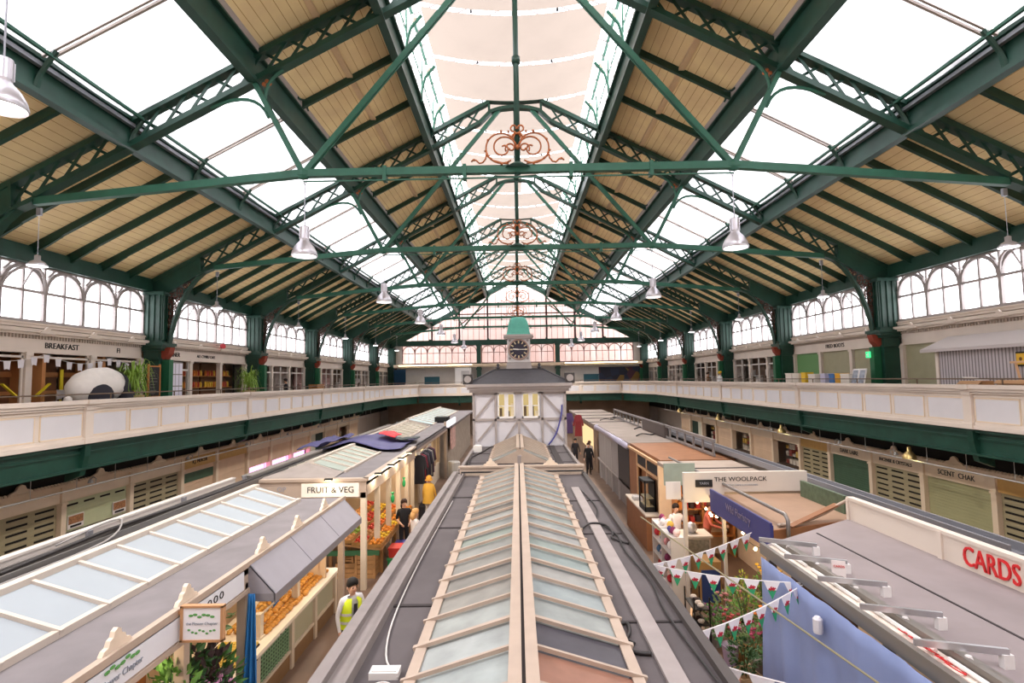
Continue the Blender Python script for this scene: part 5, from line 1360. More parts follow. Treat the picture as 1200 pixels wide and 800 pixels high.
TRAY = mat('tray_wood', '#a8793f', .65, noise=.2, scale=6); ROWW = ['front', 'second', 'third', 'back']
tp_ = None
for i, row in enumerate(layout):
    for j, kind in enumerate(row):
        c = Vector((-4.05-j*.42, 15.75+i*.66, .81+j*.062+(.0)))
        if tp_ is None:
            m = MB().bx(-.2,.2,-.31,.31,0,.015); m.bx(-.2,-.185,-.31,.31,0,.09); m.bx(.185,.2,-.31,.31,0,.09); m.bx(-.2,.2,-.31,-.295,0,.09); m.bx(-.2,.2,.295,.31,0,.09)
            tp_ = q = m.build('produce_tray', TRAY, origin=(0,0,0)); q.location = c
        else: q = tp_.copy(); COL.objects.link(q); q.location = c
        tag(q, 'shallow wooden tray of %s, %s from the near end, %s row from the aisle' % (FK[kind][1]+'s' if FK[kind][1][-1] != 'y' else FK[kind][1], ORD[i], ROWW[j]), 'tray', 'fruit trays')
        for a in range(3):
            for b in range(4):
                put_fruit(kind, c+Vector((-.12+a*.12+R.uniform(-.01,.01), -.22+b*.145+R.uniform(-.01,.01), .02+(.035 if (a+b) % 2 else 0))), '%s in the %s tray of the %s row on the fruit table' % (FK[kind][1], ORD[i], ROWW[j]), '%ss in tray %s, %s row' % (FK[kind][1], ORD[i], ROWW[j]))
# crates in green and red by the aisle, balloons, flowers
tag(MB().bx(-3.78, -3.42, 15.9, 16.5, 0, .35).bx(-3.8, -3.4, 15.88, 16.52, .32, .37).build('plastic_crate', mat('green_crate', '#2c8a52', .5)), 'green plastic crate on the floor at the aisle side of the fruit table', 'crate')
tag(MB().bx(-3.76, -3.44, 15.95, 16.45, .37, .62).bx(-3.78, -3.42, 15.93, 16.47, .59, .64).build('plastic_crate', mat('red_crate', '#b8322c', .5)), 'red plastic crate stacked on the green one by the fruit table', 'crate')
tag(MB().bx(-3.78, -3.42, 16.7, 17.2, 0, .5).bx(-3.8, -3.4, 16.68, 17.22, .47, .52).build('plastic_crate', mat('blue_crate', '#3a3f8e', .5)), 'blue plastic crate beyond the green and red ones', 'crate')
for i, (y, z) in enumerate(((17.3, 1.75), (19.0, 1.9))):
    o = thing('green_bag', 'bunch of bright green bags tied to the fruit stall post, %s' % ('nearer' if i == 0 else 'farther'), 'bag', (-3.95, y, z-.3))
    MB().ball((-3.95, y, z), .075, 10, sq=(.8,1.2,1.7)).lathe([(.015,.1),(.06,.2)], (-3.95,y,z), 8).build('film', mat('bright_green_film', '#2fae62', .4), o, smooth=True)

# clothes hung at the clothes stall
o = thing('clothes_rail', 'high steel clothes rail along the front of the clothes stall', 'rail', (-3.95, 22.8, 2.5))
m = MB().tube([(-3.9, 21.6, 2.55), (-3.9, 24.5, 2.55)], .02, 6); m.build('bar', STEEL, o)
m = MB()
for y in (21.65, 24.45): m.bx(-4.02, -3.86, y-.02, y+.02, 2.5, 2.62)
m.build('bracket', STEEL, o)
cl = [('#1d1c22','black'),('#7a2436','dark red'),('#23222a','charcoal'),('#4a4550','slate grey'),('#17171b','jet black'),('#2a2c40','navy'),('#8d8580','pale grey'),('#1f1e24','inky black'),('#5a3048','plum')]
for i, (c, nm) in enumerate(cl):
    y = 21.75+i*.31; o = thing('hanging_coat', '%s coat on the clothes rail, %s from the near end' % (nm, ORD[i]), 'coat', (-3.9, y, 1.2))
    zt = 2.5; zb_ = 1.25+.2*R.random()
    m = MB(); m.prism([(-3.9+u, y-.05, v) for u, v in ((-.06,zt-.02),(.06,zt-.02),(.22,zt-.1),(.3,zt-.55),(.22,zt-.58),(.18,zt-.35),(.2,zb_),(-.2,zb_),(-.18,zt-.35),(-.22,zt-.58),(-.3,zt-.55),(-.22,zt-.1))], (0,.12,0)); m.build('cloth', mat('coat_'+c.strip('#'), c, .8), o)
    MB().tube([(-3.9, y, zt-.03), (-3.9, y, zt+.05), (-3.87, y, zt+.07)], .006, 4).build('hanger', STEEL, o)
tag(MB().lathe([(.16,0),(.17,.02),(.13,.5),(.15,.62),(.06,.75)], (-3.7, 21.2, .0), 10).build('stuffed_sack', mat('dark_sack', '#2b2930', .8)), 'dark sack on the floor before the hanging coats', 'sack')
# ================================================================== RIGHT STALLS
PLY = mat('plywood_orange', '#8a5c3c', .6, noise=.14, scale=3); PLYT = mat('plywood_tan', '#927560', .65, noise=.14, scale=2); RFELT = mat('right_roof_felt', '#8d8282', .8, noise=.1, scale=1.6)
RGREY = mat('right_roof_grey', '#8c8078', .8, noise=.14, scale=1.5)
# card stall
b1 = thing('market_stall', 'card stall with a flat grey-pink roof and a board reading CARDS in red', 'stall', (4.9, 6.5, 0))
m = MB().prism([(3.62, 3, 2.66), (5.95, 3, 2.66), (5.95, 10.1, 2.66), (3.72, 8.6, 2.66)], (0, 0, .13)); m.build('roof_deck', RFELT, b1)
m = MB().bx(4.86, 4.885, 3, 9.2, 2.79, 2.8); m.build('roof_seam', FELTSEAM, b1)
m = MB().bx(5.9, 5.98, 3, 10.05, 2.4, 3.17); m.bx(5.88, 6.0, 3, 10.05, 3.14, 3.19); m.bx(5.87, 5.91, 7.85, 7.93, 2.79, 3.17); m.bx(5.87, 5.91, 10.0, 10.06, 2.79, 3.17); m.build('name_board', mat('name_board_cream', '#dacdc0', .5), b1)
text('lettering', 'CARDS', .36, (5.89, 7.08, 2.96), (0,-1,0), (0,0,1), mat('red_letters', '#d2282c', .5), b1, .012, sx=.74)
m = MB().bx(5.7, 5.85, 3.2, 9.6, 0, 2.66); m.bx(3.75, 5.7, 3.1, 3.2, 0, 2.66); m.build('wall', CREAM2, b1)
m = MB().bar((3.62, 3, 2.76), (3.7, 8.6, 2.76), .06, .16); m.bar((3.9, 3, 2.83), (3.95, 8.6, 2.83), .05, .1); m.bar((4.02, 3, 2.81), (4.06, 8.6, 2.81), .06, .05); m.build('front_rail', mat('dull_aluminium', '#8f8a84', .4, .6), b1)
m = MB().bar((3.78, 3, 2.8), (3.83, 8.5, 2.8), .14, .03); m.build('front_ledge', CREAM, b1)
m = MB()
for i in range(4): m.tube([(3.8+.01*i, 4.1+i*1.15, 2.84), (3.81+.01*i, 5.1+i*1.15, 2.84)], .022, 6)
m.build('fluorescent_tube', mat('white_tube', '#e9e4df', .4), b1)
text('lettering', 'CARDS', .2, (3.775, 5.25, 2.835), (.06,1,.0), (-.9,0,.43), mat('red_letters', '#d2282c', .5), b1, .004, sx=1.3)
m = MB()
for y in (3.2, 5.8, 8.4): m.bx(3.7, 3.78, y-.04, y+.04, 0, 2.7)
m.build('post', mat('dull_aluminium', '#8f8a84', .4, .6), b1)
for i, (y0, y1) in enumerate(((8.45, 8.1), (7.67, 7.37), (6.84, 6.6), (6.02, 5.77), (5.23, 5.02))):
    o = thing('lamp_bar', 'flat silver lamp arm lying across the card stall edge, %s' % ('farthest of five' if i == 0 else ORD[4-i]+' from the camera' if i < 4 else 'closest to the camera'), 'lamp', (3.9, y0, 2.9))
    MB().bar((3.6, y0, 2.93), (4.28, y1, 2.93), .035, .06).build('bar', STEEL, o)
    m = MB().bx(4.22, 4.31, y1-.02, y1+.04, 2.79, 2.91); m.lathe([(.02,0),(.035,.02),(.025,.05)], (3.95, y0-.18, 2.84), 8); m.build('fitting', mat('lamp_white', '#dcd8d6', .4), o)
m = MB().prism([(3.98, 7.2, 2.82), (4.12, 7.14, 2.82), (4.12, 7.14, 3.02), (3.98, 7.2, 3.02)], (0, .012, 0))
o = tag(m.build('price_card', mat('card_white', '#e8dedb', .5)), 'small white card with red lettering clipped to the card stall edge', 'card')
text('lettering', 'CARDS', .04, (4.05, 7.165, 2.95), (1,-.4,0), (0,0,1), mat('red_letters', '#d2282c', .5), o, .002)
# blue sheet hung along the card stall
BT = mat('grey_blue_sheet', '#8391bb', .65, noise=.08, scale=1.3)
def fn(u, v):
    y = 3.6+4.75*u; z = 2.7-2.55*v
    return (3.57+.06*math.sin(u*34+2.5*v+math.sin(u*7))*(.15+v)+.035*math.sin(u*71+v*2)*(.2+v), y, z)
tag(MB().grid(fn, 70, 14).build('hanging_sheet', BT, smooth=True, solid=.008), 'large grey-blue sheet hung down the aisle side of the card stall', 'sheet')
for i, (y, z) in enumerate(((6.7, 2.35), (5.45, 1.95))):
    tag(MB().lathe([(.05,0),(.055,.02),(.055,.16),(.03,.19)], (3.5, y, z), 10).build('spot_can', mat('can_white', '#d5d2d6', .4)), 'small white lamp can hung against the grey-blue sheet, %s' % ('farther' if i == 0 else 'nearer'), 'lamp')
# plant stall beneath the navy sign
b2 = thing('market_stall', 'plant stall with a tan plywood roof behind a navy name board', 'stall', (5.2, 11, 0))
m = MB().prism([(4.25, 9.6, 2.68), (6.25, 10.3, 2.68), (6.25, 12.5, 2.68), (4.25, 12.5, 2.68)], (0,0,.06)); m.build('roof_board', PLYT, b2)
m = MB().prism([(4.25, 9.55, 2.5), (6.25, 10.25, 2.5), (6.25, 10.3, 2.5), (4.25, 9.6, 2.5)], (0,0,.24)); m.build('roof_edge', PLY, b2)
m = MB().bx(6.0, 6.1, 10.3, 12.5, 0, 2.68); m.bx(4.3, 4.42, 9.7, 9.82, 0, 2.68); m.build('wall', mat('dark_timber', '#4a3628', .7, noise=.2), b2)
m = MB().prism([(4.02, 9.0, 2.58), (4.02, 11.75, 2.58), (4.02, 11.75, 3.02), (4.02, 9.0, 3.02)], (.04,0,0)); m.bx(4.06, 4.12, 9.1, 9.2, 2.5, 2.95); m.bx(4.06, 4.12, 11.5, 11.6, 2.5, 2.95); m.build('name_board', mat('navy_board', '#33356e', .5), b2)
text('lettering', 'Wild Floristry', .2, (4.012, 10.3, 2.85), (0,-1,0), (0,0,1), mat('faint_gold_letters', '#7a6f86', .5), b2, .004)
m = MB().tube([(4.62, 17, 2.92), (4.6, 9.7, 2.98), (4.6, 9.6, 2.9), (4.6, 9.6, 2.45)], .035, 8)
tag(m.build('steel_pipe', mat('pipe_grey', '#7f7975', .45, .5), smooth=True), 'grey steel pipe running over the plant stall roof and bent down at its end', 'pipe')
m = MB().bx(6.15, 6.22, 10.6, 12.2, 2.74, 3.08)
tag(m.build('panel_board', mat('dark_green_marble', '#4f5f4a', .4, noise=.35, scale=9)), 'mottled dark green panel standing on the back of the plant stall roof', 'panel')
cable([(4.5,9.75,2.78),(5.0,10.0,2.76),(5.5,10.2,2.84),(5.85,10.25,3.0),(5.95,10.1,3.12)], .03, 'pale curved strip of edging lying over the plant stall roof', SKYF, 'edging_strip')
tag(MB().bar((4.7, 9.75, 2.76), (5.85, 10.3, 3.0), .12, .02).build('loose_board', PLY), 'loose orange board leaning beside the curved edging strip', 'board')
for i in range(3):
    L = bpy.data.lights.new('fairy', 'POINT'); L.energy = 10; L.color = (1, .72, .36); L.shadow_soft_size = .1
    lo = bpy.data.objects.new('bulb_light', L); COL.objects.link(lo); lo.location = (4.45, 9.8+i*1.1, 2.25)
# fairy lights
o = thing('fairy_lights', 'string of warm bulbs hanging under the navy name board', 'lights', (4.2, 10.4, 2.4))
pts = [(4.15+.08*math.sin(i*1.3), 13.0-i*.36, 2.5-.08*math.sin(i*.9)) for i in range(12)]
MB().tube(pts, .006, 4).build('wire', BLACK, o)
bg = mat_glow('fairy_bulb', '#ffd58a', 14)
for p in pts: MB().ball((p[0], p[1], p[2]-.04), .032, 6).build('bulb', bg, o)
# wool stall
b3 = thing('market_stall', 'yarn stall with a cream board reading THE WOOLPACK over its open end', 'stall', (5.1, 15, 0))
m = MB().bx(4.3, 6.6, 12.75, 17.2, 2.68, 2.78); m.build('roof_deck', mat('pale_roof_board', '#a8978a', .7, noise=.15, scale=1.5), b3)
m = MB()
for y in (13.6, 14.6, 15.7): m.bx(4.3, 6.6, y, y+.06, 2.78, 2.8)
m.build('roof_seam', FELTSEAM, b3)
m = MB().bx(3.72, 6.5, 12.56, 12.66, 2.78, 3.22); m.bx(3.72, 4.62, 12.56, 12.66, 2.56, 2.78); m.build('name_board', mat('woolpack_cream', '#c9bfb4', .5), b3)
text('lettering', 'THE WOOLPACK', .135, (5.0, 12.555, 3.06), (1,0,0), (0,0,1), LETTER, b3, .004, sx=1.12)
text('lettering', 'KNITTING YARNS & ACCESSORIES', .05, (5.0, 12.555, 2.93), (1,0,0), (0,0,1), mat('grey_letters', '#8b909a', .6), b3, .003)
m = MB().bx(3.98, 4.36, 12.54, 12.56, 2.9, 3.06); pl = m.build('plaque', BLACK, b3)
text('lettering', 'YARN', .08, (4.17, 12.535, 2.98), (1,0,0), (0,0,1), mat('grey_letters', '#8b909a', .6), pl, .003)
m = MB().bx(6.5, 6.6, 12.7, 17.2, 0, 2.68); m.bx(4.3, 6.5, 17.1, 17.2, 0, 2.68); m.build('wall', mat('stall_warm_wall', '#d9bfa0', .6, noise=.08), b3)
m = MB().bx(3.7, 3.78, 12.58, 12.66, 0, 2.6); m.bx(4.58, 4.64, 12.58, 12.66, 0, 2.6); m.build('post', mat('pale_grey_post', '#b5aeaa', .5), b3)
L = bpy.data.lights.new('wool', 'POINT'); L.energy = 40; L.color = (1, .8, .6); L.shadow_soft_size = .25
lo = bpy.data.objects.new('bulb_light', L); COL.objects.link(lo); lo.location = (4.6, 15.2, 2.45)
tag(MB().bx(3.42, 3.76, 12.95, 12.98, 2.55, 2.95).build('poster', mat('poster_white', '#ded6d0', .5)), 'white poster hung at the left of the yarn stall entrance', 'poster')
pz = bpy.data.objects['poster' if 'poster' in bpy.data.objects else 'poster.001']
tag(MB().bx(3.5, 4.25, 13.4, 13.44, 2.78, 3.3).build('panel_board', mat('dusty_green_panel', '#8e978a', .6, noise=.15)), 'dusty green panel above the white poster', 'panel')
YC = ['#b8323c','#e9e2e0','#3d3a78','#c98a8e','#7a2f55','#d9b04e','#4a6a8e','#e6c9c4','#2b2838']
o = thing('yarn_shelf', 'pale shelf unit of yarn just inside the yarn stall', 'shelf', (4.05, 14.3, 0))
m = MB()
for z in (.3, .7, 1.1, 1.5): m.bx(3.6, 3.95, 13.4, 15.2, z, z+.03)
for y in (13.4, 14.3, 15.2): m.bx(3.6, 3.95, y-.02, y+.02, 0, 1.55)
m.build('frame', mat('shelf_grey', '#c3bdb9', .5), o)
yb = None
for z in (.33, .73, 1.13, 1.53):
    for i in range(10):
        c = R.choice(YC)
        m = MB().ball((0,0,.1), .085, 8, sq=(1,1,1.1)); m.tube([(-.08,0,.1), (0,.02,.19), (.08,0,.1)], .012, 4)
        q = m.build('yarn_ball', mat('yarn_'+c.strip('#'), c, .85), smooth=True, origin=(0,0,0)); q.location = (3.78+R.uniform(-.09, .07), 13.52+i*.175+R.uniform(-.03, .03), z); q.scale = (R.uniform(.7, 1.1),)*3
        tag(q, 'ball of yarn on the pale shelf unit inside the yarn stall', 'yarn', 'yarn balls on the shelf')
o = thing('shop_cabinet', 'wooden cabinet with a navy door in the yarn stall entrance', 'cabinet', (4.5, 13.6, 0))
MB().bx(4.22, 4.75, 13.3, 13.9, 0, 1.0).build('body', mat('cabinet_oak', '#a5804f', .6, noise=.15), o)
MB().bx(4.27, 4.7, 13.27, 13.3, .08, .82).build('door', mat('navy_door', '#2c3f74', .5), o)
o = thing('glass_counter', 'counter with a mottled glass front behind the navy-doored cabinet', 'counter', (4.6, 14.8, 0))
MB().bx(4.2, 4.9, 14.4, 15.0, 0, 1.25).bx(4.15, 4.95, 14.35, 15.05, 1.25, 1.3).build('body', mat('counter_pale', '#cfc7be', .5), o)
MB().bx(4.25, 4.85, 14.37, 14.4, .85, 1.2).build('glass_front', mat('mottled_glass', '#8a8578', .3, noise=.4, scale=14), o)
MB().lathe([(.0,0),(.12,.02),(.16,.12),(.12,.24),(.0,.28)], (4.5, 14.7, 1.3), 12).build('bowl', mat('silver_pot', '#c9c8cc', .3, .6), o, smooth=True)
o = thing('display_shelf', 'tall warm wooden shelf of dark goods at the back of the yarn stall', 'shelf', (5.4, 17.0, 0))
m = MB()
for z in (.6, 1.0, 1.4, 1.8, 2.2): m.bx(4.7, 6.4, 16.7, 17.08, z, z+.04)
for x in (4.7, 5.5, 6.4): m.bx(x-.03, x+.03, 16.7, 17.08, 0, 2.3)
m.build('frame', mat('orange_wood', '#b9783f', .6), o)
m = MB()
for z in (1.04, 1.44, 1.84):
    for i in range(9): m.bx(4.76+i*.18, 4.88+i*.18, 16.72, 16.95, z, z+.14+R.random()*.14, R.randrange(4))
m.build('goods', [mat('goods_dark', '#3b2a28', .7), mat('goods_red', '#b23a34', .6), mat('goods_cream', '#d9c4a0', .6), mat('goods_orange', '#c87a34', .6)], o)
# wooden kiosk
b4 = thing('wooden_kiosk', 'orange plywood kiosk with dark high windows in the right row', 'kiosk', (5.2, 19.6, 0))
m = MB().bx(4.45, 6.8, 17.4, 22.0, 2.66, 2.78); m.build('roof_deck', PLY, b4)
m = MB().bx(4.4, 4.5, 20.6, 22.05, 0, 2.66); m.bx(4.4, 4.5, 17.4, 20.6, 2.15, 2.66); m.bx(4.55, 4.6, 17.4, 20.6, 0, 2.2); m.bx(4.4, 6.6, 22.0, 22.05, 0, 2.66); m.bx(4.5, 6.6, 17.35, 17.4, 0, 2.66); m.build('cladding', PLY, b4)
m = MB().bx(4.38, 4.41, 17.6, 18.95, 2.25, 2.55); m.bx(4.38, 4.41, 19.05, 20.4, 2.25, 2.55); m.build('high_window', BLACK, b4)
m = MB()
for y in (17.45, 19.0, 20.5): m.bx(4.36, 4.42, y-.04, y+.04, 0, 2.66)
m.bx(4.36, 4.42, 17.4, 20.6, 2.15, 2.22); m.bx(4.36, 4.44, 17.4, 22.05, 2.6, 2.68); m.bx(4.5, 4.56, 18.1, 18.16, 0, 2.15); m.build('trim', mat('kiosk_trim', '#c9a077', .55), b4)
o = thing('kiosk_counter', 'wooden serving counter projecting in front of the plywood kiosk', 'counter', (4.2, 19, 0))
MB().bx(3.95, 4.35, 17.4, 20.5, 0, 1.05).build('body', PLY, o); MB().bx(3.92, 4.38, 17.35, 20.55, 1.05, 1.1).build('worktop', mat('counter_pale2', '#cdbfb0', .4), o)
o = thing('drinks_fridge', 'black glass-fronted drinks fridge on the kiosk counter', 'fridge', (4.2, 18.2, 1.1))
m = MB().bx(4.0, 4.36, 17.75, 18.6, 1.1, 1.25); m.bx(4.0, 4.36, 17.75, 18.6, 2.0, 2.08); m.bx(4.32, 4.36, 17.75, 18.6, 1.1, 2.08)
for y in (17.75, 18.56): m.bx(4.0, 4.04, y, y+.04, 1.1, 2.08); m.bx(4.32, 4.36, y, y+.04, 1.1, 2.08)
m.build('cabinet', BLACK, o)
m = MB().bx(4.05, 4.3, 17.8, 18.55, 1.5, 1.52); m.bx(4.05, 4.3, 17.8, 18.55, 1.25, 1.27)
for i in range(6): m.lathe([(.035,0),(.035,.14),(.015,.18)], (4.15, 17.86+i*.12, 1.27), 7)
m.build('shelf_contents', mat('fridge_goods', '#9a8c6c', .5), o)
tag(MB().bx(4.0, 4.3, 19.4, 19.8, 1.1, 1.2).bx(4.02, 4.28, 19.42, 19.78, 1.2, 1.22).build('till', mat('till_grey', '#c2bfbd', .5)), 'small grey till on the kiosk counter beyond the black fridge', 'till')
# grey stalls beyond
b5 = thing('market_stall', 'grey panelled stall with a dark shutter beyond the plywood kiosk', 'stall', (5.4, 26.6, 0))
m = MB().bx(4.4, 7.0, 22.1, 31, 2.66, 2.78); m.build('roof_deck', RGREY, b5)
m = MB().bx(4.5, 6.8, 22.15, 30.9, 0, 2.66); m.build('wall', mat('grey_stall_wall', '#857f7c', .6, noise=.1), b5)
MB().bx(4.42, 4.5, 22.2, 24.6, .9, 2.5).build('shutter', mat('dark_shutter', '#25252a', .5), b5)
m = MB()
for y in (24.7, 26.4, 28.2, 30.0): m.bx(4.42, 4.5, y-.05, y+.05, 0, 2.6)
m.bx(4.42, 4.5, 22.1, 31, .9, .98); m.build('trim', mat('pale_grey_post', '#b5aeaa', .5), b5)
MB().bx(4.43, 4.5, 24.8, 29.9, 1.0, 2.45).build('panel', mat('mid_grey_panel', '#9c9693', .5), b5)
m = MB().tube([(4.42, 22.3, 2.62), (4.42, 30.9, 2.62)], .14, 10); m.tube([(4.42, 30.6, 2.62), (4.42, 31.0, 2.62)], .17, 10)
tag(m.build('vent_duct', mat('silver_duct', '#c4bfd2', .3, .6), smooth=True), 'silver round duct along the top of the grey panelled stall', 'duct')
b6 = thing('market_stall', 'farthest stalls of the right row with a brown-grey roof', 'stall', (5.4, 38, 0))
m = MB().bx(4.3, 7.0, 31.4, 46, 2.6, 2.74); m.build('roof_deck', RGREY, b6)
m = MB().bx(4.5, 6.8, 31.5, 45.9, 0, 2.6); m.build('wall', mat('brown_stall_wall', '#8c7460', .7, noise=.3, scale=2), b6)
m = MB()
for y in (33, 36, 39, 42): m.bx(4.3, 7.0, y, y+.08, 2.74, 2.77); 
m.build('roof_seam', FELTSEAM, b6)
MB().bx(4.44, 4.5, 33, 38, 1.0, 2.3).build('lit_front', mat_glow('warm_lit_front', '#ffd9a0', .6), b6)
for i, (x, c, l) in enumerate(((3.9, '#7d2a30', 'red'), (3.5, '#4c3a66', 'purple'))):
    m = MB(); m.prism([(x-.16, 36+i*2, 2.95), (x-.05, 36+i*2, 3.0), (x+.15, 36+i*2, 3.0), (x+.26, 36+i*2, 2.95), (x+.42, 36.05+i*2, 2.3), (x+.3, 36.05+i*2, 2.25), (x+.24, 36+i*2, 2.55), (x+.3, 36.1+i*2, 1.6), (x-.2, 36.1+i*2, 1.6), (x-.14, 36+i*2, 2.55), (x-.2, 36.05+i*2, 2.25), (x-.32, 36.05+i*2, 2.3)], (0, .04, 0)); tag(m.build('hanging_garment', mat('garment_'+l, c, .8)), '%s garment hung high by the far right stalls' % l, 'garment')
# galvanised tray and ladder rack behind the right row
o = thing('cable_tray', 'galvanised cable tray behind the right stall roofs', 'tray', (6.8, 12, 2.9))
m = MB().bx(6.6, 6.85, 7.6, 26, 2.9, 2.93); m.bx(6.58, 6.62, 7.6, 26, 2.9, 3.05); m.bx(6.83, 6.87, 7.6, 26, 2.9, 3.05); m.build('channel', mat('tray_galv', '#8f8f95', .4, .5), o)
m = MB()
for i in range(8): m.bx(6.88, 6.94, 8+i*2.4, 8.08+i*2.4, 2.2, 3.0)
m.build('bracket', GALV, o)
o = thing('ladder_rack', 'grey ladder-like rack standing on the far right stall roof', 'rack', (6.2, 27, 2.78))
m = MB().bar((6.3, 17.8, 3.3), (6.3, 36, 3.3), .08, .1); m.bar((6.3, 17.8, 2.85), (6.3, 36, 2.85), .06, .08)
for i in range(19): m.bar((6.3, 17.9+i, 2.8), (6.3, 17.9+i, 3.3), .05, .1, 0, (0,1,0))
m.build('rail', mat('rack_grey', '#85807f', .5, .4), o)
MB().bx(6.2, 6.4, 23.5, 27.5, 2.8, 3.32).build('mesh_panel', mat('rack_brown', '#4e4340', .7), o)
m = MB().bx(6.9, 7.0, 8, 31, 2.0, 2.9); m.bx(6.86, 7.04, 8, 31, 2.88, 2.93)
tag(m.build('parapet_board', mat('right_parapet', '#beb1a5', .6, noise=.08)), 'pale board along the back of the right stall roofs', 'board')
for i, (x, y) in enumerate(((5.2, 24.3), (5.8, 27.5), (5.0, 33.5), (5.9, 35.0))):
    cable([(x, y, 2.82), (x+.4, y+.6, 2.85), (x+.8, y+.4, 2.82), (x+1.1, y+1.2, 2.83)], .03, 'dark cable lying on the far right stall roofs, %s from the camera' % ORD[i])

# ------------------------------------------------------------------ bunting with white, green and red flags
FW = mat('flag_white', '#e9e6ea', .7); FG = mat('flag_green', '#2f9a68', .7); FR = mat('flag_red', '#b3243a', .7); STRING = mat('bunting_string', '#e4e0de', .7)
DRG = [(-.36,-.1),(-.3,.12),(-.2,.02),(-.14,.22),(.0,.3),(-.02,.12),(.14,.24),(.22,.14),(.3,.2),(.4,.06),(.26,.02),(.3,-.14),(.2,-.08),(.16,-.26),(.06,-.1),(-.1,-.14),(-.14,-.28),(-.22,-.12)]
def bunting(p, q, n, sag, label, wd=.24, h=.3):
    p, q = Vector(p), Vector(q); o = thing('bunting', label, 'bunting', (p+q)/2)
    N = 24; P_ = lambda t: p.lerp(q, t)+Vector((0,0,-sag*4*t*(1-t)))
    MB().tube([P_(i/N) for i in range(N+1)], .008, 5).build('string', STRING, o)
    for i in range(n):
        t0 = (i+.06)/n; t1 = (i+.88)/n; a, b = P_(t0), P_(t1); d = (b-a).normalized(); c = (a+b)/2; w_ = (b-a).length; h = w_*1.15
        sw = R.uniform(-.04, .04); nrm = d.cross(Vector((0,0,1))).normalized(); dn = (Vector((0,0,-1))+nrm*sw).normalized()
        tip = c+dn*h; k = .48
        l, r = a.lerp(tip, k), b.lerp(tip, k)
        m = MB(); off = nrm*.006
        m.prism([a, b, r, l], off, 0); m.prism([l, r, tip], off, 1)
        cc = c+dn*(h*.42)
        for side in (1,):
            m.prism([cc+d*(u*w_*.62)-dn*(v*w_*.6)-nrm*.003 for u, v in DRG], nrm*.012, 2)
        m.build('flag', [FW, FG, FR], o)
bunting((2.0, 8.55, 2.55), (3.95, 9.55, 2.72), 8, .06, 'bunting of white and green red-dragon flags, highest and farthest string')
bunting((1.95, 8.35, 2.62), (3.72, 7.42, 2.66), 8, .05, 'bunting of red-dragon flags running to the middle of the grey-blue sheet')
bunting((1.95, 6.3, 2.55), (3.7, 7.38, 2.66), 8, .05, 'bunting of red-dragon flags rising from the roof edge to the sheet, third string')
bunting((1.95, 5.75, 2.5), (3.5, 4.95, 2.5), 6, .05, 'bunting of red-dragon flags lowest of all, crossing in front of the striped pot')
tag(MB().tube([(2.3, 10.6, 2.75), (3.45, 5.0, 2.45)], .012, 5).build('guy_rope', mat('olive_rope', '#8b8468', .8)), 'taut olive rope slanting down past the strings of bunting', 'rope')

# ------------------------------------------------------------------ plants
LEAF = [mat('leaf_a', '#4f7a3c', .5, noise=.2, scale=20), mat('leaf_b', '#6b9a48', .5, noise=.2, scale=20), mat('leaf_c', '#3a5f38', .5, noise=.2, scale=20), mat('leaf_d', '#7f9a66', .5), mat('leaf_dark', '#4a3a3a', .6), mat('leaf_yellow','#a8b04a',.5)]
POTM = {'terracotta': mat('pot_terracotta', '#b0735a', .7, noise=.1), 'grey': mat('pot_grey', '#9a9490', .6), 'white': mat('pot_white', '#d8d2d2', .5), 'lilac': mat('pot_lilac', '#a99ab8', .6), 'black': mat('pot_black', '#2b2826', .6), 'wood': WOOD}
def foliage(mb, c, rx, ry, rz, n, ls, rr):
    for _ in range(n):
        while True:
            u = Vector((rr.uniform(-1,1), rr.uniform(-1,1), rr.uniform(-1,1)))
            if u.length < 1: break
        p = Vector(c)+Vector((u.x*rx, u.y*ry, u.z*rz)); d = (Vector((u.x, u.y, u.z*.6+.25))+Vector((rr.uniform(-.5,.5), rr.uniform(-.5,.5), rr.uniform(-.3,.5)))).normalized()
        s = d.cross(Vector((rr.uniform(-1,1), rr.uniform(-1,1), 1))).normalized(); L = ls*rr.uniform(.6, 1.3); w_ = L*.3; up = d.cross(s)
        mb.add([p, p+d*L*.45+s*w_+up*L*.05, p+d*L, p+d*L*.45-s*w_+up*L*.05, p+d*L*.5-up*L*.06], [(0,1,4),(1,2,4),(2,3,4),(3,0,4)])
def plant(x, y, z, h, r, leaf, pot, label, flowers=None, ls=.12, n=150, seed=0, cat='plant', pr=.12, ph=.22):
    rr = random.Random(seed+int(x*100)+int(y*100)); o = thing('potted_plant', label, cat, (x, y, z))
    if pot: MB().lathe([(pr*.75,0),(pr,ph),(pr*1.08,ph),(pr*1.08,ph+.02),(pr*.9,ph+.02)], (x,y,z), 14).build('pot', POTM[pot], o, smooth=False)
    zb = z+(ph if pot else 0)
    m = MB(); foliage(m, (x, y, zb+h*.5), r, r, h*.55, n, ls, rr); m.build('foliage', LEAF[leaf], o)
    m = MB()
    for _ in range(5): a = rr.uniform(0, 6); m.tube([(x,y,zb-.02), (x+r*.3*math.cos(a), y+r*.3*math.sin(a), zb+h*.5), (x+r*.6*math.cos(a), y+r*.6*math.sin(a), zb+h*.85)], .006, 4)
    m.build('stem', LEAF[2], o)
    if flowers:
        m = MB()
        for _ in range(16):
            a = rr.uniform(0, 6); q = rr.uniform(.2, 1)
            c = (x+r*q*math.cos(a), y+r*q*math.sin(a), zb+h*rr.uniform(.75, 1.1))
            for k in range(5): m.ball((c[0]+.022*math.cos(k*1.257), c[1]+.022*math.sin(k*1.257), c[2]), .02, 5)
        m.build('flowers', mat('petal_'+flowers.strip('#'), flowers, .6), o)
    return o
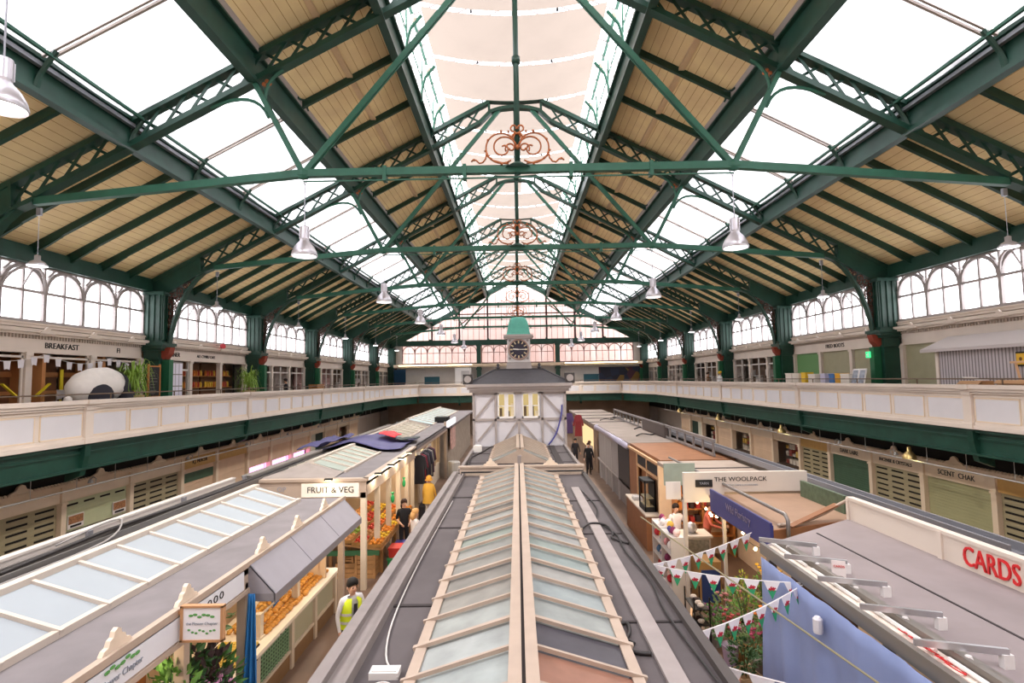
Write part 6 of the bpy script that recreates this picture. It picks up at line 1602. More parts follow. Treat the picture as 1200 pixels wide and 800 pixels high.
# flower counter below the Flower Chapter boards
o = thing('flower_bench', 'wooden bench carrying the plants below the Flower Chapter boards', 'bench', (-4.35, 6.2, 0))
MB().bx(-4.8, -3.88, 3.8, 7.95, .68, .74).build('top', WOOD, o)
m = MB()
for y in (3.9, 5.9, 7.8):
    for x in (-4.7, -3.95): m.bx(x-.04, x+.04, y-.04, y+.04, 0, .68)
m.build('leg', WOOD, o)
MB().bx(-5.6, -5.4, 3.4, 8.1, 0, 2.5).build('back_panel', mat('amber_back', '#a8662e', .6, noise=.35, scale=3), o)
plant(-4.25, 4.75, .74, .95, .34, 1, 'grey', 'big bright green leafy plant under the near end of the flower boards', ls=.24, n=130)
plant(-4.4, 5.35, .74, 1.0, .3, 0, 'black', 'bushy green plant below the long Flower Chapter board', None, .16, 160)
plant(-4.2, 6.75, .74, 1.15, .3, 1, 'grey', 'yellow-green bush just below the square projecting sign', None, .14, 200)
plant(-4.4, 7.25, .74, 1.5, .28, 2, 'black', 'tall dark green plant behind the square projecting sign', None, .15, 220)
plant(-4.2, 7.5, .74, 1.0, .25, 4, 'black', 'dark maroon-leaved plant left of the blue cloth', None, .14, 180)
plant(-4.2, 7.75, .74, .75, .24, 0, 'black', 'leafy green plant against the blue cloth', None, .18, 140, pr=.14)
plant(-4.3, 7.8, 1.95, .55, .2, 3, None, 'pale trailing leaves hung at the post by the blue cloth', '#e9e3c9', .13, 120)
plant(-4.0, 7.5, .74, .5, .24, 2, 'black', 'pot of pink flowers at the foot of the blue cloth', '#e0a0c8', .1, 120)
plant(-3.98, 7.1, .74, .5, .22, 4, 'black', 'pot of small purple flowers beside the pink ones', '#8a4a8a', .1, 120)
o = thing('hydrangea', 'large cream round flower head before the projecting sign post', 'flower', (-4.0, 6.95, .74))
m = MB(); rr = random.Random(4)
for _ in range(90):
    v = Vector((rr.gauss(0,1), rr.gauss(0,1), rr.gauss(0,1))).normalized()*.13; m.ball((-4.0+v.x, 6.95+v.y, 1.55+v.z*.9), .026, 5)
m.build('petals', mat('cream_petals', '#e6dfc0', .6), o); MB().tube([(-4.0, 6.95, .74), (-4.0, 6.95, 1.5)], .012, 5).build('stem', LEAF[0], o)
o = thing('wicker_basket', 'tall pale wicker basket below the projecting sign', 'basket', (-3.68, 6.35, .6))
m = MB()
for i in range(9): m.tube([(-3.68+.13*math.cos(t*PI/6), 6.35+.13*math.sin(t*PI/6), .78+i*.07) for t in range(12)], .034, 5, closed=True)
m.build('weave', mat('wicker', '#b98f6a', .7, noise=.25, scale=15), o)
bxo(-3.8, -3.56, 6.23, 6.47, .0, .78).build('stand', WOOD, o)
# amber shelves at the back of the flower shop are lit by a warm lamp
for (x, y, z, e) in ((-4.6, 6.3, 2.3, 16), (-4.5, 9.4, 2.3, 22), (-4.5, 11.6, 2.3, 22), (-4.8, 17.5, 2.4, 30), (-4.8, 19.8, 2.4, 24), (-4.7, 23.5, 2.4, 14)):
    L = bpy.data.lights.new('stall_lamp', 'POINT'); L.energy = e; L.color = (1, .82, .58); L.shadow_soft_size = .2
    lo = bpy.data.objects.new('bulb_light', L); COL.objects.link(lo); lo.location = (x, y, z)
# plants in the right aisle
pl_ = [(3.9,11.4,0,.5,.26,0,'grey','#8a3a78','grey pot of purple flowers in the right aisle, farther'),
 (4.35,11.9,0,.6,.3,3,'grey','#c98a8e','pot of dusty pink flowers under the navy board'),
 (4.75,12.0,0,.9,.3,5,'black',None,'yellowish bush at the back under the navy board'),
 (4.3,10.9,.3,.9,.3,1,'grey',None,'bright green plant raised beneath the fairy lights'),
 (4.6,10.4,.2,.7,.3,0,'terracotta','#e0803a','orange-flowered plant beneath the fairy lights'),
 (3.85,10.5,0,.55,.26,0,'lilac','#a84a4a','plant with red buds in a tall lilac pot'),
 (4.2,10.2,.1,.5,.3,3,'grey','#b04a6a','wide bowl of crimson flowers before the lilac pot'),
 (4.6,9.75,.1,.6,.28,5,'terracotta','#d98a4a','plant with orange flowers beside the grey-blue sheet'),
 (3.75,9.6,.42,.5,.26,2,None,None,'low dark green shrub in the wooden planter box'),
 (4.15,9.4,.3,.35,.16,0,'terracotta',None,'small plant in a terracotta pot by the sheet'),
 (4.9,11.2,.0,1.3,.3,1,'black','#e3b53a','tall yellow-flowered plant under the navy board'),
 (4.35,9.2,.0,.3,.2,5,'white',None,'small pale plant at the foot of the grey-blue sheet')]
for x, y, z, h, r, lf, pt, fl, lb in pl_:
    plant(x, y, z, h, r, lf, pt, lb, fl, .085, 190, ph=.42 if pt == 'lilac' else .24, pr=.15)
    if z > .05 and pt: tag(MB().bx(x-.22, x+.22, y-.22, y+.22, 0, z-.01).bx(x-.24, x+.24, y-.24, y+.24, z-.02, z).build('plant_stand', WOOD), 'low wooden stand under the '+lb.split(' in ')[0].split(' under')[0].split(' beneath')[0].split(' beside')[0].split(' before')[0].split(' by ')[0], 'stand')
o = crate((3.75, 9.6, 0), .42, .42, .42, .2, 'pale square wooden planter box holding the dark green shrub', mat('pale_crate', '#d2b591', .65, noise=.15, scale=6))
o = thing('striped_pot', 'black and white striped pot by the central roof edge', 'pot', (3.4, 9.3, 0))
m = MB()
for i in range(6): m.lathe([(.13+.006*i, .1*i*.6), (.136+.006*i, .1*(i+1)*.6)], (3.4, 9.3, 0), 16, i % 2, cap=False)
m.lathe([(.12,0),(.12,.01)], (3.4,9.3,0), 16, 0); m.build('body', [mat('stripe_white', '#dcd4cf', .5), BLACK], o)
MB().lathe([(.168,.36),(.16,.5),(.11,.56),(.09,.55),(.11,.5),(.13,.4)], (3.4, 9.3, 0), 16).build('rim', mat('pinkish_clay', '#d3a890', .6), o, smooth=True)
# a-board and little shelf in the aisle
o = thing('chalk_board', 'small black folding board standing in the right aisle', 'board', (3.25, 10.9, 0))
m = MB().bar((3.2, 10.75, .0), (3.28, 10.95, .75), .04, .5); m.bar((3.36, 11.15, .0), (3.28, 10.95, .75), .04, .5); m.build('frame', mat('pale_wood', '#d0a67e', .6), o)
MB().bar((3.2, 10.73, .06), (3.275, 10.92, .7), .012, .42).build('panel', BLACK, o)
o = thing('shoe_rack', 'dark wire rack of small goods in the right aisle', 'rack', (3.55, 11.3, 0))
m = MB()
for z in (.2, .5, .8): m.bx(3.4, 3.7, 11.1, 11.7, z, z+.02)
for x in (3.4, 3.7):
    for y in (11.1, 11.7): m.bx(x-.012, x+.012, y-.012, y+.012, 0, 1.05)
m.build('frame', BLACK, o)
m = MB()
for z in (.22, .52, .82):
    for i in range(4): m.ball((3.55, 11.18+i*.15, z+.05), .06, 7, R.randrange(2), sq=(1.2,.8,.8))
m.build('goods', [mat('goods_dark', '#3b2a28', .7), mat('goods_pale', '#cfc4bb', .6)], o)
tag(MB().bx(4.5, 5.4, 9.95, 10.35, .5, .58).bx(4.55, 4.63, 10.0, 10.1, 0, .5).bx(5.27, 5.35, 10.0, 10.1, 0, .5).bx(4.5, 5.4, 10.3, 10.36, .58, .95).build('yellow_bench', mat('yellow_wood', '#c99a2e', .55)), 'yellow wooden bench among the plants under the navy board', 'bench')
# ================================================================== GALLERY FURNITURE, PLANTS AND PEOPLE
# corrugated booth on the right gallery
o = thing('corrugated_booth', 'grey corrugated booth with a sloped canopy on the right gallery', 'booth', (12.9, 14.4, 3.9))
COR = mat_stripes('corrugated_grey', '#b9b1b3', '#7d7677', 1, .105, .62, .45, .04)  # flat cladding; the darker bands paint the shade in its furrows
m = MB().bx(12.5, 13.2, 12.4, 16.35, 3.9, 6.02); m.build('cladding', COR, o)
m = MB().prism([(12.3, 12.2, 6.03), (12.3, 16.75, 6.03), (12.9, 16.4, 6.4), (12.9, 12.2, 6.4)], (0, 0, .04)); m.bx(12.29, 12.32, 12.2, 16.75, 5.98, 6.05); m.build('canopy', mat('canopy_grey', '#bcb3b1', .6), o)
MB().bx(12.46, 12.5, 16.28, 16.38, 3.9, 6.0).build('corner_trim', CREAM, o)
o = thing('framed_picture', 'small yellow picture in a dark frame on the corrugated booth', 'picture', (12.47, 13.6, 5.5))
MB().bx(12.46, 12.5, 13.45, 13.75, 5.5, 5.86).build('frame', BLACK, o); m = MB().bx(12.44, 12.46, 13.48, 13.72, 5.54, 5.82); m.ball((12.44, 13.6, 5.68), .05, 6, 1, sq=(.2,1,1)); m.build('print', [mat('yellow_print', '#d9ab2e', .5), mat('print_brown', '#6b4a1e', .5)], o)
o = thing('easel', 'pale wooden easel leaning in front of the corrugated booth', 'easel', (12.2, 13.3, 3.9))
m = MB().bar((12.3, 13.6, 5.62), (12.1, 13.0, 3.9), .04, .04); m.bar((12.3, 13.0, 5.62), (12.1, 13.3, 3.9), .04, .04); m.bar((12.28, 13.7, 5.6), (12.28, 12.6, 5.62), .05, .05); m.build('frame', mat('pale_wood', '#d0a67e', .6), o)
def carton(x, y, z, a, b, h, label, c='#b98a5e'):
    o = thing('cardboard_box', label, 'box', (x, y, z)); m = MB().bx(x-a, x+a, y-b, y+b, z, z+h); m.build('body', mat('cardboard'+c.strip('#'), c, .75, noise=.06), o)
    m = MB().bar((x-a, y, z+h), (x-a-.1, y, z+h-.08), 2*b, .01, 0, (0,0,1)); m.bx(x-a, x+a, y-.03, y+.03, z+h, z+h+.004); m.build('flap', mat('cardboard_flap', '#caa078', .75), o)
GT = thing('gallery_table', 'long table with boxes by the parapet before the corrugated booth', 'table', (12.15, 14.0, 3.9))
MB().bx(11.95, 12.4, 12.6, 15.6, 4.85, 4.9).build('tabletop', mat('pale_wood', '#d0a67e', .6), GT)
m = MB()
for y in (12.7, 15.5):
    for x in (12.0, 12.35): m.bx(x-.025, x+.025, y-.025, y+.025, 3.9, 4.85)
m.build('leg', mat('pale_wood', '#d0a67e', .6), GT)
carton(12.15, 14.6, 4.9, .15, .35, .24, 'brown cardboard box on the table before the corrugated booth, farther one'); carton(12.15, 13.4, 4.9, .16, .4, .26, 'brown cardboard box on the table before the corrugated booth, nearer one', '#c29a72')
tag(MB().bar((12.1, 14.3, 5.16), (12.15, 14.9, 5.24), .25, .015).build('paper_sheet', mat('paper_white', '#eeeae6', .6)), 'white sheet of paper lying on the farther cardboard box', 'paper')
# white crates and magazines beyond the nearest right column
GT2 = thing('gallery_table', 'long white-clothed table behind the right parapet beyond the nearest column', 'table', (12.15, 21.8, 3.9))
MB().bx(11.95, 12.4, 19.9, 24.6, 4.9, 4.95).build('tabletop', mat('white_paint', '#e6e2df', .5), GT2); MB().bx(11.96, 12.39, 19.92, 24.58, 4.2, 4.9).build('cloth', mat('table_cloth', '#d5cdc8', .7), GT2)
m = MB()
for y in (20.0, 24.5): m.bx(12.0, 12.05, y-.03, y+.03, 3.9, 4.9); m.bx(12.3, 12.35, y-.03, y+.03, 3.9, 4.9)
m.build('leg', GALV, GT2)
for i, (y, c, l, h) in enumerate(((24.3,'#d9cfc4','cream',.5),(23.7,'#d5ccc0','cream',.48),(23.05,'#e0b92e','yellow',.52),(22.4,'#d8d0c6','cream',.45),(21.6,'#b9b4c8','lilac grey',.46),(21.0,'#3f6fa8','blue',.44),(20.6,'#d09a2c','amber',.46),(20.15,'#d8d0c6','cream',.44))):
    oo = thing('storage_box', '%s box on the white-clothed gallery table, %s from the far end' % (l, ORD[i]), 'box', (12.15, y, 4.95))
    MB().bx(11.99, 12.33, y-.26 if l == 'cream' else y-.16, y+.26 if l == 'cream' else y+.16, 4.95, 4.95+h).build('body', mat('box_'+c.strip('#'), c, .5), oo)
    MB().bx(11.98, 12.34, y-.27 if l == 'cream' else y-.17, y+.27 if l == 'cream' else y+.17, 4.95+h-.06, 4.95+h).build('lid', mat('box_'+c.strip('#'), c, .5), oo)
for i, y in enumerate((19.75, 19.35)):
    oo = thing('framed_print', 'white-framed print leaning behind the right parapet beside the nearest column, %s' % ('farther' if i == 0 else 'nearer'), 'picture', (12.1, y, 4.95))
    MB().bar((12.05, y, 4.9), (12.2, y, 5.55), .36, .03, 0, (1,0,0)).build('frame', mat('white_paint', '#e6e2df', .5), oo); MB().bar((12.04, y, 4.95), (12.18, y, 5.5), .28, .03, 0, (1,0,0)).build('print', mat('print_grey', '#9aa0ac', .5, noise=.4, scale=8), oo)
GT3 = thing('print_stand', 'low white stand holding the two framed prints', 'stand', (12.15, 19.55, 3.9))
MB().bx(11.95, 12.35, 19.1, 19.88, 3.9, 4.9).bx(11.93, 12.37, 19.08, 19.89, 4.86, 4.9).build('body', mat('white_paint', '#e6e2df', .5), GT3)
tag(MB().bx(12.4, 12.43, 18.98, 19.05, 6.0, 6.0).bx(12.4, 12.44, 19.29, 19.51, 5.93, 6.15).build('exit_sign', [mat_glow('exit_green', '#3fd07f', 1.0)]), 'small lit green exit sign on the nearest right column', 'sign')
ex_ = bpy.data.objects['exit_sign']
m = MB(); m.bx(12.39, 12.4, 19.34, 19.39, 5.97, 6.08); m.ball((12.395, 19.365, 6.11), .018, 6); m.bar((12.395, 19.42, 6.04), (12.395, 19.48, 6.04), .01, .02)
m.build('running_figure', mat('exit_white', '#f2fff6', .5), ex_)
# gallery shop sign heart
o = thing('red_sign', 'small red oval sign under the windows of the left gallery, second bay', 'sign', (-12.75, 23.6, 6.9))
MB().prism([(-12.75, 23.6+.2*math.cos(t*PI/8), 7.05+.11*math.sin(t*PI/8)) for t in range(16)], (-.04, 0, 0)).build('board', mat('sign_red_lit', '#d02a3a', .4), o)
MB().tube([(-12.78, 23.6, 7.1), (-13.2, 23.6, 7.1)], .012, 5).build('arm', BLACK, o)
# menu easel and papers next to the nearest left column
o = thing('menu_board', 'tall black menu board in an orange wood frame beside the nearest left column', 'board', (-12.4, 18.6, 3.9))
m = MB()
for y in (18.3, 18.88): m.bx(-12.44, -12.38, y-.02, y+.02, 3.9, 6.12)
for z in (4.9, 6.05, 5.02): m.bx(-12.44, -12.38, 18.3, 18.88, z-.02, z+.02)
m.build('frame', mat('orange_wood', '#b9783f', .6), o); MB().bx(-12.42, -12.4, 18.32, 18.86, 5.04, 6.03).build('panel', BLACK, o)
m = MB()
for i in range(8): m.bx(-12.398, -12.395, 18.4, 18.6+R.random()*.2, 5.12+i*.1, 5.14+i*.1)
m.build('chalk_lines', mat('chalk', '#6f6b66', .9), o)
o = thing('notice_stand', 'board of white printed sheets just beyond the nearest left column', 'board', (-12.6, 20.0, 3.9))
m = MB().bx(-12.64, -12.6, 19.6, 20.5, 4.9, 6.25)
for y in (19.65, 20.45): m.bx(-12.64, -12.6, y-.02, y+.02, 3.9, 4.9)
m.build('panel', mat('board_grey', '#8a8583', .6), o)
m = MB()
for i in range(4):
    for j in range(3): m.bx(-12.6, -12.595, 19.63+i*.22, 19.82+i*.22, 4.95+j*.43, 5.34+j*.43)
m.build('sheets', mat('sheet_lilac', '#dcd8e4', .6), o)
# cordyline plants and panda on the left gallery
def spiky(x, y, label, seed, n=95):
    rr = random.Random(seed); o = thing('spiky_plant', label, 'plant', (x, y, 3.9))
    MB().lathe([(.22,0),(.3,.5),(.32,.5),(.32,.56),(.26,.56)], (x,y,4.55), 16).build('pot', mat('straw_pot', '#b3986a', .7, noise=.2, scale=8), o)
    m = MB().bx(x-.3, x+.3, y-.3, y+.3, 3.9, 4.5); m.bx(x-.33, x+.33, y-.33, y+.33, 4.5, 4.55); m.build('plinth', mat('stand_green', '#56684c', .6), o)
    m = MB()
    for _ in range(n):
        a = rr.uniform(0, 2*PI); L = rr.uniform(.75, 1.25); up = rr.uniform(.7, 1.7); d = Vector((math.cos(a), math.sin(a), 0)); sd = Vector((-d.y, d.x, 0))
        pts = [Vector((x,y,5.15+.5*rr.random()))+d*(L*.62*t)+Vector((0,0,up*L*t-1.5*L*t*t*(1.25-.3*up))) for t in (0,.2,.4,.6,.8,1)]
        for k in range(5):
            w0, w1 = .03*(1-k/5)+.004, .03*(1-(k+1)/5)+.003
            m.add([pts[k]-sd*w0, pts[k]+sd*w0, pts[k+1]+sd*w1, pts[k+1]-sd*w1], [(0,1,2,3)])
    m.build('foliage', mat('spiky_leaf', '#7fa03c', .5, noise=.25, scale=4), o)
    MB().tube([(x,y,5.05),(x,y,5.8)], [.05,.03], 6).build('stem', mat('stem_brown', '#7c6242', .7), o)
spiky(-12.0, 17.0, 'spiky arching green plant beside the panda on the left gallery', 2); spiky(-12.0, 24.4, 'spiky arching green plant past the nearest left column', 3)
# big toy panda, bending forward, back towards us
o = thing('toy_panda', 'big white and black panda figure bending over behind the left parapet', 'panda', (-12.2, 15.8, 3.9))
def blob(parts, name, m_, par, vox=.05):
    """one smooth skin over several overlapping balls"""
    mb = bpy.data.metaballs.new('tmp'); mb.resolution = vox; mb.threshold = .1
    for (x, y, z, r, sx_, sy_, sz_) in parts:
        e = mb.elements.new(); e.type = 'ELLIPSOID'; e.co = (x, y, z); e.radius = r*1.35; e.size_x, e.size_y, e.size_z = sx_, sy_, sz_; e.stiffness = 5
    t = bpy.data.objects.new('tmpmeta', mb); COL.objects.link(t); dg = bpy.context.evaluated_depsgraph_get(); dg.update()
    me = bpy.data.meshes.new_from_object(t.evaluated_get(dg)); bpy.data.objects.remove(t); bpy.data.metaballs.remove(mb)
    org = Vector(WORG[par.name]); me.transform(Matrix.Translation(-org)); me.materials.clear(); me.materials.append(m_)
    me.polygons.foreach_set('use_smooth', [True]*len(me.polygons))
    q = bpy.data.objects.new(name, me); COL.objects.link(q); q.parent = par; return q
def ell(c, sx_, sy_, sz_, n=22, pinch=0):
    m = MB(); m.ball(c, 1, n, sq=(sx_, sy_, sz_)); return m
PW = mat('panda_white', '#e6e0da', .85, noise=.05, bump=.3, scale=8); PB = mat('panda_black', '#2c2b33', .85, bump=.3, scale=8)
x, y = -12.2, 15.8
# torso lofted along a curved spine so that it stays one surface
m = MB(); sp = [(14.95,5.12,.2),(15.1,5.25,.36),(15.35,5.36,.46),(15.7,5.44,.5),(16.05,5.46,.5),(16.3,5.42,.46)]
m.tube([(x, a, b) for a, b, r in sp], [r for a, b, r in sp], 22); m.build('torso', PW, o, smooth=True)
m = MB(); sp = [(16.28,5.44,.47),(16.45,5.36,.45),(16.62,5.22,.38),(16.72,5.05,.25),(16.75,4.9,.1)]
m.tube([(x, a, b) for a, b, r in sp], [r for a, b, r in sp], 22); m.build('shoulder_band', PB, o, smooth=True)
m = MB().ball((x+.36, 15.5, 5.12), .42, 18, sq=(.5,1,.95)); m.tube([(x+.38, 15.45, 5.05), (x+.42, 15.35, 4.6), (x+.42, 15.3, 4.15), (x+.46, 15.2, 3.98)], [.27,.23,.2,.12], 14); m.build('leg', PB, o, smooth=True)
m = MB().ball((x-.3, 15.5, 5.05), .34, 16, sq=(.6,1,1)); m.tube([(x-.38, 15.45, 5.05), (x-.42, 15.35, 4.6), (x-.42, 15.3, 4.15), (x-.46, 15.2, 3.98)], [.27,.23,.2,.12], 14); m.build('leg', PB, o, smooth=True)
for s in (-1, 1):
    MB().tube([(x+s*.32, 16.5, 5.2), (x+s*.36, 16.6, 4.7), (x+s*.36, 16.55, 4.25), (x+s*.36, 16.6, 3.98)], [.2,.18,.16,.13], 14).build('arm', PB, o, smooth=True)
m = MB().ball((x, 16.95, 4.85), .34, 18, sq=(1,.95,.9)); m.ball((x, 17.2, 4.72), .14, 12, sq=(1,.8,.8)); m.build('head', PW, o, smooth=True)
m = MB()
for s in (-1, 1): m.ball((x+s*.27, 16.85, 5.12), .1, 10); m.ball((x+s*.13, 17.2, 4.95), .08, 8)
m.build('ear', PB, o, smooth=True)
MB().ball((x, 14.78, 5.05), .1, 10).build('tail', PW, o, smooth=True)
# bunting of plain pale flags across the breakfast front
o = thing('bunting', 'plain white paper bunting hung across the brown café front under BREAKFAST', 'bunting', (-12.95, 15.6, 6.2))
P_ = lambda t: Vector((-12.95, 12.4+6.2*t, 6.3-.22*abs(math.sin(PI*t*2.5))))
MB().tube([P_(i/40) for i in range(41)], .006, 4).build('string', STRING, o)
for i in range(16):
    a = P_((i+.5)/16); m = MB(); m.prism([a+Vector((0,-.1,0)), a+Vector((0,.1,0)), a+Vector((0,.075,-.22)), a+Vector((0,0,-.2)), a+Vector((0,-.075,-.22))], (.006,0,0)); m.build('flag', mat('flag_offwhite', '#d8d2d6', .7), o)
# basket and goods further along
o = thing('wicker_hamper', 'brown wicker hamper behind the left parapet far along', 'basket', (-12.0, 32.6, 3.9))
m = MB().bx(-12.25, -11.75, 32.1, 33.2, 4.7, 5.3)
for i in range(6): m.bx(-12.27, -11.73, 32.08, 33.22, 4.74+i*.1, 4.78+i*.1)
m.build('weave', mat('hamper', '#a8794c', .7, noise=.25, scale=12), o); MB().bx(-12.2, -11.8, 32.2, 33.1, 3.9, 4.7).build('stand', WOOD, o)

# ------------------------------------------------------------------ people
def person(loc, rz, label, H=1.72, skin='#c99c82', hair='#2a1d18', top='#333344', legs='#24242a', shoes='#1a1a1c', arms=None, lean=0., head_turn=0., hairlen=0, skirt=False, extra=None, sleeve=True, stride=.06):
    """one continuous skinned body: joints joined by edges with a radius each; zones coloured by the nearest bone"""
    k = H/1.72; V = []; E = []; Rr = []; Z = []
    def v(p, r, par=None, zone=None):
        V.append(Vector(p)*k); Rr.append(r*k)
        if par is not None: E.append((par, len(V)-1)); Z.append(zone)
        return len(V)-1
    L = lambda z: -lean*max(0, z-.95)      # forward lean (towards -y)
    pel = v((0,0,.95), .125)
    sp = v((0,L(1.12),1.12), .125, pel, 'top'); ch = v((0,L(1.32),1.32), .14, sp, 'top'); nb = v((0,L(1.45),1.45), .075, ch, 'top')
    nk = v((0,L(1.52)-.01,1.52), .05, nb, 'skin'); hd = v((0,L(1.6)-.025,1.6), .088, nk, 'skin'); ht = v((0,L(1.68)-.015,1.67), .082, hd, 'skin')
    ns = v((.02*math.sin(head_turn),L(1.6)-.125,1.585), .014, hd, 'skin')
    A = arms or [((.24,-.02,1.16),(.27,-.1,.92)), ((-.24,-.02,1.16),(-.27,-.1,.92))]
    for s, (el, wr) in zip((1, -1), A):
        sh = v((s*.17,L(1.42),1.415), .062, ch if True else nb, 'top'); e = v((el[0], el[1]+L(el[2]), el[2]), .043, sh, 'top'); w_ = v((wr[0], wr[1]+L(wr[2]), wr[2]), .03, e, 'top' if sleeve else 'skin')
        d = (Vector(wr)-Vector(el)).normalized(); side = d.cross(Vector((1,0,0))); side = side.normalized() if side.length > .1 else Vector((0,1,0))
        W0 = Vector((wr[0], wr[1]+L(wr[2]), wr[2])); pm = v(W0+d*.07, .03, w_, 'skin')
        for f in range(4):
            o_ = side*(-.027+.018*f); l = (.062, .075, .08, .066)[f]
            a1 = v(W0+d*.11+o_, .0095, pm, 'skin'); v(W0+d*(.11+l*.55)+o_+Vector((-s*.012,0,0)), .009, a1, 'skin')
        t1 = v(W0+d*.05-side*.04, .011, pm, 'skin'); v(W0+d*.085-side*.055, .009, t1, 'skin')
    for s in (1, -1):
        hp = v((s*.09,0,.9), .095, pel, 'legs'); kn = v((s*.1,-.02+s*stride*.3,.5), .065, hp, 'legs'); an = v((s*.105,.03+s*stride,.1), .042, kn, 'legs'); hl = v((s*.105,.05+s*stride,.045), .04, an, 'shoes'); v((s*.115,-.12+s*stride,.035), .035, hl, 'shoes')
    me = bpy.data.meshes.new('person_tmp'); me.from_pydata(V, E, []); me.update()
    t = bpy.data.objects.new('person_tmp', me); COL.objects.link(t)
    md = t.modifiers.new('skin', 'SKIN'); md.use_smooth_shade = True
    for i, sv in enumerate(me.skin_vertices[0].data): sv.radius = (Rr[i], Rr[i]); sv.use_root = (i == 0)
    me.skin_vertices[0].data[ch].radius = (.165*k, .115*k); me.skin_vertices[0].data[sp].radius = (.14*k, .105*k); me.skin_vertices[0].data[pel].radius = (.15*k, .115*k)
    sb = t.modifiers.new('sub', 'SUBSURF'); sb.levels = 1; sb.render_levels = 1
    dg = bpy.context.evaluated_depsgraph_get(); dg.update(); bm_ = bpy.data.meshes.new_from_object(t.evaluated_get(dg)); bpy.data.objects.remove(t); bpy.data.meshes.remove(me)
    zones = ['skin', 'top', 'legs', 'shoes']; cols = {'skin': skin, 'top': top, 'legs': legs, 'shoes': shoes}
    bm_.materials.clear()
    for z in zones: bm_.materials.append(mat(('skin_' if z == 'skin' else 'cloth_')+cols[z].strip('#'), cols[z], .6 if z == 'skin' else .8))
    idx = []
    for p in bm_.polygons:
        c = p.center; best = (9, 'top')
        for (a, b), z in zip(E, Z):
            pa, pb = V[a], V[b]; ab = pb-pa; u = max(0, min(1, (c-pa).dot(ab)/ab.length_squared)); d_ = (c-(pa+ab*u)).length-(Rr[a]*(1-u)+Rr[b]*u)
            if d_ < best[0]: best = (d_, z)
        z = best[1]
        if c.z < .96*k and z == 'top' and abs(c.x) < .2*k: z = 'legs'
        idx.append(zones.index(z))
    bm_.polygons.foreach_set('material_index', idx); bm_.polygons.foreach_set('use_smooth', [True]*len(idx)); bm_.name = 'body'
    o = thing('person', label, 'person', loc); WORG[o.name] = Vector((0,0,0)); o.rotation_euler.z = rz
    b = bpy.data.objects.new('body', bm_); COL.objects.link(b); b.parent = o
    hy = L(1.63)-.02; hz = 1.635
    def S(p): return Vector(p)*k
    m = MB(); n_ = 12
    # cap of hair: the back and top of the skull, open at the face
    m.grid(lambda u, w_: S((.101*math.sin(u*PI*.66)*math.cos(w_*2*PI), hy+.008+.112*math.sin(u*PI*.66)*math.sin(w_*2*PI), hz+.03+.112*math.cos(u*PI*.66)+(.062*u*max(0, -math.sin(w_*2*PI))))), 7, 16)
    if hairlen: m.tube([S((0, hy+.07, hz+.02)), S((0, hy+.095, hz-.12)), S((0, hy+.09, hz-.12-hairlen))], [.085*k, .09*k, .04*k], 10)
    m.build('hair', mat('hair_'+hair.strip('#'), hair, .7), o, smooth=True)
    m = MB()
    for s in (-1, 1): m.ball(S((s*.034, hy-.082, hz-.015)), .011*k, 6)
    m.build('eyes', mat('eye_dark', '#241a18', .4), o)
    MB().bx(*[q*k for q in (-.025, .025, hy-.093, hy-.08, hz-.083, hz-.074)]).build('mouth', mat('lip', '#a86a60', .6), o)
    m = MB()
    for s in (-1, 1): m.ball(S((s*.094, hy+.005, hz-.03)), .024*k, 6, sq=(.4,.8,1.2))
    m.build('ear', mat('skin_'+skin.strip('#'), skin, .6), o)
    if extra: extra(o, k, L)
    return o
def coat(c, z0, z1, flare, hood=None):
    def f(o, k, L):
        m = MB(); lv = [(z1, .1, .09), (z1-.05, .19, .12), (z1-.2, .215, .145), ((z0+z1)/2, .2, .15), (z0+.02, .2+flare, .17+flare), (z0, .2+flare, .17+flare)]
        o_ = len(m.v)
        for z, rx, ry in lv:
            for j in range(18):
                a = 2*PI*j/18; m.v.append(Vector((rx*math.cos(a), ry*math.sin(a)+L(z), z))*k)
        for i in range(len(lv)-1):
            for j in range(18): m.f.append([i*18+j, i*18+(j+1) % 18, (i+1)*18+(j+1) % 18, (i+1)*18+j]); m.m.append(0)
        m.build('coat', mat('coatcloth_'+c.strip('#'), c, .85, noise=.06), o, smooth=True)
        if hood:
            h = MB(); h.lathe([(.13,.0),(.125,.05),(.11,.13),(.07,.19),(.01,.21)], Vector((0, L(1.6)-.01, 1.58))*k, 14); h.lathe([(.17,.03),(.13,.05)], Vector((0, L(1.6)-.01, 1.58))*k, 14, cap=False); h.build('hat', mat('hat_'+hood.strip('#'), hood, .85), o, smooth=True)
    return f
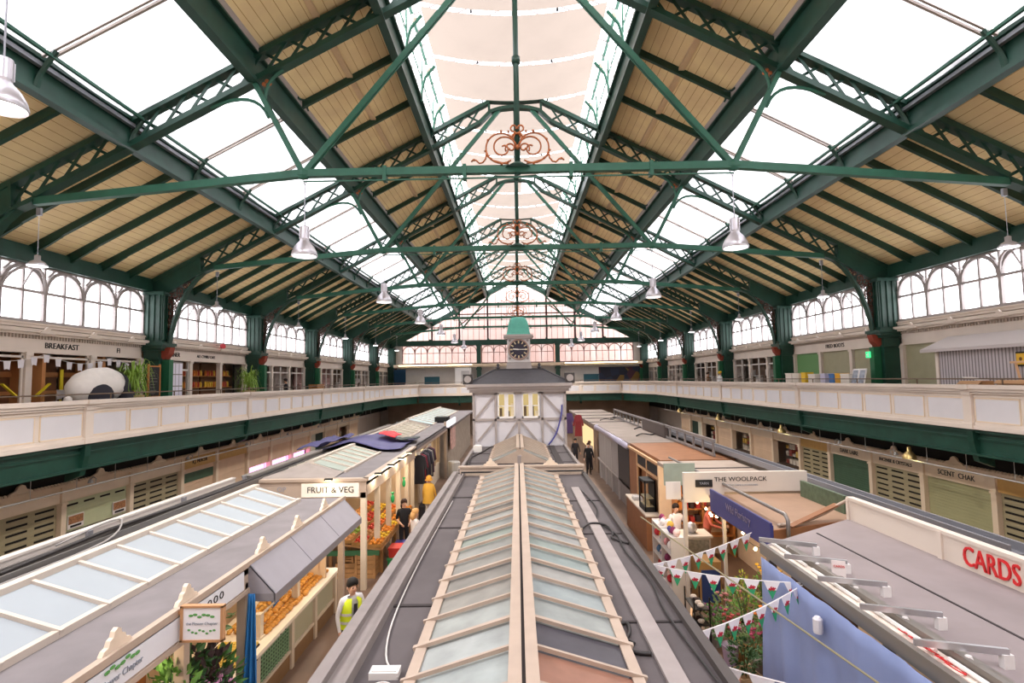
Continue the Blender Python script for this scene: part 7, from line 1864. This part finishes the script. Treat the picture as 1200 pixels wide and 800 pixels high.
def vest(o, k, L):
    m = MB(); lv = [(1.44,.12,.1),(1.38,.185,.14),(1.25,.185,.155),(1.1,.178,.15),(.93,.185,.155)]
    for z, rx, ry in lv:
        for j in range(20):
            a = 2*PI*j/20; m.v.append(Vector((rx*math.cos(a), ry*math.sin(a)+L(z), z))*k)
    for i in range(len(lv)-1):
        for j in range(20):
            if 14 <= j <= 15: continue       # open at the front
            m.f.append([i*20+j, i*20+(j+1) % 20, (i+1)*20+(j+1) % 20, (i+1)*20+j]); m.m.append(1 if i == 2 and j % 2 >= 0 and 0 else 0)
    vo = m.build('hi_vis_vest', mat('hi_vis_yellow', '#d9ee2e', .6), o, smooth=True)
    m = MB()
    for z in (1.02, 1.16):
        for j in range(20):
            if 14 <= j <= 15: continue
            a, b = 2*PI*j/20, 2*PI*(j+1)/20; rx, ry = .19, .162
            m.quad(*[Vector((rx*math.cos(t), ry*math.sin(t)+L(z), zz))*k for t, zz in ((a,z),(b,z),(b,z+.045),(a,z+.045))])
    m.build('reflective_band', mat('reflective_grey', '#d9dad6', .3, .3), vo)
    MB().prism([Vector(p)*k for p in ((-.03,-.155+L(1.35),1.36),(.03,-.155+L(1.35),1.36),(.035,-.17+L(1.1),1.1),(0,-.172+L(1.05),1.04),(-.035,-.17+L(1.1),1.1))], (0,-.008,0)).build('tie', mat('tie_dark', '#22222c', .6), o)
    MB().bx(.04, .2, -.19, -.16, 1.0, 1.3).build('folder', mat('folder_dark', '#2c2a33', .6), o)
person((-3.12, 10.25, 0), .75, 'dark-haired man in a yellow hi-vis vest over a white shirt in the left aisle', 1.8, hair='#17120f', top='#d9d8dc', legs='#2a2a33', arms=[((.24,-.06,1.15),(.1,-.24,1.14)), ((-.25,.0,1.16),(-.24,-.1,.92))], extra=vest, lean=.1)
person((-3.6, 17.3, 0), .5, 'dark-haired woman in a black top beside the fruit displays', 1.7, hair='#3a2218', top='#19181c', legs='#1d1c20', skin='#cfa288', arms=[((.24,-.04,1.15),(.12,-.22,1.05)), ((-.24,-.02,1.15),(-.16,-.22,1.05))], hairlen=.14, sleeve=False)
person((-3.05, 16.2, 0), 2.2, 'fair-haired woman in a white top turned to the fruit displays', 1.64, hair='#c9985e', top='#dcd3cf', legs='#2a2830', arms=[((.22,-.1,1.15),(.14,-.3,1.1)), ((-.24,-.02,1.16),(-.26,-.1,.92))], hairlen=.08)
person((-3.45, 21.2, 0), PI-.2, 'person in a mustard coat and hat walking away up the left aisle', 1.72, hair='#a8742e', top='#d0a040', legs='#cfc6c4', shoes='#e0dad6', extra=coat('#d0a040', .75, 1.5, .05, '#c08a34'), stride=.12)
person((3.92, 31.0, 0), .1, 'person dressed in black standing in the right aisle by the silver duct', 1.74, top='#17171a', legs='#151517', hair='#4a3020')
person((3.45, 33.5, 0), .3, 'person in dark clothes behind the one in black in the right aisle', 1.72, top='#26242a', legs='#2a2a30', hair='#20160f')
person((4.2, 32.6, 0), -.6, 'person in a pale top beside the right aisle stalls', 1.66, top='#c9b8ae', legs='#3a3640', hair='#6a4630')
person((5.4, 16.2, 0), .9, 'person in a coral shirt and apron leaning inside the yarn stall', 1.75, hair='#4a2c20', top='#c86a58', legs='#8c5a48', lean=.2, arms=[((.24,-.2,1.15),(.18,-.42,1.1)), ((-.24,-.2,1.15),(-.16,-.42,1.1))])
person((4.5, 16.1, 0), .3, 'dark-haired person in a white top at the back of the yarn stall', 1.7, hair='#241812', top='#e0d8da', legs='#3a3a48', arms=[((.26,-.1,1.2),(.3,-.34,1.2)), ((-.24,-.02,1.16),(-.27,-.1,.92))])
person((12.4, 33.6, 3.9), 1.6, 'person in a white coat and yellow cap on the right gallery', 1.72, top='#e2e0e0', legs='#d9d6d4', hair='#d9b02e', extra=coat('#e2e0e0', .8, 1.5, .03))
person((12.5, 36.0, 3.9), 1.2, 'person in brown on the right gallery beyond the white coat', 1.7, top='#7c5a3a', legs='#3a3028', hair='#3a2a1e')
person((-12.2, 28.8, 3.9), -1.4, 'person in black behind the left gallery parapet', 1.7, top='#1b1b20', legs='#1b1b20', hair='#2c1e18')
